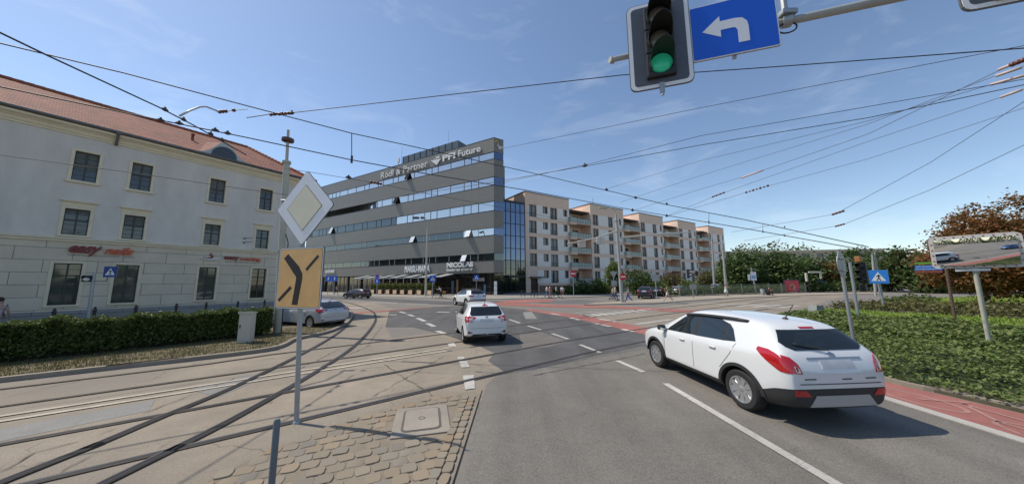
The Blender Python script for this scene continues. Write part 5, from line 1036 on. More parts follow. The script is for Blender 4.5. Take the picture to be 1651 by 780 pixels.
# traffic signal heads
def head(parent, M, lens=None, n=3, s_=1.0, back=False, plate_=None):
    """stack of n lamps in local x-z, facing -y; origin at the middle"""
    h_ = .30 * s_; H_ = n * h_
    if plate_:
        pw, ph = plate_
        o = plate(rpoly(rect(pw, ph), .10), .05, .07).build('backboard', mat('plate_edge', (.12, .12, .125)), parent); o.matrix_local = M
        plate(rpoly(rect(pw - .02, ph - .02), .095), .045, .052).build('border_line', SWHITE, o); plate(rpoly(rect(pw - .12, ph - .12), .06), .041, .048).build('mesh_panel', mat('grey_louvre', (.085, .095, .115), .5, var=.15, stretch=(1, 1, 40), vscale=3), o)
    mb = MB(); 
    for k in range(n): z = H_ / 2 - h_ * (k + 1); mb.bbox(-.155 * s_, -.03, z + .004, .155 * s_, .16 * s_, z + h_ - .004, .02)
    o = mb.build('housing', HOUS, parent); o.matrix_local = M
    for k in range(n):
        z = H_ / 2 - h_ * (k + .5); v = MB(); r_ = .13 * s_; vs = []
        for i in range(19):
            a = R(-35 + 250 * i / 18); d_ = (.26 * (max(0, math.sin(a)) ** .7) + .05) * s_
            for rr_ in (r_, r_ - .008): vs += [(rr_ * math.cos(a), -.03, z + rr_ * math.sin(a)), (rr_ * math.cos(a) * .97, -.03 - d_, z + rr_ * math.sin(a) * .97 - .25 * d_ * .2)]
        fs = []
        for i in range(18): q = i * 4; fs += [(q, q + 1, q + 5, q + 4), (q + 2, q + 6, q + 7, q + 3), (q + 1, q + 3, q + 7, q + 5)]
        v.add(vs, fs); v.build('visor', HOUS, o, 40)
        l_ = MB(); l_.lathe([(.118 * s_, 0), (.10 * s_, .022 * s_), (.05 * s_, .035 * s_), (0, .04 * s_)], 22, Matrix.Translation((0, -.032, z)) @ Matrix.Rotation(R(90), 4, 'X')); l_.build('lens', lens[k] if lens else LENSD, o, True)
    return o
GREEN = mat('lit_green_lens', (0.02, 0.36, 0.20), .2, emit=.22); DLENS = mat('unlit_lens', (0.16, 0.145, 0.12), .25)
# overhead gantry arm with the green signal and the left-turn sign
a0, a1 = G(985, 97, 5.6), G(1430, 0, 5.6); ad = (a1 - a0).normalized()
arm = thing('gantry_arm', 'grey tubular signal arm reaching in from the top right', 'pole', a0)
mb = MB(); mb.tube([(0, 0, 0), ad * 1.6, ad * 11], [.038, .045, .085], 14); mb.lathe([(.047, -.02), (.047, .05)], 12, Matrix.Rotation(R(90), 4, 'Y') @ Matrix.Rotation(R(-18), 4, 'X')); mb.build('tube', GPOLE, arm, 40)
pe = ad * 11; mb = MB(); mb.tube([(pe.x, pe.y, -5.6), (pe.x, pe.y, .3)], [.14, .10], 14); mb.build('post', GPOLE, arm, 40)
cl = ad * 2.15; mb = MB(); mb.tube([cl - ad * .05, cl + ad * .05], .075, 12); mb.tube([cl + Vector((0, 0, .03)), cl + Vector((0, 0, .34))], .035, 8); mb.bbox(cl.x - .09, cl.y - .09, .06, cl.x + .09, cl.y + .09, .12, .01); c_ = mb.build('clamp', GALV, arm, 40)
mb = MB(); mb.tube([cl + ad * (.10 * math.cos(a) - .02) + Vector((0, -.03, -.11 + .07 * math.sin(a))) for a in np.linspace(0, 2 * math.pi, 14)], .010, 5); mb.build('cable_loop', HOUS, c_)
sc = onplane(1063, 66, a0 - Vector((-ad.y, ad.x, 0)) * .20, ad); sg = thing('traffic_signal', 'large overhead traffic signal with its green lamp lit beside the left-turn sign', 'traffic light', sc, math.atan2(ad.y, ad.x))
head(sg, Matrix.Identity(4), [DLENS, DLENS, GREEN], 3, 1.18, plate_=(.80, 1.32))
mb = MB(); mb.box(-.3, .07, -.5, -.26, .14, .5); mb.box(.26, .07, -.5, .3, .14, .5); mb.box(-.03, .02, -.74, .03, .06, -.6); mb.tube([(0, .04, -.78), (0, .04, -.6)], .022, 6); mb.build('mounting', GALV, sg)
lt = onplane(1181, 43, a0 - Vector((-ad.y, ad.x, 0)) * .13, ad); ls = thing('lane_sign', 'blue rectangular sign with white left-turn arrow on the overhead arm', 'traffic sign', lt, math.atan2(ad.y, ad.x))
WS, HS = .98, .80
o = plate(rpoly(rect(WS, HS), .03), 0, .02).build('plate', SBACK, ls); plate(rpoly(rect(WS - .008, HS - .008), .03), -.004, .001).build('border_line', SWHITE, o); plate(rpoly(rect(WS - .035, HS - .035), .02), -.008, -.002).build('blue_face', SBLUE, o)
ar = [(-.45, -.02), (-.24, .16), (-.24, .085), (-.07, .085), (0.01, .07), (.06, .01), (.07, -.06), (.07, -.27), (-.05, -.27), (-.05, -.09), (-.07, -.05), (-.10, -.04), (-.24, -.04), (-.24, -.14)]
plate([(x + .10, z + .02) for x, z in ar], -.011, -.005).build('arrow', SWHITE, o); mb = MB(); mb.box(-.02, .02, -.43, .02, .06, -.38); mb.build('bracket', GALV, ls)
s2 = onplane(1632, -72, a0 - Vector((-ad.y, ad.x, 0)) * .20, ad); sg2 = thing('traffic_signal', 'second overhead signal backboard just entering the top right corner', 'traffic light', s2, math.atan2(ad.y, ad.x))
head(sg2, Matrix.Identity(4), [DLENS, DLENS, GREEN], 3, 1.0, plate_=(.80, 1.0))
# traffic mirror on the planted island
mbp = P(1592, 535, 10.2); tm = thing('traffic_mirror', 'rectangular convex traffic mirror with red-flecked white rim on a leaning post', 'mirror', (mbp.x, mbp.y, .1))
mcen = P(1571, 405, 9.9) - Vector((mbp.x, mbp.y, .1)); fd = Vector((-.88, -.48)); em = Vector((fd.y * -1, fd.x)) ; nm_ = Vector((-.80, -.575, -.105)).normalized(); ex_ = Vector((-nm_.y, nm_.x, 0)).normalized() * -1; ex_ = Vector((.584, -.812, 0)).normalized(); ex_ = (ex_ - nm_ * ex_.dot(nm_)).normalized(); uz_ = ex_.cross(-nm_).normalized(); MM = Matrix.Identity(4)
for i in range(3): MM[i][0], MM[i][1], MM[i][2], MM[i][3] = ex_[i], -nm_[i], uz_[i], mcen[i]
MW, MH = 1.70, 1.06
mb = MB(); mb.tube([(0, 0, -.1), mcen + Vector((0.02, .08, -.1))], .055, 12); mb.build('post', CONC, tm, 40)
o = plate(rpoly(rect(MW, MH), .16, 6), 0, .06).build('rim', mat('rim_white', (.66, .63, .58), .5), tm); o.matrix_local = MM
mm = MB(); nx, nz_ = 28, 18; pts = []
for j in range(nz_ + 1):
    for i in range(nx + 1):
        x = (i / nx - .5) * (MW - .20); z = (j / nz_ - .5) * (MH - .20); pts.append((x, -.012 - .095 * (1 - (x / MW * 2) ** 2 * .8 - (z / MW * 2) ** 2 * .8), z))
mm.add(pts, [(j * (nx + 1) + i, j * (nx + 1) + i + 1, (j + 1) * (nx + 1) + i + 1, (j + 1) * (nx + 1) + i) for j in range(nz_) for i in range(nx)]); mm.build('mirror_face', mat('mirror_surface', (.82, .84, .85), .015, 1.0), o, True)
mb = MB(); per = rpoly(rect(MW - .1, MH - .1), .12, 6); n = len(per); acc = 0
per2 = []
for i in range(n):
    a, b_ = Vector(per[i]), Vector(per[(i + 1) % n]); k = max(1, int((b_ - a).length / .02)); per2 += [a.lerp(b_, q / k) for q in range(k)]
for i in range(0, len(per2), 9):
    a, b_ = per2[i], per2[(i + 2) % len(per2)]; c_ = (a + b_) / 2; mb.box(c_.x - .018, -.008, c_.y - .018, c_.x + .018, .002, c_.y + .018)
mb.build('red_fleck', mat('rim_red', (.33, .10, .075), .5), o)
mb = MB(); mb.box(-.42, -.01, -MH / 2 - .10, .22, .02, -MH / 2 - .03); mb.build('white_strip', SWHITE, o); mb = MB(); mb.box(-.08, .06, -.3, .08, .13, .1); mb.build('bracket', GALV, o)
# smaller signs: each kind gets its own face
def post_sign(name, label, base, h_, r_=.035, lean=(0, 0), cat='traffic sign', m=GALV, group=None):
    t = thing(name, label, cat, base, 0, group); mb = MB(); mb.tube([(0, 0, -.05), (lean[0], lean[1], h_)], r_, 10); mb.build('post', m, t, 40); return t
def face(t, M, layers, name='plate'):
    o = None
    for i, (nm, pts, m) in enumerate(layers):
        q = plate(pts, -.004 * i, .012 if i == 0 else -.004 * i + .003).build(nm, m, t if o is None else o)
        if o is None: o = q; o.matrix_local = M
    return o
def walker(s_): return [('triangle', [(-.36 * s_, -.30 * s_), (.36 * s_, -.30 * s_), (0, .34 * s_)], SWHITE), ('walking_figure', [(-.13 * s_, -.26 * s_), (-.02 * s_, -.10 * s_), (-.03 * s_, .06 * s_), (-.09 * s_, -.02 * s_), (-.12 * s_, .01 * s_), (0, .14 * s_), (.03 * s_, .19 * s_), (.06 * s_, .13 * s_), (.12 * s_, .0), (.09 * s_, -.02 * s_), (.04 * s_, .03 * s_), (.04 * s_, -.08 * s_), (.13 * s_, -.26 * s_), (.07 * s_, -.26 * s_), (.0, -.15 * s_), (-.07 * s_, -.27 * s_)], SBLK)]
def crossing(t, M, s_, m=SBLUE2): return face(t, M, [('plate', rpoly(rect(s_, s_ * .98), .05 * s_), SBACK), ('blue_face', rpoly(rect(s_ * .98, s_ * .96), .05 * s_), m)] + walker(s_))
rb = P(1375, 538, 10.9); t = post_sign('round_sign', 'back of a round grey sign on a leaning steel post in the ground cover', (rb.x, rb.y, .1), P(1353, 408, 10.9).z, .05, (P(1352, 408, 10.9).x - rb.x, 0))
RS = P(1354, 427, 10.9) - Vector((rb.x, rb.y, .1)); o = plate(disc(.44), -.05, -.035).build('disc_back', SBACK, t); o.matrix_local = frame4(RS, (.80, .46))
mb = MB()
for z in (-.2, .22): mb.box(-.26, -.12, z - .015, .26, -.05, z + .015)
mb.build('bracket', GALV, o)
tb_ = P(1383, 502, 18); t = post_sign('traffic_signal', 'black traffic signal seen from the side with orange visor on a light post', (tb_.x, tb_.y, .1), P(1371, 428, 18).z + .1, .075, (P(1371, 428, 18).x - tb_.x, 0), 'traffic light')
o = head(t, frame4(P(1389, 440, 18) - Vector((tb_.x, tb_.y, .1)), (.40, -.92)), None, 3, 1.35); mb = MB(); mb.bbox(-.12, -.3, .62, .12, .1, .95, .05); mb.build('amber_hood', mat('orange_hood', (.34, .13, .02), .5), o); mb = MB(); mb.bbox(-.14, -.2, -1.05, .14, .1, -.65, .05); mb.build('small_signal', HOUS, o)
for i, (px0, pb, pt, lab) in enumerate(((1424, 486, 448, 'blue pedestrian crossing sign with white triangle on a post in the shrubs'),)):
    q = P(px0, pb, 24); t = post_sign('crossing_sign', lab, (q.x, q.y, .1), P(1416, 440, 24).z, .08, (P(1414, 440, 24).x - q.x, 0)); c = P(1416, 446, 23.8) - Vector((q.x, q.y, .1)); crossing(t, frame4(c, (.80, -.60)), 1.05)
for i, px0 in enumerate((1410, 1414)):
    q = P(px0 + (5 if i else 1), 470, 46); mast('tram_mast', ['grey mast behind the crossing sign, left of a close pair', 'grey mast behind the crossing sign, right of a close pair'][i], 'pole', q * Vector((1, 1, 0)) if False else (q.x, q.y, 0), P(px0, 407, 46).z, .16, .10, GPOLE, (P(px0 - 4, 407, 46).x - q.x, 0))
db = P(1533, 478, 17); t = post_sign('direction_board', 'brown post with stacked green, blue and red direction boards behind the mirror', (db.x, db.y, .1), P(1525, 424, 17).z, .06, (P(1524, 424, 17).x - db.x, 0), m=mat('brown_post', (.12, .07, .05), .7))
for k, (m, pyy) in enumerate(((mat('board_green', (.20, .42, .05), .5), 424), (SBLUE2, 429.5), (SBLUE2, 433.5), (mat('board_red', (.36, .09, .06), .5), 438))):
    c = P(1497, pyy, 16.9) - Vector((db.x, db.y, .1)); o = face(t, frame4(c, (.82, -.57)), [('board', rect(.95, .115), m), ('board_stripe', rect(.85, .02), SWHITE if k in (1, 2) else m)])
q = P(1405, 470, 48); 
# back of the stop by the ground-cover tip
q = G(1317, 512); t = thing('concrete_block', 'slanted grey concrete block at the tip of the ground cover', 'block', (q.x, q.y, 0), R(20)); mb = MB(); mb.prism([(-.45, 0), (.40, 0), (.38, .72), (-.30, .80)], -.22, .22, KX); mb.build('slab', asphalt('block_concrete', (.30, .31, .29), .15, .15, 0), t)
# left side: small pedestrian signal and crossing sign by the hedge, row of dark bollards
LF = Vector((.543, .84)); 
q = P(142, 520, 13.2); O_ = Vector((q.x, q.y, .1)); tp = P(152, 439, 13.2) - O_; t = post_sign('pedestrian_signal', 'leaning steel post with small black signal and a crossing sign arm by the hedge', (q.x, q.y, .1), tp.z, .055, (tp.x, 0), 'traffic light')
c = P(141, 449, 13.1) - O_; o = head(t, frame4(c, (.80, .60)), None, 1, .95); mb = MB(); mb.tube([P(150, 453, 13.2) - O_, P(172, 453, 13.2) - O_, P(174, 444, 13.15) - O_], .022, 6); mb.build('arm', GALV, t); mb = MB(); mb.ball((0, -.09, -.02), .095, 8); mb.build('white_lens', SWHITE, o, True)
c = P(178, 438, 13.1) - Vector((q.x, q.y, .1)); crossing(t, frame4(c, (.97, .22)), .46, mat('sign_navy', (.01, .05, .25), .4))
bl = None
for i, px0 in enumerate((3, 87, 152, 218, 283, 331, 382, 425)):
    p = onplane(px0, 505, LA + Vector((LF.y, -LF.x, 0)) * 1.3, LF); pos = (p.x, p.y, .1)
    lab = ['leftmost dark bollard of the row by the stucco building', 'dark bollard below the first large ground floor window', 'dark bollard just right of the pedestrian signal post', 'dark bollard below the second ground floor window', 'dark bollard between the two salon signs, third gap from the left', 'dark bollard below the swan emblem', 'dark bollard right of the third ground floor window', 'dark bollard below the last ground floor window, nearest the tall mast'][i]
    if bl is None:
        bl = thing('bollard', lab, 'bollard', pos, 0, 'dark bollards along the stucco building'); mb = MB(); mb.lathe([(.055, 0), (.055, .95), (.075, .97), (.075, 1.02), (.05, 1.06), (.05, 1.12), (.02, 1.17), (0, 1.18)], 12); mb.build('shaft', mat('bollard_brown', (.045, .028, .025), .5), bl, 40)
    else: copytree(bl, loc=pos, label=lab)
# far side of the junction
def lamp(px0, pyb, pyt, heads, label):
    b = G(px0, pyb); h_ = P(px0, pyt, b.y).z; t = mast('street_lamp', label, 'street lamp', b, h_, .17, .09, CONC, (0, 0), rings=(.45, .9)); 
    for dx in heads:
        mb = MB(); mb.tube([(0, 0, h_ - .1), (dx * .3, 0, h_ + .55), (dx * .85, 0, h_ + .75)], .06, 6); mb.build('arm', GPOLE, t); mb = MB(); mb.bbox(dx * .8, -.16, h_ + .62, dx * 1.25, .16, h_ + .86, .06); mb.build('lamp_head', mat('lamp_grey', (.12, .12, .125), .5), t)
    return t
lamp(686, 478.5, 358, (-.9, -2.0), 'tall concrete street lamp with two heads in front of the restaurant')
def small(px0, pyb, pyt, label, kind, s_, Y=None, m=SBLUE, nm='road_sign'):
    b = G(px0, pyb) if Y is None else P(px0, pyb, Y); b = Vector((b.x, b.y, .08)); h_ = P(px0, pyt, b.y).z; t = post_sign(nm, label, b, h_ + s_ / 2 - .05, .055); F = frame4(Vector((0, -.07, h_ - .08)), (1, 0))
    if kind == 'cross': crossing(t, F, s_, m)
    elif kind == 'sq': face(t, F, [('plate', rect(s_, s_), SBACK), ('blue_face', rect(s_ * .95, s_ * .95), m), ('white_mark', rect(s_ * .22, s_ * .55), SWHITE)])
    elif kind == 'noentry': face(t, F, [('plate', disc(s_ / 2), SBACK), ('red_face', disc(s_ * .49), SRED), ('white_bar', rect(s_ * .72, s_ * .18), SWHITE)])
    elif kind == 'back': face(t, F, [('plate_back', rect(s_, s_ * .85), SBACK)])
    elif kind == 'yield': face(t, F, [('triangle_back', [(-s_ / 2, s_ * .43), (s_ / 2, s_ * .43), (0, -s_ * .43)], SBACK)]); face(t, frame4(Vector((0, -.07, h_ - 1.15)), (1, 0)), [('plate_back', rect(.7, .7), SBACK)])
    return t
t = small(607, 476, 453, 'no-parking roundel over a blue square sign before the terrace planters', 'sq', .95); face(t, frame4(Vector((0, -.07, P(607, 446, G(607, 476).y).z - .02)), (1, 0)), [('plate', disc(.42), SBACK), ('red_face', disc(.41), SRED), ('blue_face', disc(.32), SBLUE)])
small(697, 481, 449, 'blue crossing sign on a post right of the street lamp', 'cross', .95); small(768, 476, 447, 'blue crossing sign on a post in front of the glazed entrance', 'cross', .85)
small(528, 475, 449, 'left one of two blue square signs by the office doorway', 'sq', 1.2); small(538, 475, 449, 'right one of two blue square signs by the office doorway', 'sq', 1.2)
q = P(799, 476, 52); t = thing('totem', 'slim white totem made of three rounded boxes in front of the glass entrance', 'sign', (q.x, q.y, .1)); hh = P(799, 454, 52).z
for k in range(3): mb = MB(); mb.bbox(-.24, -.12, .15 + k * (hh - .15) / 3, .24, .12, .10 + (k + 1) * (hh - .15) / 3, .06); mb.build('box', SWHITE, t)
mb = MB(); mb.tube([(0, 0, 0), (0, 0, .2)], .05, 8); mb.build('stem', GALV, t)
# far tram mast with signal arms
m3 = G(1003, 488); mh = P(1003, 345, m3.y).z; t3 = mast('tram_mast', 'pale mast with long signal arm and no-entry sign standing on the tram platform', 'pole', (m3.x, m3.y, 0), mh, .19, .12, GPOLE, (P(993, 340, m3.y).x - m3.x, 0), rings=(.3, .92))
mb = MB(); x9 = P(993, 340, m3.y).x - m3.x; mb.tube([(x9, 0, mh), (x9 - .1, 0, mh + .5), (x9 - .5, 0, mh + .75), (x9 - 1.1, 0, mh + .7)], .05, 6); l_ = mb.build('lamp_arm', GPOLE, t3); mb = MB(); mb.bbox(x9 - 1.9, -.12, mh + .6, x9 - 1.0, .12, mh + .75, .05); mb.build('lamp_head', SBACK, l_)
face(t3, frame4(P(1003, 446, m3.y) - Vector((m3.x, m3.y + .26, 0)), (1, 0)), [('plate', disc(.40), SBACK), ('red_face', disc(.39), SRED), ('white_bar', rect(.55, .14), SWHITE)])
ps = [P(1000, 383, m3.y), P(1060, 377.5, m3.y + 1.5), P(1128, 373, m3.y + 3)]; mb = MB(); mb.tube([p - Vector((m3.x, m3.y, 0)) for p in ps], [.10, .085, .06], 8); mb.build('signal_arm', mat('pale_arm', (.50, .50, .47), .6), t3)
ps = [P(998, 371, m3.y), P(960, 384, m3.y - 1), P(915, 393, m3.y - 2)]; mb = MB(); mb.tube([p - Vector((m3.x, m3.y, 0)) for p in ps], [.09, .08, .06], 8); mb.build('signal_arm', mat('pale_arm', (.5, .5, .47)), t3)
for i, (px0, py0) in enumerate(((938, 393), (968, 388))):
    p = P(px0, py0, m3.y - 1.2); t = thing('hanging_sign', ['left one of two pale boxes hanging from the far signal arm', 'right one of two pale boxes hanging from the far signal arm'][i], 'sign', p)
    mb = MB(); mb.bbox(-.42, -.08, -.38, .42, .08, .38, .03); mb.build('box', SBACK if False else mat('pale_box', (.60, .56, .48), .6), t); mb = MB(); mb.box(-.02, -.085, -.36, .02, -.081, .36); mb.build('seam', SBACK, t); mb = MB(); mb.tube([(0, 0, .36), (0, 0, .62)], .03, 6); mb.build('hanger', GALV, t)
p = P(1130, 378, m3.y + 3); t = thing('traffic_signal', 'dark signal at the end of the far arm in front of the pink apartments', 'traffic light', p, R(55)); head(t, Matrix.Identity(4), None, 3, 1.0)
b = G(925, 479); t = small(925, 479, 441, 'small no-entry sign over a dark signal on a thin post by the bushes', 'noentry', 1.0); head(t, frame4(Vector((.62, -.05, P(935, 447, b.y).z - .1)), (1, 0)), None, 3, 1.1)
small(991, 484, 443, 'back of a yield triangle with a plate below it, left of the pale mast', 'yield', 1.0)
small(1059, 483, 448, 'grey sign back on a thin post between the parked cars', 'back', .95)
b = G(1118, 482); t = small(1118, 482, 462, 'paired dark signals and a plate on a post at the end of the fence', 'back', .8, nm='traffic_signal'); head(t, frame4(Vector((-.35, 0, P(1113, 441, b.y).z - .1)), (.5, .86)), None, 3, 1.35); head(t, frame4(Vector((.75, .1, P(1123, 440, b.y).z - .1)), (.9, -.4)), None, 2, 1.0)
for px0, pxt, pyt, Y, lab in ((1152, 1147, 372, 58, 'thick grey pole leaning left in front of the last pink block'), (1171, 1164, 388, 52, 'thinner grey pole with brackets just right of the thick one')):
    q = P(px0, 468, Y); mast('street_pole', lab, 'pole', (q.x, q.y, 0), P(pxt, pyt, Y).z, .2, .12, GPOLE, (P(pxt, pyt, Y).x - q.x, 0))
q = P(1219, 473, 56); tp = P(1212, 441, 56); t = post_sign('tram_stop_sign', 'white and blue stop sign on a grey post at the tram platform', (q.x, q.y, .1), tp.z + 1, .12, (tp.x - q.x, 0)); c = P(1215, 445, 55.8) - Vector((q.x, q.y, .1))
face(t, frame4(c, (1, 0)), [('plate', rect(1.0, 1.5), SWHITE), ('blue_panel', rect(.8, .6, 0, -.15), mat('pale_blue', (.25, .42, .66), .4))]); face(t, frame4(c + Vector((-.75, .1, -.2)), (1, 0)), [('plate', rect(.45, 1.1), SWHITE)])
q = P(1278, 475, 58); t = thing('advert_panel', 'red poster panel in a frame standing on the tram platform', 'advert', (q.x, q.y, .1), R(-8)); w_, h_ = 2.3, 2.1
mb = MB(); mb.bbox(-w_ / 2 - .08, -.1, .15, w_ / 2 + .08, .12, h_ + .25, .03); mb.box(-w_ / 2, -.08, 0, -w_ / 2 + .12, .08, .2); mb.box(w_ / 2 - .12, -.08, 0, w_ / 2, .08, .2); mb.build('frame', mat('navy_frame', (.03, .03, .08), .5), t)
mb = MB(); mb.box(-w_ / 2, -.12, .25, w_ / 2, -.102, h_ + .15); p_ = mb.build('poster', mat('red_poster', (.52, .06, .065), .4, var=.3, vscale=2), t)
for pl, m in (([(-.5, .7), (.45, .5), (.6, 1.2), (.2, 1.7), (-.3, 1.5)], mat('poster_pink', (.55, .2, .2), .4)), ([(-.1, .5), (.25, 1.1), (.1, 1.5), (-.3, 1.0)], mat('poster_ochre', (.35, .20, .06), .4)), ([(.7, .3), (1.1, .3), (1.1, .9)], mat('poster_violet', (.14, .06, .22), .4))): plate(pl, -.127, -.121).build('poster_shape', m, p_)
q = P(1306, 470, 60); t = post_sign('shelter_frame', 'dark post with a framed lamp arm beside the autumn tree', (q.x, q.y, 0), P(1303, 440, 60).z, .12, (-.3, 0), 'pole', HOUS); z_ = P(1303, 440, 60).z
mb = MB(); mb.bbox(-.5, -.15, z_ - 1.6, -.2, .15, z_ + .0, .04); mb.bbox(0.2, -.1, z_, 2.6, .1, z_ + .3, .05); mb.bbox(2.3, -.1, z_ - 1.1, 2.6, .1, z_, .05); mb.build('arm', mat('pale_box', (.6, .56, .48)), t)
q = P(1326, 472, 66); t = small(1326, 471, 457, 'small blue and white arrow sign at the far hedge', 'sq', 1.3, Y=64)
# wire fence on the platform
f0, f1 = P(1096, 479.5, 49), P(1300, 475, 60); fd_ = (f1 - f0); fd_.z = 0; fl = fd_.length; fu = fd_.normalized()
t = thing('platform_fence', 'low green mesh fence with grey posts along the tram platform', 'fence', (f0.x, f0.y, .09), math.atan2(fu.y, fu.x)); nP = 9
for i in range(nP + 1): mb = MB(); mb.bbox(i * fl / nP - .06, -.06, 0, i * fl / nP + .06, .06, 1.75, .02); mb.build('post', GALV, t)
for i in range(nP):
    mb = MB(); xa, xb = i * fl / nP + .06, (i + 1) * fl / nP - .06
    for z in (.15, 1.6): mb.box(xa, -.03, z - .04, xb, .03, z + .04)
    for x in np.arange(xa, xb, .17): mb.box(x, -.015, .15, x + .03, .015, 1.6)
    mb.build('mesh_panel', mat('fence_green', (.10, .13, .09), .5), t)
# restaurant terrace: glazed canopy and timber planters
def OCL(x, y, z=0): c, s_ = math.cos(OAZ), math.sin(OAZ); return Vector((OC.x + c * x - s_ * y, OC.y + s_ * x + c * y, z))
o0 = OCL(-35.5, -3.4); pg = thing('terrace_canopy', 'grey steel terrace canopy along the restaurant front', 'canopy', (o0.x, o0.y, .1), OAZ)
for k, x in enumerate(np.arange(0, 25, 2.05)):
    mb = MB(); mb.bbox(x - .06, -.06, 0, x + .06, .06, 3.25, .02); mb.build('post', GALV, pg)
    if k % 2 == 0: mb = MB(); mb.prism([(-.1, 3.2), (3.3, 3.75), (3.3, 3.9), (-.1, 3.32)], x - .08, x + 1.9, Matrix(((0, 0, 1, 0), (1, 0, 0, 0), (0, 1, 0, 0), (0, 0, 0, 1)))); mb.build('roof_panel', mat('canopy_pale', (.34, .35, .35), .5), pg)
mb = MB(); mb.box(-.1, -.05, 3.1, 24.7, .05, 3.28); mb.build('beam', GALV, pg)
mb = MB()
for x in np.arange(.4, 24, 1.2): mb.ball((x, 1.2, 2.5 + random.uniform(-.1, .1)), .13, 5)
mb.build('lantern', mat('red_lantern', (.25, .07, .05), .5, var=.4, vscale=.7), pg)
TIMB = mat('planter_timber', (.74, .53, .33), .6, var=.12, vscale=4); TIMD = mat('planter_dark', (.10, .05, .03), .7)
PLEAF = leafmat('planter_leaf', [(.09, .13, .03), (.14, .175, .045), (.19, .19, .06), (.10, .11, .035)])
def leaves(mb, pts, size, up=.35, stretch=1.6):
    pts = np.asarray(pts, float); n = len(pts); nr = rng.normal(size=(n, 3)); nr[:, 2] = np.abs(nr[:, 2]) + up; nr /= np.linalg.norm(nr, axis=1)[:, None]
    a = np.cross(nr, rng.normal(size=(n, 3))); a /= np.linalg.norm(a, axis=1)[:, None]; b = np.cross(nr, a); s_ = size * rng.uniform(.6, 1.3, (n, 1))
    v = np.stack([pts - a * s_ * stretch / 2, pts + b * s_ / 2 + nr * s_ * .12, pts + a * s_ * stretch / 2, pts - b * s_ / 2 + nr * s_ * .12], 1).reshape(-1, 3)
    o = len(mb.v); mb.v += [tuple(q) for q in v.tolist()]; mb.f += [(o + 4 * i, o + 4 * i + 1, o + 4 * i + 2, o + 4 * i + 3) for i in range(n)]; mb.mi += [mb.m] * n
    return mb
pl0 = None; labs = ['first', 'second', 'third', 'fourth', 'fifth', 'sixth', 'seventh', 'eighth']
for i, px0 in enumerate((602, 614, 626.5, 638, 650, 663, 677, 694)):
    p = onplane(px0, 476, OCL(0, -4.2), (math.cos(OAZ), math.sin(OAZ))); pos = (p.x, p.y, .1); lab = 'timber planter with green reeds, %s from the left along the restaurant terrace' % labs[i]
    if i == 7: lab = 'timber planter with green reeds standing alone right of the street lamp'
    if pl0 is None:
        pl0 = thing('planter', lab, 'planter', pos, OAZ, 'planters along the restaurant terrace'); mb = MB(); mb.bbox(-.62, -.32, .1, .62, .32, .85, .03); mb.build('box', TIMB, pl0); mb = MB()
        for x in (-.62, .56): mb.bbox(x - .03, -.35, 0, x + .09, .35, .9, .02)
        mb.build('corner_post', TIMD, pl0); mb = MB(); pts = []
        for k in range(44):
            c = np.array([random.uniform(-.75, .75), random.uniform(-.28, .28), .85]); top = c + np.array([random.uniform(-.4, .4), random.uniform(-.2, .2), random.uniform(.7, 1.35)])
            pts += [c + (top - c) * q + rng.normal(size=3) * .07 for q in np.linspace(.35, 1, 16)]
        leaves(mb, pts, .13, .1, 2.2); mb.build('reeds', PLEAF, pl0)
    else: copytree(pl0, loc=pos, label=lab)

# ================================================================== PLANTS
BARK = mat('bark', (.085, .065, .045), .9, var=.3, vscale=6, bump=.5, bscale=20)
L_DARK = leafmat('leaf_dark', [(0.0458, 0.0832, 0.024), (0.0728, 0.1206, 0.036), (0.104, 0.156, 0.044), (0.0582, 0.0936, 0.036), (0.1352, 0.1768, 0.056)], .3)
L_MID = leafmat('leaf_mid', [(0.058, 0.0943, 0.0232), (0.087, 0.1305, 0.0319), (0.1232, 0.1668, 0.0435), (0.0725, 0.1015, 0.0319)], .35)
L_LIGHT = leafmat('leaf_light', [(0.096, 0.15, 0.03), (0.144, 0.198, 0.042), (0.186, 0.228, 0.06), (0.108, 0.144, 0.036)], .4)
L_OLIVE = leafmat('leaf_olive', [(0.0825, 0.0975, 0.033), (0.135, 0.1275, 0.045), (0.165, 0.15, 0.0525), (0.09, 0.0825, 0.03)], .3)
L_RUST = leafmat('leaf_rust', [(0.2566, 0.0984, 0.0359), (0.3471, 0.1508, 0.0522), (0.1962, 0.0794, 0.0327), (0.2868, 0.1668, 0.0572), (0.1509, 0.0953, 0.0359), (0.1283, 0.135, 0.0457)], .35)
L_GOLD = leafmat('leaf_gold', [(0.228, 0.132, 0.036), (0.3, 0.18, 0.048), (0.18, 0.12, 0.042), (0.12, 0.108, 0.036)], .35)
L_BROWN = leafmat('leaf_brown', [(0.1344, 0.0864, 0.0422), (0.0864, 0.0864, 0.0346), (0.1728, 0.1152, 0.048), (0.096, 0.1152, 0.0384)], .3)
def clumps(blobs, n, cl=34, sig=.16, low=-1.0):
    """leaf positions gathered in clumps over the blobs' volume, leaving gaps between them"""
    out = []; vol = np.array([b[1][0] * b[1][1] * b[1][2] for b in blobs]) ** .67; per = (vol / vol.sum() * n).astype(int)
    for (c, r_), k in zip(blobs, per):
        m = max(5, int(cl)); d = rng.normal(size=(m, 3)); d /= np.linalg.norm(d, axis=1)[:, None]; rad = rng.uniform(.45, 1.0, (m, 1)) ** .6
        cc = d * rad; cs = rng.uniform(.7, 1.4, (m, 1)) * sig; idx = rng.integers(0, m, k)
        p = cc[idx] + rng.normal(size=(k, 3)) * cs[idx] * np.array([1.15, 1.15, .75]); out.append(np.array(c) + p * np.array(r_))
    p = np.concatenate(out); return p[p[:, 2] > low]
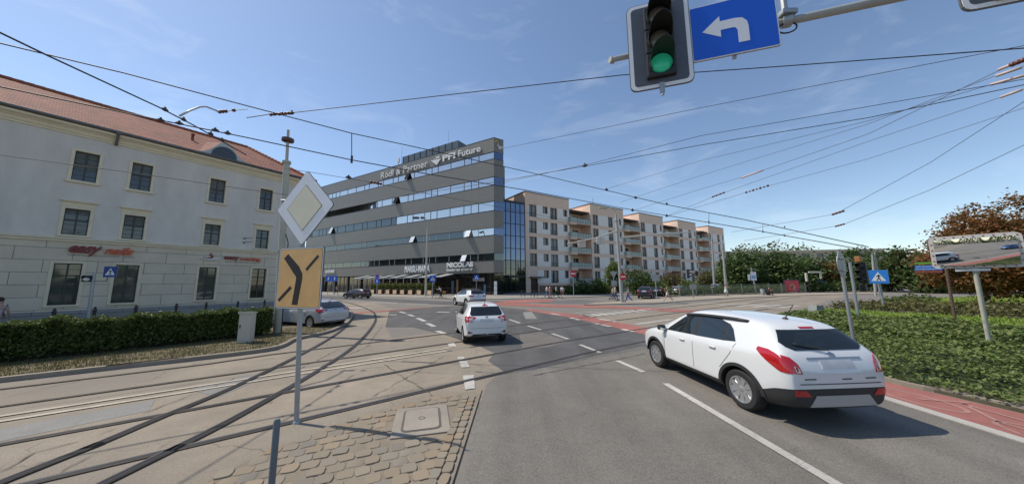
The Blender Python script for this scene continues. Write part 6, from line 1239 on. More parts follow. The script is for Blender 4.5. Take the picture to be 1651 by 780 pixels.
def tree(name, label, base, trunk_h, blobs, n, size, m, cat='tree', group=None, r0=.2, cl=34, sig=.16, limbs=5, low=.15):
    """tapered trunk with limbs reaching into the blobs, and a leafy crown; blobs relative to the base"""
    t = thing(name, label, cat, (base[0], base[1], 0), 0, group); mb = MB(); zt = max(b[0][2] for b in blobs)
    if trunk_h > 0:
        lean = (random.uniform(-.15, .15), random.uniform(-.15, .15)); top = Vector((lean[0], lean[1], trunk_h)); mb.tube([(0, 0, -.1), (lean[0] * .3, lean[1] * .3, trunk_h * .5), top], [r0 * 1.25, r0 * .9, r0 * .75], 9)
        for k in range(limbs):
            c, r_ = blobs[k % len(blobs)]; e = Vector(c) + Vector((random.uniform(-.6, .6) * r_[0], random.uniform(-.6, .6) * r_[1], random.uniform(-.1, .6) * r_[2])); md_ = top.lerp(e, .5) + Vector((0, 0, .12 * (e - top).length))
            mb.tube([top - Vector((0, 0, trunk_h * .12)), md_, e], [r0 * .55, r0 * .32, r0 * .08], 6)
    else:
        for k in range(5):
            c, r_ = blobs[k % len(blobs)]; mb.tube([(random.uniform(-.2, .2), random.uniform(-.2, .2), -.05), Vector(c) + Vector((random.uniform(-.5, .5) * r_[0], random.uniform(-.5, .5) * r_[1], .2 * r_[2]))], [.05, .02], 5)
    mb.build('trunk' if trunk_h > 0 else 'stems', BARK, t, True)
    c = MB(); leaves(c, clumps(blobs, n, cl, sig, low), size, .25, 1.5); c.build('crown' if trunk_h > 0 else 'foliage', m, t); return t
def blobsfor(w, h0, h1, n=6, d=None):
    """crown of several lobes filling width w between heights h0 and h1"""
    d = d or w; out = []; H_ = h1 - h0
    for k in range(n):
        a = 2 * math.pi * k / n + random.uniform(-.4, .4); rr_ = random.uniform(.28, .46); zz = random.uniform(.22, .62)
        out.append(((math.cos(a) * w * .27, math.sin(a) * d * .27, h0 + H_ * zz), (w * rr_ * .75, d * rr_ * .75, H_ * random.uniform(.26, .38))))
    out.append(((random.uniform(-.08, .08) * w, 0, h0 + H_ * .68), (w * .34, d * .34, H_ * .33))); out.append(((0, 0, h0 + H_ * .4), (w * .42, d * .42, H_ * .36))); return out
def ptree(name, label, px, Y, pyt, wpx, m, n=3500, size=.38, h0=1.2, th=None, cat='tree', group=None, sig=.17, cl=30, base=455, lobes=6):
    b = P(px, base, Y); top = P(px, pyt, Y).z; w = wpx / FPX * Y; return tree(name, label, (b.x, b.y), th if th is not None else min(top * .35, 3.0), blobsfor(w, h0, top, lobes), n, size, m, cat, group, .22 if th != 0 else .1, cl, sig)
grp = 'dark trees beyond the tram platform'
for i, (px0, Y, pyt, wpx, m, lab) in enumerate((
    (1192, 66, 402, 62, L_DARK, 'dark green tree at the left end of the tree belt beside the last pink block'), (1226, 70, 404, 74, L_DARK, 'broad dark tree behind the tram stop sign'), (1262, 68, 406, 70, L_DARK, 'broad dark tree above the red poster panel'),
    (1296, 74, 410, 62, L_DARK, 'dark tree behind the framed lamp arm'), (1176, 78, 420, 36, L_MID, 'lower mid green tree between the pink block and the dark belt'))): ptree('broadleaf_tree', lab, px0, Y, pyt, wpx, m, 4600, .42, .2, group=grp, sig=.2)
for i, (px0, Y, pyt, wpx, m, lab) in enumerate(((1205, 135, 393, 40, L_OLIVE, 'far olive tree showing over the cream roof, furthest left'), (1252, 138, 388, 46, L_OLIVE, 'tallest far olive tree over the cream roof'), (1292, 136, 391, 50, L_MID, 'far feathery tree over the right end of the cream roof'), (1228, 142, 396, 40, L_MID, 'far green tree top between two olive ones'))): ptree('broadleaf_tree', lab, px0, Y, pyt, wpx, m, 1700, .7, 3, group='tree tops behind the cream building', sig=.2)
ptree('autumn_tree', 'small golden brown tree beside the round sign back', 1326, 72, 421, 42, L_GOLD, 2600, .36, .4)
for i, (px0, Y, pyt, wpx, m, lab) in enumerate(((1352, 80, 409, 44, L_DARK, 'dark tree directly behind the round sign'), (1392, 70, 401, 60, L_DARK, 'dark tree behind the black signal post'), (1430, 62, 399, 70, L_DARK, 'tall dark tree behind the blue crossing sign'), (1474, 60, 400, 80, L_BROWN, 'browning tree left of the direction boards'), (1516, 54, 404, 74, L_DARK, 'dark tree behind the direction boards'))): ptree('broadleaf_tree', lab, px0, Y, pyt, wpx, m, 5200, .38, .3, group='dark trees behind the crossing sign', sig=.2)
for i, (px0, Y, pyt, wpx, lab) in enumerate(((1585, 28, 345, 110, 'rust coloured autumn tree behind the traffic mirror'), (1655, 27, 318, 150, 'tallest rust coloured tree at the right edge'), (1720, 30, 330, 140, 'rust coloured tree cut by the right edge'))):
    ptree('autumn_tree', lab, px0, Y, pyt, wpx, L_RUST, 30000, .16, .5, 2.6, sig=.125, cl=70, group='rust coloured trees on the right')
# shrubs in front of the apartments
for i, (px0, Y, pyt, wpx, m, lab) in enumerate((
    (912, 58, 461, 36, L_MID, 'low clipped green shrub behind the walkers by the entrance'), (938, 57, 452, 40, L_DARK, 'dark bushy shrub behind the small no-entry sign'), (962, 58, 449, 40, L_MID, 'mid green shrub left of the yield sign back'), (976, 62, 456, 50, L_DARK, 'low dark shrub at the foot of the second pink block'),
    (1030, 54, 432, 46, L_DARK, 'tall dark shrub behind the pale mast'), (1050, 56, 440, 44, L_MID, 'green shrub behind the parked navy off-roader'), (1075, 60, 439, 40, L_BROWN, 'brownish shrub between the third and fourth pink blocks'), (1100, 64, 446, 36, L_LIGHT, 'yellow green shrub behind the paired signals'), (1060, 50, 455, 40, L_MID, 'low green shrub between the two dark parked cars'), (1140, 66, 434, 34, L_OLIVE, 'olive shrub behind the thick leaning pole'), (1152, 70, 439, 26, L_LIGHT, 'bright yellow green shrub right of the thick leaning pole'))):
    ptree('shrub', lab, px0, Y, pyt, wpx, m, 1900, .27, -.6, 0, 'shrub', 'shrubs in front of the apartments', .22, 20)
ptree('small_tree', 'bright green slender tree in front of the second pink block', 990, 60, 421, 26, L_LIGHT, 1500, .3, 1.5, 2.2)
tree('hedge_shrub', 'long low clipped hedge beside the framed lamp arm', P(1322, 470, 63), 0, [((x, 0, .9), (1.6, 1.2, 1.2)) for x in np.arange(-4, 7.1, 1.4)], 3000, .25, L_DARK, 'hedge', None, .1, 14, .3)
fh0, fh1 = P(1098, 479, 50.6), P(1262, 475.5, 60); d_ = (fh1 - fh0); nn_ = int(d_.length / 1.3)
tree('fence_hedge', 'long green hedge running behind the platform fence', (fh0.x, fh0.y), 0, [((d_.x * k / nn_, d_.y * k / nn_, .65), (1.0, .7, .75)) for k in range(nn_ + 1)], 6500, .2, L_MID, 'hedge', None, .1, 12, .3)
# clipped privet hedge on the left verge
hA, hB = G(0, 593), G(432, 544.5); hD = (hB - hA).normalized(); hO = Vector((-hD.y, hD.x, 0)) * .62; h0_, h1_ = hA - hD * 14 + hO, hB + hO; HD = (h1_ - h0_); hu = HD.normalized(); hn = Vector((-hu.y, hu.x)); HL = HD.length
hg = thing('clipped_hedge', 'long clipped green hedge with woody lower stems on the left verge', 'hedge', (h0_.x, h0_.y, .1), math.atan2(hu.y, hu.x))
pts = []; N = 64000
x = rng.uniform(0, HL, N) ; x = np.where(rng.random(N) < .75, HL - (HL - x) * .55, x); sel = rng.random(N); y = rng.uniform(-.62, .62, N); z = rng.uniform(.1, 1.06, N)
bump_ = .05 * np.sin(x * 3.1) + .05 * np.sin(x * 7.7 + 1) 
top = sel < .42; z = np.where(top, 1.02 + bump_ + rng.normal(size=N) * .05, z); fr_ = (sel >= .42) & (sel < .8); y = np.where(fr_, -.62 + bump_ + np.abs(rng.normal(size=N)) * .10, y); keep = top | ~fr_ | (z > .12 + .22 * rng.random(N) ** 2); keep &= ~(~top & ~fr_ & (z < .35))
en = rng.random(N) < .03; x = np.where(en, HL + rng.normal(size=N) * .05, x)
mb = MB(); leaves(mb, np.stack([x, y, z], 1)[keep], .062, .15, 1.7); mb.build('foliage', leafmat('privet', [(.05, .08, .018), (.08, .118, .027), (.115, .15, .042), (.145, .175, .05), (.06, .075, .025)], .3), hg)
mb = MB(); 
for k in range(420):
    xx = random.uniform(HL * .35, HL); yy = random.uniform(-.5, .5); mb.tube([(xx, yy, -.02), (xx + random.uniform(-.2, .2), yy + random.uniform(-.1, .1), .9)], [.014, .006], 4)
mb.build('stems', mat('hedge_stem', (.075, .06, .045), .9), hg)
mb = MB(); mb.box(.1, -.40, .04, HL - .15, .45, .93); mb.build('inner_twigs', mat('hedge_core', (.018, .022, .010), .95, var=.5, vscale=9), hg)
GRASS = leafmat('dry_grass', [(.14, .13, .05), (.20, .17, .08), (.10, .12, .035), (.16, .135, .07), (.085, .11, .03)], .3)
def blades(mb, P_, h_, w=.012, bend=.4):
    n = len(P_); a = rng.uniform(0, 2 * math.pi, n); hh_ = h_ * rng.uniform(.5, 1.3, n); dx, dy = np.cos(a), np.sin(a); b = rng.uniform(.1, bend, n) * hh_
    v = np.zeros((n, 4, 3)); P_ = np.asarray(P_); v[:, 0] = P_ + np.stack([-dy * w, dx * w, 0 * a], 1); v[:, 1] = P_ + np.stack([dy * w, -dx * w, 0 * a], 1)
    v[:, 2] = P_ + np.stack([dx * b + dy * w * .3, dy * b - dx * w * .3, hh_], 1); v[:, 3] = P_ + np.stack([dx * b - dy * w * .3, dy * b + dx * w * .3, hh_], 1)
    o = len(mb.v); mb.v += [tuple(q) for q in v.reshape(-1, 3).tolist()]; mb.f += [(o + 4 * i, o + 4 * i + 1, o + 4 * i + 2, o + 4 * i + 3) for i in range(n)]; mb.mi += [mb.m] * n
mb = MB(); Pg = []
while len(Pg) < 24000:
    s_ = random.uniform(-14, 3.6); o_ = random.uniform(13.9, 15.2 + max(0, (s_ + 8) * .42))
    if s_ > 1.8 and random.random() < .3: continue
    q = T(s_, o_)
    if s_ > 3.0 and q.x > -8.9: continue
    if math.sin(s_ * 3.1) + math.sin(o_ * 9 + s_) < -1.1 and random.random() < .8: continue
    Pg.append((q.x, q.y, .1))
Pg = np.array(Pg); Pg = Pg[inpoly(Pg[:, :2], VP2)]; blades(mb, Pg, .055, .009); stuff(mb.build('grass', GRASS))
# right: the planted island
isl = [Vector((9.05, -12)), Vector((9.0, 4.5)), Vector((8.62, 7.2)), Vector((8.75, 10.0)), Vector((9.3, 12.5)), Vector((10.6, 14.6)), G(1225, 516), G(1255, 510), G(1310, 499.5), G(1345, 498.5), G(1392, 494), Vector((46, 37)), Vector((90, 50)), Vector((95, -12))]
isl2 = [(p.x, p.y) for p in isl]
flat('planted_island', isl2, .06, mat('island_soil', (.085, .075, .045), .95, var=.35, vscale=1.5, bump=.6, bscale=12), kerb=True)
kb = MB(); ribbon(kb, spline([isl[0], isl[1], isl[2], isl[3], isl[4], isl[5], isl[6], isl[7], isl[8], isl[9], isl[10]], 5), .14, .085, -.05); struct(kb.build('kerb', A_KERB))
def hmap(x, y): return .20 + .10 * np.sin(x * .9 + .5 * y) + .09 * np.sin(y * 1.7 - x * .6) + .06 * np.sin(x * 2.9 + y * 2.3)
def edge_d(P_, poly):
    d = np.full(len(P_), 1e9); n = len(poly)
    for i in range(n):
        a, b_ = np.array(poly[i]), np.array(poly[(i + 1) % n]); ab = b_ - a; t_ = np.clip(((P_ - a) @ ab) / (ab @ ab), 0, 1); d = np.minimum(d, np.linalg.norm(P_ - a - t_[:, None] * ab, axis=1))
    return d
def dist_scatter(n, y0, y1, x0, x1, dens=18.):
    """points on the island, denser close to the camera"""
    out = []; tot = 0
    while tot < n:
        q = np.stack([rng.uniform(x0, x1, 40000), rng.uniform(y0, y1, 40000)], 1); w = np.minimum(1, (dens / (q[:, 0] ** 2 + q[:, 1] ** 2) ** .5) ** 1.6 * .6); q = q[(rng.random(len(q)) < w) & inpoly(q, isl2)]; out.append(q); tot += len(q)
    return np.concatenate(out)[:n]
def ln(a, b_):
    d = (b_ - a).normalized(); return lambda q: (q[:, 0] - a[0]) * -d[1] + (q[:, 1] - a[1]) * d[0]
zA = ln(G(1345, 507), G(1650, 529)); zB = ln(G(1345, 500.5), G(1650, 518)); zC = ln(G(1380, 487, .3), G(1651, 494, .3)); zD = zC
q = dist_scatter(170000, -3, 34, 8.6, 60); d = edge_d(q, isl2); a_ = zA(q); front = q[(a_ < 0)]; dfr = d[a_ < 0]
hh = np.minimum(hmap(front[:, 0], front[:, 1]) + .08, .08 + dfr * .45) * np.clip(-a_[a_ < 0] / 3.5, .15, 1); zz = hh * (.35 + .65 * rng.random(len(front)) ** .4)
keep = rng.random(len(front)) > .35 * (np.sin(front[:, 0] * 1.3 + front[:, 1] * 2.1) > .75)
lsz = .075 * np.clip(np.linalg.norm(front, axis=1) / 13, .8, 2.0)
mb = MB(); P3 = np.column_stack([front, zz + .06])[keep]; dd = np.linalg.norm(front, axis=1)[keep]
for lo, hi, sz in ((0, 11, .05), (11, 14, .058), (14, 18, .075), (18, 99, .11)): leaves(mb, P3[(dd >= lo) & (dd < hi)], sz, .7, 1.5)
IVY = leafmat('ivy_leaf', [(0.099, 0.1518, 0.0359), (0.1452, 0.2046, 0.0497), (0.1914, 0.2442, 0.069), (0.1122, 0.1584, 0.0414), (0.2244, 0.2574, 0.0828), (0.1056, 0.1254, 0.0442), (0.0726, 0.1122, 0.0304)], .3)
stuff(mb.build('ground_cover', IVY))
mb = MB(); gx, gy = np.meshgrid(np.linspace(8.7, 34, 60), np.linspace(-3, 24, 60)); qq = np.stack([gx.ravel(), gy.ravel()], 1); ok = inpoly(qq, isl2) & (zA(qq) < .0); de = edge_d(qq, isl2); zz = np.where(ok, np.minimum(hmap(qq[:, 0], qq[:, 1]) - .10, de * .35) * np.clip(-zA(qq) / 3.5, .0, 1), 0) + .065
idx = ok.reshape(60, 60); vs = np.column_stack([qq, zz]); fs = [(j * 60 + i, j * 60 + i + 1, (j + 1) * 60 + i + 1, (j + 1) * 60 + i) for j in range(59) for i in range(59) if idx[j, i] and idx[j, i + 1] and idx[j + 1, i] and idx[j + 1, i + 1]]
mb.add(vs.tolist(), fs); stuff(mb.build('ground_cover', mat('ivy_litter', (.028, .042, .012), .95, var=.4, vscale=7, bump=.8, bscale=16), smooth=True))
LAWN = leafmat('lawn_blade', [(.21, .30, .045), (.26, .345, .055), (.18, .26, .04), (.29, .34, .08)], .35)
q = dist_scatter(70000, 4, 48, 9, 90, 30); a_, b_, c_ = zA(q), zB(q), zC(q)
bea = q[:, 0] / q[:, 1] > 1.31 + .05 * np.sin(q[:, 0]); strip = ((a_ >= 0) & (b_ < 0)) | ((c_ > 0) & bea)
mb = MB(); pp = q[strip]; blades(mb, np.column_stack([pp, np.full(len(pp), .06)]), .16, .035, .7); stuff(mb.build('lawn_grass', LAWN))
g2 = MB(); gx, gy = np.meshgrid(np.linspace(9, 90, 130), np.linspace(4, 48, 100)); qq = np.stack([gx.ravel(), gy.ravel()], 1); ok = (inpoly(qq, isl2) & (edge_d(qq, isl2) > .25) & ((zA(qq) > -.3) & (zB(qq) < .5) | ((zC(qq) > 0) & (qq[:, 0] / qq[:, 1] > 1.3)))).reshape(100, 130)
vs = np.column_stack([qq, np.full(len(qq), .085)]); g2.add(vs.tolist(), [(j * 130 + i, j * 130 + i + 1, (j + 1) * 130 + i + 1, (j + 1) * 130 + i) for j in range(99) for i in range(129) if ok[j, i] and ok[j, i + 1] and ok[j + 1, i] and ok[j + 1, i + 1]]); struct(g2.build('lawn', mat('lawn_turf', (.19, .265, .042), .95, var=.25, vscale=2, bump=.5, bscale=30)))
bad = q[(b_ >= 0) & (c_ < 0)]
mb = MB(); hb = .18 + .16 * np.sin(bad[:, 0] * 1.1) * np.sin(bad[:, 1] * 1.4) + .30 * rng.random(len(bad)); leaves(mb, np.column_stack([bad, .06 + hb * rng.random(len(bad)) ** .5 * 1.3]), .16, .5, 1.4); stuff(mb.build('low_shrubbery', L_OLIVE))
far = q[(c_ >= 0) & ~bea]; mb = MB(); leaves(mb, np.column_stack([far, .06 + (.35 + .3 * np.sin(far[:, 0] * .7)) * rng.random(len(far))]), .22, .5, 1.4); stuff(mb.build('low_shrubbery', L_MID))

back = MB(); nb = 9000; a_ = rng.uniform(math.pi * .95, math.pi * 1.95, nb); rr_ = rng.uniform(68, 80, nb); hh = rng.random(nb) ** .8 * (7 + 3 * np.sin(a_ * 17) + 2 * np.sin(a_ * 41)); leaves(back, np.stack([rr_ * np.cos(a_), rr_ * np.sin(a_), hh], 1), 1.0, .2, 1.3); stuff(back.build('treeline', L_MID))

# ================================================================== PEOPLE
SKIN = mat('skin', (.48, .29, .21), .6); SHOE = mat('shoe_dark', (.04, .035, .035), .6); SHOEW = mat('shoe_white', (.6, .6, .6), .6)
def cloth(c): return mat('cloth_%d_%d_%d' % tuple(int(q * 255) for q in c), c, .85, var=.12, vscale=6)
def skinmesh(name, nodes, edges, m, parent, sub=1):
    me = bpy.data.meshes.new(name); me.from_pydata([n[0] for n in nodes], edges, []); o = link(name, me); o.modifiers.new('k', 'SKIN').use_smooth_shade = True
    for i, d in enumerate(me.skin_vertices[0].data): d.radius = (nodes[i][1], nodes[i][1] if len(nodes[i]) < 3 else nodes[i][2]); d.use_root = (i == 0)
    s_ = o.modifiers.new('s', 'SUBSURF'); s_.levels = sub; s_.render_levels = sub
    m2 = mesh_eval(o); o.modifiers.clear(); o.data = m2; m2.materials.clear(); m2.materials.append(m); smooth_mesh(m2); o.parent = parent; return o
def person(label, base, rz, H=1.72, stride=.25, top=(.7, .7, .7), legs=(.1, .1, .15), hair=(.05, .03, .02), longhair=False, shorts=False, dress=False, sleeves='short', sit=0.0, arms=None, shoes=None, group=None, lean=0.0):
    t = thing('person', label, 'person', base, rz, group); k = H / 1.75
    def V(x, y, z): return (x * k, y * k, z * k)
    pz = .93 if not sit else .50; L = lean
    tor = {'pel': V(0, 0, pz), 'sp': V(.04 * L, 0, pz + .22), 'ch': V(.14 * L, 0, pz + .40), 'nb': V(.22 * L, 0, pz + .54), 'nk': V(.26 * L + .01, 0, pz + .60), 'hd': V(.30 * L + .025, 0, pz + .69), 'ht': V(.32 * L + .02, 0, pz + .79)}
    nodes = [(tor['pel'], .125 * k, .10 * k), (tor['sp'], .115 * k, .09 * k), (tor['ch'], .14 * k, .10 * k), (tor['nb'], .07 * k), (tor['nk'], .052 * k), (tor['hd'], .088 * k, .098 * k), (tor['ht'], .07 * k, .08 * k)]
    edges = [(0, 1), (1, 2), (2, 3), (3, 4), (4, 5), (5, 6)]; shirt = [(nodes[0][0], .138 * k, .115 * k), (nodes[1][0], .13 * k, .105 * k), (nodes[2][0], .155 * k, .118 * k), ((tor['nb'][0], 0, tor['nb'][2] - .02), .075 * k)]; sedge = [(0, 1), (1, 2), (2, 3)]
    leg = [((0, 0, pz * k), .13 * k, .11 * k)]; ledge = []; feet = []; hands = []
    for sg in (1, -1):
        sw = sg * stride
        if sit: hip, kn, an = V(0, sg * .10, pz - .02), V(.42, sg * .13, .50), V(.40, sg * .13, .09)
        else:
            bend = .10 if sw < 0 else .03; hip = V(0, sg * .085, .88); kn = V(math.sin(sw) * .42 + bend * .5, sg * .085, .50 + .02 * abs(sw)); an = V(math.sin(sw * 1.25) * .80 - (bend if sw < 0 else 0), sg * .085, .085 + (.12 if sw < -.2 else 0))
        i = len(nodes); nodes += [(hip, .095 * k), (kn, .062 * k), (tuple((Vector(kn) * .45 + Vector(an) * .55)), .058 * k), (an, .04 * k), (tuple(Vector(an) + Vector((.13, 0, -.045)) * k), .038 * k)]; edges += [(0, i), (i, i + 1), (i + 1, i + 2), (i + 2, i + 3), (i + 3, i + 4)]
        j = len(leg); end = tuple((Vector(hip) * .2 + Vector(kn) * .8)) if shorts else None
        if shorts: leg += [(hip, .112 * k), (end, .098 * k)]; ledge += [(0, j), (j, j + 1)]
        else: leg += [(hip, .108 * k), (kn, .078 * k), (tuple(Vector(an) * .94 + Vector(kn) * .06), .06 * k)]; ledge += [(0, j), (j, j + 1), (j + 1, j + 2)]
        feet.append(an)
        sh = V(.14 * L + 0, sg * .185, pz + .47); a_ = -sw * .9 if arms is None else arms[0 if sg > 0 else 1]
        el = (sh[0] + math.sin(a_) * .28 * k, sh[1] + sg * .05 * k, sh[2] - math.cos(a_) * .28 * k); b_ = a_ + .35 if arms is None else a_ + 1.3; wr_ = (el[0] + math.sin(b_) * .25 * k, el[1] - sg * .01, el[2] - math.cos(b_) * .25 * k)
        dv = (Vector(wr_) - Vector(el)).normalized(); palm = Vector(wr_) + dv * .07 * k
        i = len(nodes); nodes += [(sh, .058 * k), (el, .042 * k), (wr_, .028 * k), (tuple(palm), .030 * k, .018 * k)]; edges += [(2, i), (i, i + 1), (i + 1, i + 2), (i + 2, i + 3)]; hands.append((palm, dv, sg))
        j = len(shirt); q = Vector(sh).lerp(Vector(el), .62) if sleeves == 'short' else Vector(wr_); shirt += [(sh, .075 * k), (tuple(q if sleeves == 'short' else Vector(el)), .062 * k)] + ([(tuple(q), .045 * k)] if sleeves != 'short' else []); sedge += [(2, j), (j, j + 1)] + ([(j + 1, j + 2)] if sleeves != 'short' else [])
    b = skinmesh('body', nodes, edges, SKIN, t)
    ex = MB(); hd = Vector(tor['hd']); ex.ball(hd + Vector((.10, 0, -.005)) * k, (.018 * k, .014 * k, .022 * k), 5)
    for sg in (1, -1): ex.ball(hd + Vector((.0, sg * .092, 0)) * k, (.02 * k, .012 * k, .03 * k), 5)
    for palm, dv, sg in hands:
        side = Vector((dv.z, 0, -dv.x)).normalized()
        for q, l_ in ((-.022, .07), (-.007, .08), (.008, .075), (.022, .06)):
            p0 = palm + side * q * k; ex.tube([p0, p0 + dv * l_ * .5 * k, p0 + (dv * l_ + Vector((0, -sg, 0)) * .02) * k], [.0085 * k, .008 * k, .006 * k], 5)
        p0 = palm + side * .026 * k - dv * .03 * k; ex.tube([p0, p0 + (side * .03 + dv * .03) * k], [.010 * k, .007 * k], 5)
    m3 = bpy.data.meshes.new('x'); m3.from_pydata([tuple(q) for q in ex.v], [], ex.f); bm = bmesh.new(); bm.from_mesh(b.data); bm.from_mesh(m3); bm.to_mesh(b.data); bm.free(); smooth_mesh(b.data)
    ey = MB()
    for sg in (1, -1): ey.ball(hd + Vector((.083, sg * .034, .018)) * k, .011 * k, 4)
    ey.bbox(hd.x + .085 * k, -.022 * k, hd.z - .05 * k, hd.x + .097 * k, .022 * k, hd.z - .042 * k, .002); ey.build('face_features', mat('face_dark', (.05, .025, .02), .5), b)
    hm = MB(); hm.ball(hd + Vector((-.022, 0, .035)) * k, (.105 * k, .103 * k, .10 * k), 8)
    if longhair: hm.ball(hd + Vector((-.075, 0, -.09)) * k, (.06 * k, .095 * k, .15 * k), 8)
    hm.build('hair', mat('hair_%d' % int(hair[0] * 999), hair, .7), b, True)
    if dress:
        d_ = MB(); d_.lathe([(.30, pz - .44), (.34, pz - .46), (.25, pz - .2), (.155, pz + .02), (.125, pz + .2), (.15, pz + .36), (.15, pz + .46), (.07, pz + .53)], 16, Matrix.Diagonal((k * .8, k, k, 1))); d_.build('dress', cloth(top), b, True)
    else:
        skinmesh('shirt', shirt, sedge, cloth(top), b); skinmesh('shorts' if shorts else 'trousers', leg, ledge, cloth(legs), b)
    for an in feet: s_ = MB(); s_.bbox(an[0] - .07 * k, an[1] - .045 * k, an[2] - .085 * k, an[0] + .19 * k, an[1] + .045 * k, an[2] + .0 * k, .03); s_.build('shoe', shoes or SHOE, b, True)
    return t
def at(px, py): q = G(px, py); return (q.x, q.y, .0)
def hgt(px, py, pt): b = G(px, py); return P(px, pt, b.y).z
wk = 'people walking along the far pavement'
def on(px, py, z=.105): q = G(px, py, z); return (q.x, q.y, z)
person('person in pale top and blue jeans walking left of the one in dark red', on(882, 479.5), R(10), 1.75, .3, (.55, .53, .52), (.10, .14, .24), group=wk, sleeves='long')
person('person in dark red top and sand trousers beside the one in jeans', on(887, 480), R(15), 1.8, .2, (.22, .03, .04), (.30, .17, .10), group=wk)
person('person in white shirt and black trousers walking between the red top and the white T-shirt', on(897, 479), R(-10), 1.7, .35, (.60, .58, .60), (.02, .02, .03), group=wk)
person('person in white T-shirt and brown shorts seen from behind stepping off the pavement', on(907, 482, .01), R(80), 1.85, .4, (.70, .70, .70), (.18, .10, .09), shorts=True, group=wk)
person('person with pale backpack top and dark jeans at the edge of the platform road', on(988.5, 484.5, .01), R(-20), 1.7, .4, (.55, .48, .42), (.08, .10, .16), group=wk)
person('bare-headed person in cream T-shirt and blue jeans left of the pale mast', on(992.5, 484, .01), R(-15), 1.85, .3, (.60, .52, .44), (.08, .12, .22), group=wk)
person('person in white top and bright blue trousers right of the pale mast', on(1013.5, 486.5, .10), R(165), 1.65, .35, (.66, .64, .68), (.06, .14, .50), hair=(.35, .22, .10), longhair=True, shoes=SHOEW, group=wk)
person('striding person in dark T-shirt and pale shorts on the tram platform', on(1077, 485.5, .09), R(175), 1.78, .5, (.03, .03, .045), (.52, .47, .42), shorts=True, hair=(.12, .05, .03), shoes=SHOEW, arms=(.2, 1.0), group=wk)
person('red-haired person in white dress by the platform fence', on(1171, 476.8, .09), R(-70), 1.75, .1, (.72, .72, .73), dress=True, hair=(.34, .05, .02), longhair=True, arms=(.9, .9))
t = person('person in dark clothes sitting low beside the tram stop bin', on(1240, 475.5, .09), R(-30), 1.75, 0, (.03, .03, .05), (.10, .03, .04), sit=1, arms=(.5, .6), lean=.3)
q = on(1240, 475.5, .09); bn = thing('bench', 'small dark bench under the sitting person at the tram stop', 'bench', (q[0], q[1], .09), R(-30)); mb = MB(); mb.bbox(-.3, -.8, .33, .15, .8, .385, .01); mb.build('seat', HOUS, bn)
for y in (-.6, .6): mb = MB(); mb.bbox(-.25, y - .04, 0, .1, y + .04, .33, .01); mb.build('leg', HOUS, bn)
q = on(1230, 475.5, .09); bn = thing('litter_bin', 'grey litter bin left of the sitting person', 'bin', q); mb = MB(); mb.lathe([(.26, 0), (.30, .95), (.27, 1.0)], 14); mb.build('body', SBACK, bn, 40); mb = MB(); mb.lathe([(.32, .98), (.32, 1.04), (.18, 1.12), (0, 1.13)], 14); mb.build('lid', HOUS, bn, 40)
person('person in pale top walking by the dark office doorway', on(542, 474.6), R(0), 1.75, .3, (.50, .42, .42), (.04, .04, .05))
ql = onplane(-4, 505, LA + Vector((LF.y, -LF.x, 0)) * 1.9, LF); person('person in pale clothes cut by the left edge by the stucco wall', (ql.x, ql.y, .12), R(120), 1.72, .2, (.55, .50, .50), (.3, .28, .27))
# cyclist standing over a bicycle at the terrace end
q = on(710, 480.5); by = thing('bicycle', 'dark bicycle held by the person at the end of the terrace', 'bicycle', q, R(170))
for x in (-.52, .52):
    w = MB(); w.tube([(x + .34 * math.cos(a), 0, .35 + .34 * math.sin(a)) for a in np.linspace(0, 2 * math.pi, 25)], .02, 6); wh = w.build('wheel', TYRE, by, True); w = MB()
    for a in range(8): w.tube([(x, 0, .35), (x + .33 * math.cos(a * math.pi / 4), 0, .35 + .33 * math.sin(a * math.pi / 4))], .004, 4)
    w.build('spokes', GALV, wh)
w = MB()
for a, b_ in (((-.52, 0, .35), (-.10, 0, .34)), ((-.10, 0, .34), (-.20, 0, .85)), ((-.52, 0, .35), (-.18, 0, .78)), ((-.10, 0, .34), (.36, 0, .80)), ((-.18, 0, .80), (.34, 0, .88)), ((.33, 0, .95), (.52, 0, .35))): w.tube([a, b_], .018, 6)
w.build('frame', HOUS, by); w = MB(); w.bbox(-.34, -.08, .92, -.08, .08, .98, .03); w.tube([(-.2, 0, .8), (-.2, 0, .94)], .014, 6); w.build('saddle', HOUS, by); w = MB(); w.tube([(.22, -.28, 1.02), (.34, -.1, 1.0), (.34, .1, 1.0), (.22, .28, 1.02)], .014, 6); w.tube([(.33, 0, .95), (.34, 0, 1.0)], .014, 6); w.build('handlebar', HOUS, by)
w = MB(); w.bbox(-.75, -.2, .72, -.4, .2, 1.0, .03); w.build('basket', mat('orange_bag', (.50, .20, .03), .6), by)
person('person in white shirt bending over the bicycle at the end of the terrace', (q[0], q[1] + .35, q[2]), R(175), 1.75, .1, (.66, .62, .64), (.02, .02, .03), lean=1.1, arms=(.6, .7))
# parked bicycle rack hoops and small bollards by the glass entrance
for i, px0 in enumerate((843, 859, 864)):
    q = on(px0, 478.5); h_ = thing('hoop', ['first thin dark hoop on the pavement by the pink entrance', 'second thin dark hoop on the pavement by the pink entrance', 'third thin dark hoop on the pavement by the pink entrance'][i], 'bollard', q, R(30)); w = MB(); w.tube([(-.3, 0, 0), (-.3, 0, .8), (-.2, 0, .95), (.2, 0, .95), (.3, 0, .8), (.3, 0, 0)], .045, 7); w.build('tube', HOUS, h_, True)

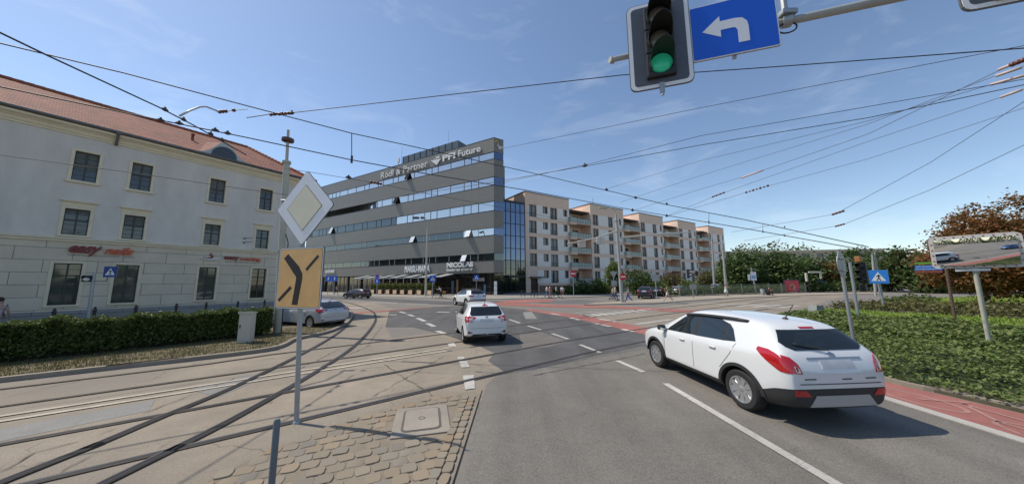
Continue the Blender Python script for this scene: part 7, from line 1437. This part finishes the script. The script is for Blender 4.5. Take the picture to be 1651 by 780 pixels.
# ================================================================== OVERHEAD TRAM WIRES
WIRE = mat('wire_dark', (.075, .085, .10), .5); WIRED = mat('wire_black', (.03, .03, .034), .6); INS = mat('insulator_brown', (.14, .045, .03), .4); INSW = mat('insulator_pale', (.55, .42, .38), .5); FIT = mat('wire_fitting', (.05, .045, .042), .6)
def wire(name, label, pxs, z, r_=.016, beads=(), group='tram wires over the junction', z2=None):
    """straight in plan between its ends; its sag follows the points in between"""
    A, B = G(*pxs[0], z), G(*pxs[-1], z2 if z2 else z); d = Vector((B.x - A.x, B.y - A.y)).normalized(); pts = [onplane(x, y, A, d) for x, y in pxs]; out = []
    for i in range(len(pts) - 1):
        p0, p1, p2, p3 = pts[max(i - 1, 0)], pts[i], pts[i + 1], pts[min(i + 2, len(pts) - 1)]
        for j in range(6): t_ = j / 6; out.append(p1.lerp(p2, t_))
    out.append(pts[-1]); t = thing(name, label, 'wire', A, 0, group); mb = MB(); mb.tube([p - A for p in out], [max(r_ * .85, .0009 * p.length) if r_ > .0155 else max(r_ * .7, .0004 * p.length) for p in out], 6, True); mb.build('cable', WIRE if r_ < .0115 else WIRED, t, True)
    for bx, by_, ln_, kind in beads:
        c = onplane(bx, by_, A, d) - A; dv = Vector((d.x, d.y, 0)); mb = MB()
        if kind == 'i':
            n = 7
            for k in range(n): s_ = (k / (n - 1) - .5) * ln_; mb.ball(c + dv * s_, (.045, .045, .045) if k % 2 else (.06, .06, .06), 5)
            mb.build('insulator', INS, t, True)
        elif kind == 'p': mb.tube([c - dv * ln_ / 2, c + dv * ln_ / 2], .035, 6); mb.build('insulator', INSW, t, True)
        else: k_ = .05 if ln_ <= .2 else .075; mb.tube([c - dv * k_ * 1.4, c - dv * k_ * .5, c + dv * k_ * .5, c + dv * k_ * 1.4], [k_ * .3, k_ * .8, k_ * .8, k_ * .3], 7); mb.tube([c, c + Vector((0, 0, k_ * 1.3))], k_ * .45, 5); mb.build('clamp', FIT, t)
    return A, d
WB_ = wire('messenger_wire', 'upper messenger wire crossing the whole picture from the left edge to the far right', [(-60, 52), (0, 70), (200, 118), (399, 171), (567, 215), (692, 242), (850, 277), (978, 307), (1075, 330), (1200, 354), (1400, 398)], 7.4, .017, [(978, 306, .4, 'c'), (1025, 319, .4, 'c'), (1075, 329, .4, 'c'), (1265, 366, .4, 'c')])
WC_ = wire('contact_wire', 'lower contact wire running below the messenger wire and over the red roof', [(-60, 126), (0, 140), (254, 193), (394, 221), (567, 258), (692, 281), (850, 307), (1000, 335), (1145, 359), (1200, 368), (1400, 404)], 6.2, .017, [(259, 194, .2, 'c'), (289, 199, .2, 'c'), (347, 210, .2, 'c'), (367, 215, .2, 'c'), (1020, 339, .3, 'c'), (1075, 348, .3, 'c'), (1265, 380, .3, 'c')])
wire('contact_wire', 'steep wire from the top left crossing down over the eyebrow dormer', [(-70, 18), (0, 53), (77, 90), (256, 173), (314, 203), (397, 250)], 6.3, .018, [(266, 177, .2, 'c'), (296, 193, .2, 'c'), (340, 216, .2, 'c'), (358, 226, .2, 'c')])
for i, px0 in enumerate((567, 1143, 1230)):
    ya = np.interp(px0, [567, 692, 850, 978, 1075, 1200, 1400], [215, 242, 277, 307, 330, 354, 398]); yb = np.interp(px0, [567, 692, 850, 1000, 1145, 1200, 1400], [258, 281, 307, 335, 359, 368, 404]); p = onplane(px0, ya, *WB_); q = P(px0, yb, p.y)
    t = thing('dropper_wire', ['vertical dropper between two wires left of the rooftop letters', 'vertical dropper between two wires above the last pink block', 'vertical dropper between two wires above the dark trees'][i], 'wire', q); mb = MB(); mb.tube([(0, 0, 0), p - q], .014, 5); mb.build('cable', WIRE, t); mb = MB(); mb.tube([(0, 0, -.1), (0, 0, .14)], .035, 5); mb.build('clamp', FIT, t)
wire('span_wire', 'thin wire sagging across the stucco wall below the top windows', [(-40, 245), (0, 250), (209, 278), (381, 303), (462, 314)], 5.5, .012)
wire('span_wire', 'span wire rising from the tall mast top to the upper right corner behind the signal', [(398, 190), (437, 184), (480, 181), (750, 150), (1005, 121), (1120, 117), (1250, 108), (1651, 78), (1720, 72)], 8.6, .016, [(446, 184, .5, 'i'), (458, 183.5, .4, 'i'), (470, 182.5, .4, 'c')], z2=8.2)
wire('span_wire', 'wire from the tall mast falling right across the dark office facade', [(459, 272), (503, 278), (605, 295), (672, 309), (800, 333), (950, 362)], 6.4, .012, [(562, 286, .3, 'c'), (606, 295, .4, 'i')])
wire('span_wire', 'thin wire from the pointed office corner to the right edge, topmost of the fan', [(808, 240), (1130, 174), (1265, 148), (1651, 74), (1700, 64)], 7.6, .011)
wire('span_wire', 'second thin wire of the fan, ending left over the glass tower', [(805, 296), (960, 262), (1130, 219), (1400, 172), (1651, 128), (1700, 118)], 7.2, .012)
wire('span_wire', 'thicker wire just under the second of the fan', [(640, 318), (800, 293), (960, 265), (1130, 234), (1400, 190), (1651, 137), (1700, 128)], 7.0, .015, [(943, 267, .5, 'c')])
wire('span_wire', 'faint wire starting over the second pink block and rising right', [(980, 304), (1130, 259), (1400, 195), (1651, 121), (1700, 108)], 7.4, .010, [(1637, 126, .7, 'p')])
wire('span_wire', 'faint wire starting over the third pink block with a pale insulator at the right', [(1000, 326), (1130, 283), (1400, 200), (1598, 125), (1700, 90)], 7.4, .010, [(1626, 116, .35, 'p')])
wire('span_wire', 'wire with a pale rod insulator above the fourth pink block', [(1022, 339), (1130, 305), (1212, 281), (1400, 216), (1598, 120), (1700, 72)], 7.4, .011, [(1212, 281, 1.0, 'p'), (1627, 106, .3, 'p'), (1645, 99, .2, 'i')])
wire('span_wire', 'wire with a dark rod insulator above the last pink block', [(1075, 348), (1158, 314), (1400, 228), (1620, 155), (1700, 126)], 7.4, .011, [(1158, 314, .9, 'i'), (1630, 151, .35, 'p')])
wire('span_wire', 'wire with a long dark rod right of the last pink block', [(1075, 349), (1220, 305), (1400, 256), (1651, 174), (1700, 158)], 7.2, .010, [(1220, 305, 1.2, 'i')])
wire('span_wire', 'steep wire rising from the middle of the right sky to the right edge, upper one', [(1180, 374), (1347, 345), (1500, 262), (1651, 164), (1700, 132)], 7.2, .011, [(1351, 343, .8, 'i')])
wire('span_wire', 'steep wire rising from the middle of the right sky to the right edge, lower one', [(1200, 388), (1357, 363), (1500, 306), (1651, 234), (1700, 210)], 7.0, .011, [(1354, 363, .8, 'i')])
# curved pull-off arm hung in the wires
A = P(290, 187, 8.5); t = thing('pull_off_arm', 'curved pale pull-off arm with insulators hanging in the wires left of the tall mast', 'wire fitting', A, 0); mb = MB(); mb.tube([P(x, y, 8.5 + .3 * i) - A for i, (x, y) in enumerate(((290, 187), (305, 179), (322, 172.5), (332, 172), (345, 177), (354, 181)))], .028, 8); mb.build('tube', mat('pale_tube', (.5, .5, .48), .4), t, True)
mb = MB()
for i, (x, y) in enumerate(((354, 180.5), (359, 180), (364, 179.5), (377, 178))): mb.ball(P(x, y, 10) - A, .06, 5)
mb.build('insulator', INS, t, True); mb = MB(); mb.tube([P(354, 180.5, 10) - A, P(400, 176, 10.4) - A], .012, 5); mb.build('cable', WIRE, t)
